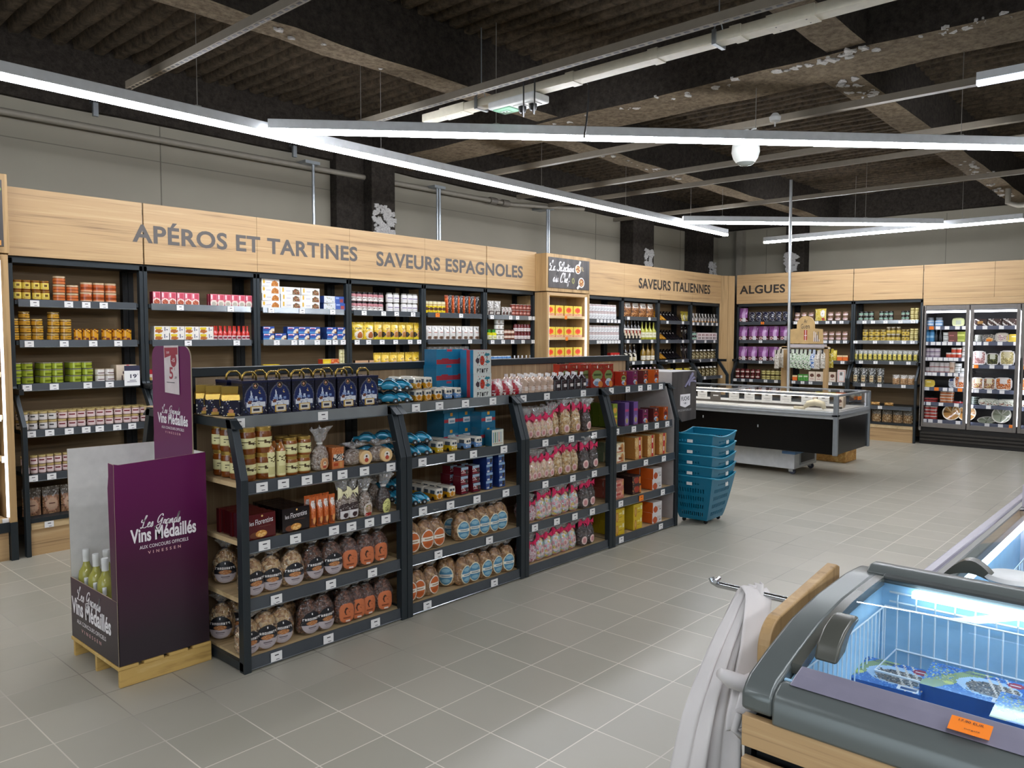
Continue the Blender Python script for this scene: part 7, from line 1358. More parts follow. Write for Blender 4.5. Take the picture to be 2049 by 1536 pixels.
# ================================================================ bag stand behind the chiller
t = thing('bag_stand', 'wooden floor stand of hanging sachets with an arched cardboard sign', 'display stand', (9.3, 1.28, 0))
for y in (1.6, 1.545, 1.005): b = MB(); b.box(9.28, y-.03, 0, 9.33, y+.03, 1.45); b.build('post', M['oak v'], t, bevel=.002)
b = MB(); b.box(9.1, .95, 0, 9.5, 1.65, .03); b.build('base', M['oak hy'], t)
b = MB(); b.box(9.28, .95, 1.42, 9.3, 1.66, 1.44).box(9.05, 1.5, 1.405, 9.3, 1.515, 1.42); b.build('hanging_bar', mat('bar pale', '#d9cdb9', .5), t)
b = MB(); b.box(9.24, 1.02, 1.435, 9.36, 1.53, 1.48); b.build('label_rail', mat('rail grey', '#b5adae', .4), t)
pts = [(1.05, 1.49), (1.52, 1.49), (1.52, 1.69), (1.42, 1.70)]+[(1.295+.125*cos(a*pi/10), 1.75+.125*sin(a*pi/10)) for a in range(11)]+[(1.17, 1.70), (1.06, 1.69)]
b = MB(); b.prism(pts, 'X', 9.29, 9.31); s = b.build('sign_board', mat('kraft', '#b99a66', .6, var=.12, nscale=9), t)
b = MB(); O = Vector((9.2885, 0, 0))
lettering(b, 'Gu', (9.2885, 1.36, 1.70), (0, -1, 0), (0, 0, 1), .055, .065, offset=-.005); lettering(b, 'en', (9.2885, 1.295, 1.70), (0, -1, 0), (0, 0, 1), .055, .045, offset=-.005); lettering(b, 'Ar', (9.2885, 1.32, 1.78), (0, -1, 0), (0, 0, 1), .05, .05, offset=-.008)
b.box(9.288, 1.27, 1.54, 9.289, 1.315, 1.68, 1); b.box(9.2875, 1.29, 1.53, 9.288, 1.296, 1.68, 2).box(9.2875, 1.275, 1.60, 9.288, 1.31, 1.606, 2)
for k_ in range(7): a = Vector((9.2878, 1.10+.012*k_, 1.52)); b.box(9.2878, a.y, 1.52, 9.2882, a.y+.007, 1.55+.11*abs(sin(k_*1.3)), 3 if k_ % 2 else 2)
b.build('print', [M['ink'], mat('brick', '#a8432a', .5), M['white ink'], mat('slate blue', '#4a4a50', .5)], s)
for key, c, sp in (('hbw', '#cfc8ba', ['#e9e4da', '#a89c8a', '#d9cfc0']), ('hbg', '#c9d2bf', ['#5f9a52', '#e9ede4', '#2a2c2a', '#8fb585']), ('hbb', '#b9c6d6', ['#2f62a8', '#e3e9f0', '#3f72b5']), ('hby', '#d9c64a', ['#efe08a', '#b59a2a', '#f2ecc9'])):
    pouch_k(key, 'hanging_sachet', 'sachet', 'hanging sachet', .1, .26, .04, art(8, 18, c, ('n', 70, sp, 0, 0, 1, .75), ('r', .42, .8, .58, 1, '#2c2c2c')), c, mt=PG, stand=.6)
HB = Frame(9.3, 0, -pi/2)
for i, (k_, y, z, q) in enumerate([('hbw', 1.64, 1.16, .02), ('hbw', 1.6, 1.15, -.1), ('hbw', 1.62, 1.14, -.2), ('hbg', 1.48, 1.15, -.05), ('hbg', 1.42, 1.15, -.05), ('hbg', 1.36, 1.14, -.05), ('hbg', 1.30, 1.15, -.05), ('hbg', 1.24, 1.13, -.05), ('hbb', 1.18, 1.15, -.05), ('hbw', 1.12, 1.14, -.05), ('hbw', 1.05, 1.15, -.02), ('hby', 1.03, 1.16, .08), ('hby', .98, 1.16, .08)]):
    put(KINDS[k_], HB, -y, q, z, f'{ {"hbw": "pale", "hbg": "green and white", "hbb": "blue", "hby": "yellow"}[k_]} sachet hanging on the wooden stand, {ORD[i]} from the pole', 'hanging sachets', RJ.uniform(-.5, .5))
# ================================================================ glass-door fridges
t = thing('glass_door_fridge', 'grey glass-door fridge run at the far wall, under the plain header boards', 'fridge', (11.1, 0, 0))
mat('fridge grey', '#77726d', .4, .3); mat('fridge dark', '#1e1c1a', .5, .2); mat('fridge in', '#2c2a2c', .5); emit('fridge strip', '#eef2ff', 9.0); film('door glass', glossy=.015, rough=.02, bmp=0, ior=1.3)
FU = [-.275, .345, .965, 1.6]
b = MB(); b.box(FU[0], .68, 0, FU[3], .72, 2.05); b.box(FU[0], .06, 1.98, FU[3], .7, 2.05); b.box(FU[0], .06, 0, FU[0]+.03, .7, 2.05); b.box(FU[3]-.03, .06, 0, FU[3], .7, 2.05); b.xf(FC.m); b.build('cabinet', M['fridge in'], t)
b = MB(); b.box(FU[0], .0, .2, FU[0]+.03, .06, 2.05).xf(FC.m); b.build('end_trim', M['fridge grey'], t)
b = MB(); b.box(FU[0]+.01, .03, .0, FU[3], .1, .245); 
for z in (.05, .1, .15): b.prism([(.03, z), (.012, z+.004), (.012, z+.03), (.03, z+.04)], 'X', FU[0]+.02, FU[3], 1)
b.xf(FC.m); b.build('base_grille', [M['fridge dark'], mat('grille slat', '#38342f', .45, .3)], t)
FS = [[(1.742, (1864, 1877, 1895, 1916, 1930), (0,)), (1.512, (1853, 1867, 1878, 1890, 1901, 1918, 1931), ()), (1.283, (1851, 1861, 1872, 1882, 1893, 1903, 1913, 1929), ()), (1.06, (1850, 1860, 1870, 1886, 1901, 1913, 1925), ()), (.84, (1847, 1855, 1874, 1891, 1903, 1921), (2, 5)), (.617, (1846, 1858, 1883, 1914), ()), (.362, (1850, 1862, 1881, 1917), ())],
      [(1.743, (1948, 1971, 2004, 2036), ()), (1.516, (1948, 1959, 1973, 2001, 2033), ()), (1.187, (1944, 1953, 1985, 2013), (1,)), (.835, (1943, 1954, 1980, 2005), ()), (.61, (1943, 1978), ()), (.355, (1975, 2002, 2024), (2,))],
      [(1.743, (), ()), (1.516, (), ()), (1.187, (2047,), (0,)), (.835, (2046,), ()), (.61, (), ()), (.355, (), ())]]
for i in range(3):
    u0, u1 = FU[i]+.01, FU[i+1]-.005
    b = MB(); b.box(u0, 0, .255, u0+.042, .04, 2.04).box(u1-.042, 0, .255, u1, .04, 2.04).box(u0+.042, 0, 1.985, u1-.042, .04, 2.04).box(u0+.042, 0, .255, u1-.042, .04, .32); b.xf(FC.m); d = b.build('door', M['fridge grey'], t, bevel=.003)
    b = MB(); b.box(u0+.04, .015, .318, u1-.04, .022, 1.987).xf(FC.m); b.build('glass', M['door glass'], d)
    b = MB(); b.box(u0+.005, -.025, .95, u0+.02, 0, 1.3).xf(FC.m); b.build('handle', M['fridge dark'], d)
    b = MB(); b.box(u0+.0, .07, .34, u0+.02, .09, 1.95).box(u1-.02, .07, .34, u1, .09, 1.95); b.xf(FC.m); b.build('light_strip', M['fridge strip'], t)
    b = MB(); b.box(u0+.01, .08, 1.94, u1-.01, .1, 1.97).xf(FC.m); b.build('top_light', M['fridge strip'], t)
    for z, tg, og in FS[i]:
        b = MB(); b.box(u0+.025, .12, z-.02, u1-.025, .66, z).xf(FC.m); s = b.build('shelf', M['fridge in'], t); b = MB(); b.box(u0+.03, .11, z-.05, u1-.03, .12, z+.004).xf(FC.m); b.build('price_rail', mat('fridge rail', '#5a5f70', .35, .2), s)
        for n_, p in enumerate(tg):
            u = uof(FC, p, .11, z-.022); b = MB(); b.box(u-.03, .104, z-.047, u+.03, .108, z+.001).xf(FC.m); b.build('price_tag', M['tag orange' if n_ in og else 'tag white'], s)
jar_k('dome', 'cream_tub', 'tub', 'pale blue tub with clear dome', .055, .13, '#8fb5d6', '#6f757a', art(10, 10, '#7aa5cf', ('r', .2, .2, .8, .5, '#dfe8ee'), ('r', 0, .8, 1, 1, '#c9d0d4')), (.05, .6), .3, .8)
tray_k('gtr', 'cheese_tray', 'tray', 'pale green tray', .16, .12, .05, art(14, 10, '#c9cf9a', ('r', .25, .2, .75, .75, '#c4c9b8'), ('e', .5, .5, .48, .5, '#cfd6a0'), ('r', .3, .25, .7, .7, '#b9bfae')), '#8a8f5a')
bottle_k('blu', 'milk_bottle', 'bottle', 'tall blue bottle', .038, .21, '#3f86b8', '#2f6a9a', art(8, 12, '#4a90c2', ('r', .1, .3, .9, .55, '#8fc0de')), (.08, .7), .5, .8)
bottle_k('drb', 'sauce_bottle', 'bottle', 'slim dark bottle', .02, .18, '#22262a', '#8fa0a8', None, neck=.4)
jar_k('wpot', 'yoghurt_pot', 'pot', 'white yoghurt pot', .045, .07, '#dcdedb', '#c2c6c2', art(10, 8, '#dcdedb', ('r', .15, .2, .85, .55, '#8a8f8a')), (.05, .85), .1, 1.05); jar_k('ppot', 'yoghurt_pot', 'pot', 'lilac-banded pot', .04, .068, '#b9aeb5', '#a8a8a8', art(10, 8, '#c9bcc4', ('r', 0, .1, 1, .4, '#7d6a84')), (.05, .85), .1, 1.05)
jar_k('rpot', 'yoghurt_pot', 'pot', 'red-banded pot', .036, .072, '#b5402e', '#cfc6bc', art(8, 8, '#c2452e', ('r', 0, .75, 1, 1, '#d9cfc4')), (.02, .9), .1, 1); jar_k('kpot', 'yoghurt_pot', 'pot', 'pink-grey pot', .04, .075, '#b5a8a6', '#c9c6c4', art(8, 8, '#c9c2c0', ('r', 0, .0, 1, .3, '#a87a7a')), (.02, .9), .1, 1)
jar_k('tpot', 'drink_pot', 'pot', 'tall beige drink pot', .04, .16, '#c2a890', '#d9cfc6', art(8, 12, '#cdb59f', ('r', .2, .3, .8, .6, '#a8806a')), (.02, .9), .08, 1)
box_k('cho', 'cheese_box', 'box', 'brown carton', .12, .075, .08, art(8, 6, '#6d3f34', ('r', .1, .1, .6, .4, '#b56a6a')), '#5a342c'); box_k('gcb', 'cheese_box', 'box', 'green carton', .13, .075, .08, art(8, 6, '#8f9a3a', ('r', .1, .1, .9, .45, '#c2c86a')), '#77802f')
tray_k('ytr', 'cheese_tray', 'tray', 'yellow tray', .17, .11, .06, art(12, 8, '#dcc04a', ('r', .35, .6, .65, .8, '#efe6b5')), '#a88a2a'); tray_k('gry', 'fish_pack', 'pack', 'grey fish pack', .13, .14, .05, art(10, 10, '#a8adb5', ('r', .1, .7, .9, 1, '#3a4a7a'), ('n', 24, ['#d0d4d8', '#7d8288'], 0, 0, 1, .7)), '#7d8288')
jar_k('rtr', 'salmon_pot', 'pot', 'round pink tray', .07, .035, '#a83a3a', '#2f2226', None, lidh=.3); jar_k('stk', 'shrimp_pot', 'pot', 'round salmon-striped pot', .058, .042, '#b56a3f', '#d9c9b5', None, lidh=.35); jar_k('sre', 'shrimp_pot', 'pot', 'round red pot', .055, .048, '#a8322a', '#cdbfb8', None, lidh=.35)
def pie(key, desc, c, sp, rim_):
    A = art(24, 24, c, ('n', 170, sp, 0, 0, 1, 1), ('e', .5, .5, .16, .16, sp[0])); b = MB(); k = 28
    b.lathe([(0, 0), (.1, 0), (.12, .02), (.122, .022), (.108, .016), (0, .014)], k, cols=[L(rim_)]*3+[L(rim_), L(c)], fn=lambda j, i: L(rim_) if i < 4 else A.c[int(12+10*sin(j*2.399))][int(12+10*cos(j*2.399))])
    KINDS[key] = Kind('quiche', 'quiche', desc, b.mesh('quiche', PG, smooth='auto'), .24, .24, .022)
pie('pie', 'round golden tart', '#b5854a', ['#d9c49a', '#8a5a2a', '#e6ddc9', '#6a4a26'], '#d9d0b9'); pie('pies', 'round white seafood platter', '#9aa08a', ['#dcdcd0', '#5f6652', '#eceadf', '#7d836c'], '#dcdacb')
CAKE = art(22, 10, '#3a2a26', ('d', .8, .2, .35, '#e6e0d8'), ('d', .8, .9, 1.05, '#e6e0d8'), ('r', .3, .3, .75, .75, '#9a7442')); box_k('ecl', 'cake_pack', 'pack', 'striped cake pack', .17, .1, .12, CAKE, '#4a3a34', '#c9c4bc', PG)
CAK2 = art(22, 10, '#4a3a36', ('d', .8, .2, .4, '#dcd6ce'), ('d', .8, .8, 1.0, '#dcd6ce'), ('n', 30, ['#e6e0d8', '#2a1e1a'], 0, 0, 1, 1)); box_k('ecl2', 'cake_pack', 'pack', 'dark striped cake pack', .17, .1, .12, CAK2, '#3a2c28', '#b5b0a8', PG)
def bigtray(key, desc, c, sp, lab, w_=.19, h_=.2): return tray_k(key, 'deli_tray', 'tray', desc, w_, h_, .04, art(20, 22, '#dcd9d4', ('r', .1, .08, .9, .92, c), ('n', 150, sp, .1, .08, .9, .9), ('r', .3, .52, .72, .9, lab)), '#9a9690')
bigtray('tm', 'tall tray of sliced meat', '#a87a76', ['#c9a09a', '#7d5250', '#e3cfc9'], '#dcd8d6'); bigtray('tg', 'tall tray of green vegetables', '#3f4026', ['#6a6a3a', '#2a2c1a', '#8a8a5a'], '#cfd2bc', .16, .17); bigtray('ty', 'tall tray of pale slices', '#a89a6a', ['#d9cc8a', '#7d7048', '#e6ddb0'], '#c9bf9a', .19, .21)
bigtray('ts', 'tray of salmon and lemon', '#8f6a52', ['#d9a08a', '#e6d2b5', '#6a4a3a', '#dcc24a'], '#dcd2b5', .17, .17); bigtray('tc', 'tray of orange prawns', '#b5622e', ['#e08a4a', '#8a3f1e', '#e6c09a', '#dcd2c4'], '#d9d2cc', .22, .18)
tray_k('tl', 'deli_tray', 'tray', 'long low tray of slices', .26, .1, .1, art(26, 12, '#b9bab0', ('r', .05, .35, .95, .75, '#d4d6c6'), ('n', 90, ['#9a5a4a', '#e6e2d4', '#6a6e5c'], .05, .1, .95, .35), ('n', 30, ['#8a9080'], .05, .4, .95, .7)), '#8a8d82'); jar_k('gtub', 'deli_tub', 'tub', 'grey deli tub', .06, .05, '#9a9c92', '#c2c2ba', None); jar_k('dstk', 'deli_tub', 'tub', 'dark flat tub', .06, .028, '#2f332e', '#8a9a8f', None, lidh=.4)
tray_k('tz', 'deli_tray', 'tray', 'clear tray with orange sticker', .17, .11, .05, art(16, 12, '#6d6a66', ('n', 40, ['#8f8a84', '#c9c2b5'], 0, 0, 1, 1), ('e', .55, .3, .25, .26, '#e3b57a'), ('r', .3, .1, .7, .34, '#ef7f1a')), '#55524e'); tray_k('tp', 'deli_tray', 'tray', 'square tray with purple picture', .17, .13, .05, art(16, 14, '#b5aea6', ('r', .15, .1, .85, .9, '#cfc4b5'), ('n', 50, ['#7a4a6a', '#c98aa0', '#efe6da'], .2, .2, .8, .7)), '#8f8a84')
D = .14; f1 = 'first fridge door'
def fr(key, z, p0, p1, n, nm, st=1, **k): row(FC, key, z, D, p0, p1, n, nm, st, fit=False, **k)
w = 'top shelf, first fridge'; fr('dome', 1.742, 1851, 1887, 2, w); fr('gtr', 1.742, 1906, 1930, 1, w); fr('gtr', 1.742, 1915, 1933, 1, w, who='pale green tray set behind') if 0 else None
w = 'second shelf, first fridge'; fr('blu', 1.512, 1850, 1868, 2, w); fr('drb', 1.512, 1869, 1886, 2, w); fr('wpot', 1.512, 1887, 1898, 1, w, 2); fr('cho', 1.512, 1899, 1914, 1, w, 2); fr('gcb', 1.512, 1914, 1931, 1, w, 2)
w = 'third shelf, first fridge'; fr('ppot', 1.283, 1849, 1880, 3, w, 2); fr('rpot', 1.283, 1892, 1922, 3, w, '122'); fr('wpot', 1.283, 1926, 1934, 1, w, 3)
w = 'fourth shelf, first fridge'; fr('kpot', 1.06, 1849, 1899, 5, w, '12222'); fr('tpot', 1.06, 1900, 1909, 1, w); fr('wpot', 1.06, 1911, 1931, 2, w, '21')
w = 'fifth shelf, first fridge'; fr('ytr', .84, 1847, 1870, 1, w); fr('gry', .84, 1899, 1916, 1, w); fr('tc', .84, 1917, 1934, 1, w)
w = 'sixth shelf, first fridge'; fr('rtr', .617, 1846, 1870, 2, w, 2); fr('stk', .617, 1881, 1904, 2, w, 4); fr('rtr', .617, 1906, 1926, 1, w, who='round orange tray') 
w = 'lowest shelf, first fridge'; fr('sre', .362, 1847, 1872, 2, w, 4); put(KINDS['pie'], FC, uof(FC, 1903, .16, .45), .2, .47, 'round golden tart propped up in the first fridge', None, 0, 1, 1.2); put(KINDS['pie'], FC, uof(FC, 1934, .2, .45), .22, .47, 'round golden tart behind the first fridge door post', None, 0, 1, 1.2)
w = 'top shelf, second fridge'; fr('ecl', 1.743, 1948, 1975, 1, w); fr('ecl2', 1.743, 1976, 2036, 2, w, who='dark striped cake pack'); 
w = 'second shelf, second fridge'; fr('gtub', 1.516, 1949, 1965, 1, w, 2); fr('tz', 1.516, 1966, 1990, 1, w); fr('tp', 1.516, 1992, 2017, 1, w); fr('ytr', 1.516, 2020, 2036, 1, w)
w = 'third shelf, second fridge'; fr('tm', 1.187, 1945, 1972, 1, w); fr('tg', 1.187, 1974, 1998, 1, w); fr('ty', 1.187, 2000, 2029, 1, w)
w = 'fourth shelf, second fridge'; fr('ts', .835, 1943, 1991, 2, w, gap=.002); fr('tc', .835, 1992, 2023, 1, w)
w = 'fifth shelf, second fridge'; fr('dstk', .61, 1940, 1957, 1, w, 4); fr('tl', .61, 1960, 1996, 1, w); fr('tl', .61, 1999, 2035, 1, w, who='second long tray of slices')
put(KINDS['pies'], FC, uof(FC, 1973, .16, .38), .22, .375, 'white seafood platter lying in the second fridge', None, 0, 1, .35); put(KINDS['pies'], FC, uof(FC, 2003, .16, .45), .2, .475, 'white seafood platter propped upright in the second fridge', None, 0, 1, 1.2)
w = 'third fridge, picture edge'; fr('ecl2', 1.743, 2043, 2070, 1, 'top shelf, '+w); fr('tm', 1.187, 2043, 2070, 1, 'third shelf, '+w); fr('tc', .835, 2043, 2072, 1, 'fourth shelf, '+w); fr('tl', .61, 2043, 2080, 1, 'fifth shelf, '+w)
# ================================================================ chest freezers
mat('freezer grey', '#646a68', .28, .25, var=.03, nscale=5); mat('freezer seal', '#3c403f', .5); mat('sill', '#7f7c8c', .35, .1); mat('liner blue', '#a9d3ee', .5); mat('wire', '#dfe8ee', .35); mat('handle grey', '#55564f', .25, .2); emit('freezer tube', '#cfeaff', 11.0)  # liner blue carries the bluish interior light in its own colour
film('freezer glass', tint=(.93, .97, .98), glossy=.02, rough=.015, bmp=0, ior=1.5)
SIDE = [(-.085, .835), (-.07, .852), (-.05, .866), (.034, .892), (.17, .927), (.32, .945), (.52, .953), (.64, .948)]
def surf(x):
    for (x0, z0), (x1, z1) in zip(SIDE, SIDE[1:]):
        if x0 <= x <= x1: return z0+(z1-z0)*(x-x0)/(x1-x0)
    return SIDE[-1][1] if x > 0 else SIDE[0][1]
t = thing('chest_freezer', 'grey chest freezer with curved glass lid and wooden slats, nearest to the photographer', 'freezer', (-.09, -2.3, 0), 'chest freezers')
YA, YB_ = -2.28, -4.3
top = [(-.085, .80)]+SIDE+[(.66, .94), (.66, .78)]
b = MB(); b.prism(top+[(.60, .78), (-.02, .78)], 'Y', YA, YA-.068); b.build('side_cap', M['freezer grey'], t, bevel=.008, smooth='auto')
b = MB(); b.prism([(-.088, .785), (-.088, .835), (-.075, .852), (-.052, .864), (-.02, .862), (-.02, .785)], 'Y', YA-.068, YB_); b.build('front_bumper', M['freezer grey'], t, bevel=.006, smooth='auto')
b = MB(); b.prism([(-.055, .866), (-.02, .878), (.012, .886), (.012, .876), (-.02, .862)], 'Y', YA-.09, YB_); b.build('price_sill', M['sill'], t, bevel=.003)
b = MB(); b.prism([(.575, .93), (.575, .955), (.60, .968), (.645, .966), (.67, .95), (.67, .78), (.60, .78), (.60, .93)], 'Y', YA-.04, YB_)
b.prism([(.555, .945), (.557, .952), (.578, .958), (.578, .944)], 'Y', YA-.085, YB_, 1); b.build('rear_frame', [M['freezer grey'], M['freezer seal']], t, bevel=.005, smooth='auto')
b = MB(); b.prism([(x, surf(x)+.001) for x in (.012, .1, .2, .32, .45, .56)]+[(x, surf(x)-.022) for x in (.56, .45, .32, .2, .1, .012)], 'Y', YA-.068, YA-.09); b.build('glass_frame', M['handle grey'], t, smooth='auto')
b = MB(); xs = [.012+.55*i/14 for i in range(15)]
b.grid(14, 1, lambda u, v: (.012+.55*u, YA-.075+(YB_+.04-YA+.075)*v, surf(.012+.55*u)-.004)); gl = b.build('glass_lid', M['freezer glass'], t, smooth=True)
b = MB()
def hq(u, v): return (.03+.15*u, -2.455-.035*(v), 0)
pts = [(.035, .896), (.05, .93), (.085, .955), (.125, .968), (.165, .968), (.17, .955), (.14, .948), (.11, .935), (.085, .908)]
b.prism(pts, 'Y', -2.385, -2.435); b.build('lid_handle', M['handle grey'], t, bevel=.006, smooth='auto')
# body, inner tank, slatted front
b = MB(); b.box(-.045, YA-.02, .05, .62, YA-.06, .79).box(-.045, YA-.06, .05, -.03, YB_, .79).box(.6, YA-.06, .05, .62, YB_, .79).box(-.045, YA-.06, .05, .62, YB_, .08); b.build('body', M['steel dark'], t)
b = MB(); b.box(-.03, YA-.07, .4, -.022, YB_, .865).box(.585, YA-.07, .4, .593, YB_, .94).prism([(-.03, .4), (-.03, .84), (.034, .862), (.17, .90), (.593, .92), (.593, .4)], 'Y', YA-.07, YA-.078).box(-.03, YA-.07, .4, .593, YB_, .41); b.build('inner_tank', M['liner blue'], t)
b = MB(); b.box(.55, YA-.16, .912, .572, YB_+.1, .928); b.build('tube_light', M['freezer tube'], t)
for k in range(7):
    z = .785-.0925*k; b = MB(); b.box(-.083, YA-.002, z-.066, -.062, YB_, z); b.build('slat', M['oak hy'], t, bevel=.002)
for y in (YA-.4, YA-1.2): b = MB(); b.box(-.062, y, .06, -.046, y-.05, .78); b.build('batten', M['black'], t)
b = MB(); b.box(-.062, YA-.0, .06, .6, YA-.015, .775); b.build('side_board', M['steel dark'], t)
# wire baskets in the tank
def wires(name, x0, x1, y0, y1, z0, z1, sp, par):
    bb = MB(); r = .0022; y = y0
    while y >= y1: bb.tube([(x0, y, z1), (x0, y, z0), (x1, y, z0), (x1, y, z1)], r, 5); y -= sp
    for z in (z0+.06, z1): bb.tube([(x0, y0, z), (x1, y0, z), (x1, y1, z), (x0, y1, z)], r*1.4, 5, closed=True)
    x = x0
    while x <= x1: bb.tube([(x, y0, z1), (x, y0, z0), (x, y1, z0)], r, 5); x += sp
    return bb.build(name, M['wire'], par)
wires('wire_basket', -.012, .575, YA-.09, -3.2, .55, .87, .03, t)
wires('wire_divider', .40, .575, YA-.12, -3.2, .70, .70, .035, t)
b = MB(); b.tube([(.575, YA-.1, .885), (.575, -3.3, .885)], .003, 6); b.tube([(.575, YA-.1, .91), (.575, -3.3, .91)], .003, 6)
for k in range(20): y = YA-.12-.045*k; b.tube([(.577, y, .91), (.572, y, .89), (.577, y, .87)], .0022, 5)
b.build('wire_rim', M['wire'], t)
b = MB(); a = PX(1942, 1452, 'Z', .885); b.prism([(a.x-.02, .8775), (a.x+.014, .889), (a.x+.014, .890), (a.x-.02, .8785)], 'Y', a.y+.033, a.y-.033)
lettering(b, '17.90 EUR', (a.x+.003, a.y+.02, .8875), (0, -1, 0), (.96, 0, .3), .04, .006, m=1); lettering(b, 'surgelé', (a.x-.014, a.y+.008, .8818), (0, -1, 0), (.96, 0, .3), .025, .005, m=1); b.build('price_tag', [M['tag orange'], M['ink']], t)
# boxes of frozen prawns
PA = art(56, 34, '#3f6db5', ('n', 500, ['#5a8ac9', '#335a9a', '#6f9ad2'], 0, 0, 1, 1), ('d', -.5, -.1, .16, '#8a9a6a'), ('n', 160, ['#b5b98a', '#7d8f5a', '#5a86b5'], 0, .3, .3, .95), ('e', .66, .5, .33, .34, '#a9c2dc'), ('e', .7, .46, .27, .26, '#6d6660'), ('n', 220, ['#8f867d', '#4a4440', '#b5a99c', '#2c2a2c'], .45, .22, .95, .68), ('d', .25, .82, .85, '#cfc4b8'), ('d', .25, .92, .95, '#cfc4b8'), ('d', .25, 1.02, 1.05, '#cfc4b8'), ('e', .9, .84, .09, .1, '#9a3344'), ('r', .84, .82, .95, .86, '#e6d9d9'), ('r', .74, .02, .97, .2, '#dfe4ea'), ('r', .77, .06, .94, .15, '#2c4478'), ('e', .27, .32, .05, .07, '#c2c86a'))
W_, D_, H_ = .20, .125, .045
b = MB(); b.grid(56, 34, lambda u, v: (W_*(u-.5), D_*v, H_), fn=lambda i, j: PA.c[j][i]); k = b.add([(-W_/2, 0, 0), (W_/2, 0, 0), (W_/2, D_, 0), (-W_/2, D_, 0), (-W_/2, 0, H_), (W_/2, 0, H_), (W_/2, D_, H_), (-W_/2, D_, H_)])
for f in ((0, 1, 5, 4), (1, 2, 6, 5), (2, 3, 7, 6), (3, 0, 4, 7), (0, 3, 2, 1)): b.face(tuple(k+i for i in f), 0, L('#3560a8'))
pm = b.mesh('prawn_box', PG); b = MB(); b.box(.25*W_, -.001, .004, .47*W_, 0, .034); b.box(.28*W_, -.0015, .01, .44*W_, -.001, .026, 1); pl = b.mesh('weight_label', [M['tag white'], mat('deep blue', '#2c4478', .5)])
b = MB(); lettering(b, 'Gran Camaron', (-.40*W_, D_*.86, H_+.0006), (1, -.0, 0), (0, 1, 0), W_*.66, D_*.10, shear=.35, m=0); pt = b.mesh('lettering', mat('navy ink', '#1c3478', .5))
KINDS['prawn'] = Kind('prawn_box', 'box', 'blue box of frozen prawns', pm, W_, D_, H_, (('weight_label', pl, ()), ('lettering', pt, ())))
def prawn(cx, cy, z, nm, rz=0, tilt=0, q=1.0):
    p = PX(cx, cy, 'Z', z); F_ = Frame(p.x, p.y, -pi/2+rz); put(KINDS['prawn'], F_, 0, -D_/2, z-H_, 'blue box of frozen prawns, '+nm, 'frozen prawn boxes', 0, q, tilt)
prawn(1765, 1348, .745, 'leftmost in the front freezer below the lid handle', .06, .12); prawn(1948, 1372, .765, 'second from the lid handle, sitting higher than the first', .02, .10); prawn(2100, 1440, .765, 'at the picture edge, cut by it', .0, .1); prawn(2105, 1345, .72, 'behind the one cut by the picture edge', .0, .05)
for i, (x, y) in enumerate(((1775, 1372), (1945, 1412), (2110, 1470))): prawn(x, y, .672, f'lying flat under the others, {ORD[i]} along the front', .0)
# ---------------------------------------------------------------- second freezer behind
t2 = thing('chest_freezer', 'second chest freezer behind the first, glass lids sloping and wire baskets inside', 'freezer', (.7, -2.38, 0), 'chest freezers')
XA, XZ = .69, 3.4
b = MB(); b.prism([(-2.37, .06), (-2.37, .88), (-2.38, .898), (-2.41, .902), (-2.425, .89), (-2.425, .06)], 'X', XA, XZ); b.build('side_body', mat('freezer lilac', '#8f8c99', .32, .2), t2, bevel=.004, smooth='auto')
b = MB(); b.prism([(-2.425, .88), (-2.425, .91), (-2.45, .918), (-2.475, .908), (-2.475, .88)], 'X', XA, XZ); b.build('lid_rail', M['freezer grey'], t2, bevel=.003, smooth='auto')
b = MB(); b.box(XA, -2.43, .3, XZ, -2.445, .88).box(XA, -3.4, .3, XZ, -3.415, .88).box(XA, -2.43, .3, XA+.015, -3.4, .88).box(XZ-.015, -2.37, .06, XZ, -3.45, .9).box(XA, -2.43, .3, XZ, -3.4, .315); b.build('inner_tank', M['liner blue'], t2)
b = MB(); b.box(XA, -3.43, .06, XZ, -3.45, .9); b.build('far_body', M['freezer lilac'], t2)
b = MB(); b.box(XA+.15, -2.452, .845, XZ-.4, -2.472, .868); b.build('tube_light', M['freezer tube'], t2)
for i, (x0, x1, dz) in enumerate(((XA+.02, 1.95, .012), (1.9, XZ-.05, .0))):
    b = MB(); b.grid(1, 12, lambda u, v: (x0+(x1-x0)*u, -2.455-.93*v, .905+dz+.04*sin(pi*v))); g = b.build('glass_lid', M['freezer glass'], t2, smooth=True)
    if i == 0:
        b = MB(); b.grid(1, 12, lambda u, v: (x1-.03+.03*u, -2.455-.93*v, .908+dz+.04*sin(pi*v))); b.build('lid_frame', M['alu grey'], g)
    b = MB(); kk = 10
    b.prism([(-2.46-.13*(j/kk), .918+dz+.05*sin(pi*j/kk)) for j in range(kk+1)]+[(-2.46-.13*(j/kk), .912+dz+.02*sin(pi*j/kk)) for j in range(kk, -1, -1)], 'X', x0+.06, x0+.1); b.build('lid_handle', M['handle grey'], g, smooth='auto')
wires('wire_basket', XA+.1, 1.25, -2.52, -3.35, .45, .80, .05, t2); wires('wire_basket', 1.3, 1.9, -2.52, -3.35, .45, .80, .05, t2); wires('wire_basket', 1.95, 2.7, -2.52, -3.35, .45, .80, .05, t2)
for i, (x, y) in enumerate(((1.0, -2.75), (1.55, -2.7), (1.6, -3.0), (2.2, -2.75))):
    put(KINDS['gry'], Frame(x, y, -pi/2), 0, 0, .47, f'frosted grey pack lying in the second freezer, {ORD[i]} basket along', 'frozen packs', .4*i, 1.3, -1.2)
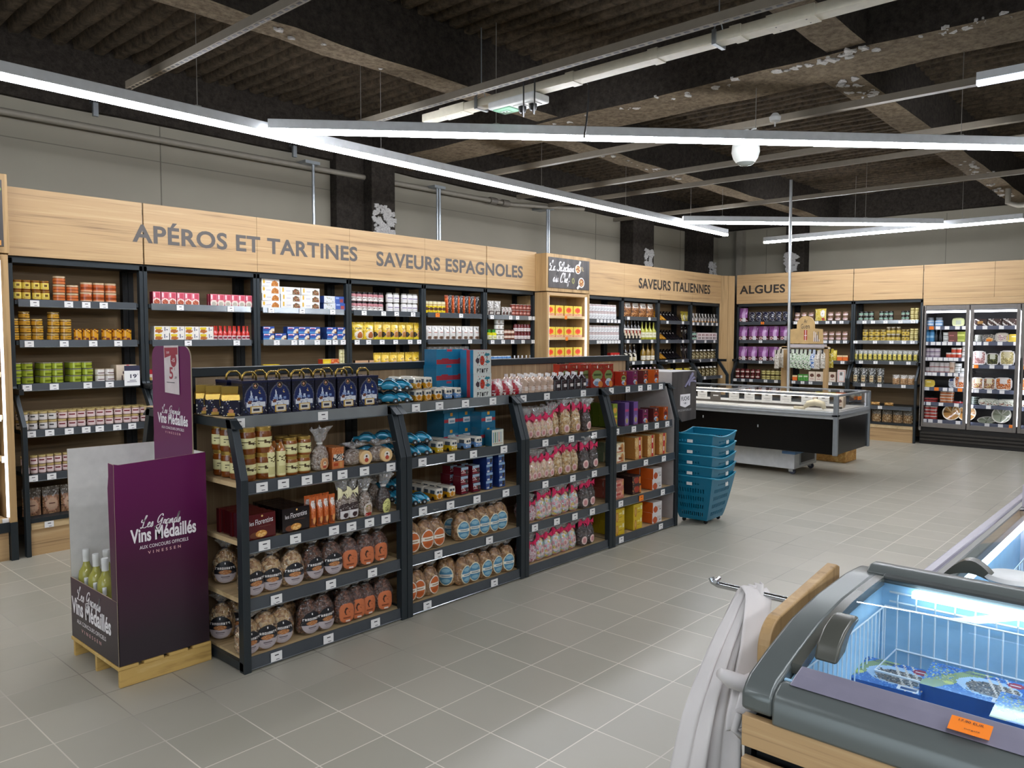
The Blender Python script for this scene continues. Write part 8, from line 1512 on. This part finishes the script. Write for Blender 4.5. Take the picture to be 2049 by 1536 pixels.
b = MB(); b.box(1.995, -2.452, .64, 2.0, -2.75, 1.005); b.box(1.994, -2.46, .9, 1.995, -2.75, .995, 1); obj1('promo_card', b, [mat('card lilac', '#cfc6d2', .5), mat('red print', '#a8283c', .5)], 'white and red promotion card standing on the second freezer at the picture edge', 'card')
b = MB(); b.lathe([(0, .93), (.06, .93), (.068, .938), (.06, .948), (.05, .943), (0, .94)], 28); b.xf(Matrix.Translation((.80, -2.62, .005))); obj1('white_dish', b, M['white plastic'], 'white round dish edge on the second freezer beside its dark handle', 'dish', smooth='auto')
# ================================================================ rounded wooden board with a chrome arm and hanging apron
rk = thing('apron_rack', 'round-cornered wooden board with a chrome arm, standing against the front freezer', 'rack', (.17, -2.22, 0))
cr = .075; pl = [(.155, 0), (.155, .905-cr)]+[(.155+cr-cr*cos(a*pi/16), .905-cr+cr*sin(a*pi/16)) for a in range(1, 9)]+[(.60, .948), (.62, .94), (.62, 0)]
b = MB(); b.prism(pl, 'Y', -2.205, -2.235); b.build('board', M['oak v'], rk, bevel=.004)
b = MB(); b.tube([(.355, -2.2, .90), (.352, -2.0, .90), (.352, -1.985, .905), (.352, -1.98, .915)], .0085, 10); b.tube([(.335, -2.0, .912), (.37, -1.995, .912)], .006, 8); b.build('arm', mat('chrome', '#b9bcc0', .12, .95), rk, smooth='auto')
mat('cloth', '#d3cecb', .8, spec=.2, var=.05, nscale=7)
ap = thing('apron', 'white cloth apron hanging from the chrome arm beside the front freezer', 'apron', (.36, -2.1, .88))
def path(t):       # centre line of the hanging cloth
    P = [(.352, -2.135, .915), (.30, -2.14, .86), (.20, -2.15, .77), (.11, -2.165, .66), (.06, -2.175, .52), (.03, -2.18, .36), (.0, -2.185, .18), (-.02, -2.19, .02)]
    q = t*(len(P)-1); i = min(len(P)-2, int(q)); f = q-i; p0, p1, p2, p3 = (Vector(P[max(i-1, 0)]), Vector(P[i]), Vector(P[i+1]), Vector(P[min(i+2, len(P)-1)]))
    return .5*((2*p1)+(p2-p0)*f+(2*p0-5*p1+4*p2-p3)*f*f+(-p0+3*p1-3*p2+p3)*f**3)
def body(u, v):
    c = path(v); w = .035+.085*min(1, v*1.6)+.05*max(0, v-.5); a = (u-.5)*2
    fold = .016*sin(a*6+2*v)*min(1, .3+v)+.01*sin(a*13+5*v)
    return (c.x+a*w*.55+fold*.6, c.y+.04-a*w*.55*1.0+fold, c.z+.012*a*(1-v)-.02*abs(a)*v)
b = MB(); b.grid(40, 60, body); o = b.build('body', M['cloth'], ap, smooth=True); m_ = o.modifiers.new('t', 'SOLIDIFY'); m_.thickness = .003
b = MB()
def strap(pts, w, name):
    bb = MB(); n = len(pts)
    def S(u, v):
        q = v*(n-1); i = min(n-2, int(q)); f = q-i; p = Vector(pts[i]).lerp(Vector(pts[i+1]), f); return (p.x+(u-.5)*w*.75, p.y-(u-.5)*w*.65+.004*sin(9*u), p.z+.006*sin(5*u+6*v))
    bb.grid(6, 30, S); q = bb.build(name, M['cloth'], ap, smooth=True); q.modifiers.new('t', 'SOLIDIFY').thickness = .003; return q
strap([(.352, -2.10, .885), (.352, -2.105, .914), (.33, -2.13, .90), (.24, -2.16, .80), (.15, -2.185, .735), (.09, -2.2, .70), (.075, -2.205, .665), (.10, -2.21, .69), (.15, -2.21, .75)], .075, 'neck_strap')
b = MB(); b.tube([(.075, -2.15, .785), (.10, -2.165, .765), (.13, -2.19, .75), (.17, -2.205, .765)], [.012, .02, .022, .014], 10); b.tube([(.08, -2.2, .70), (.065, -2.195, .665), (.085, -2.2, .645), (.115, -2.205, .66), (.13, -2.21, .71)], .009, 8); b.build('knot', M['cloth'], ap, smooth=True)
b = MB(); b.tube([(.05, -2.11, .46), (.055, -2.10, .52), (.075, -2.105, .545), (.095, -2.125, .52), (.095, -2.13, .46)], .006, 8); b.build('tie_loop', M['tag white'], ap, smooth=True)
b = MB(); b.box(-.03, -2.17, .0, .16, -2.03, .40); obj1('wooden_crate', b, wood('dark crate', '#5a3a1e', '#8a5f34', '#a87a48', (1.2, 9, 9), .7), 'brown wooden crate under the apron, beside the front freezer', 'crate', bevel=.004)
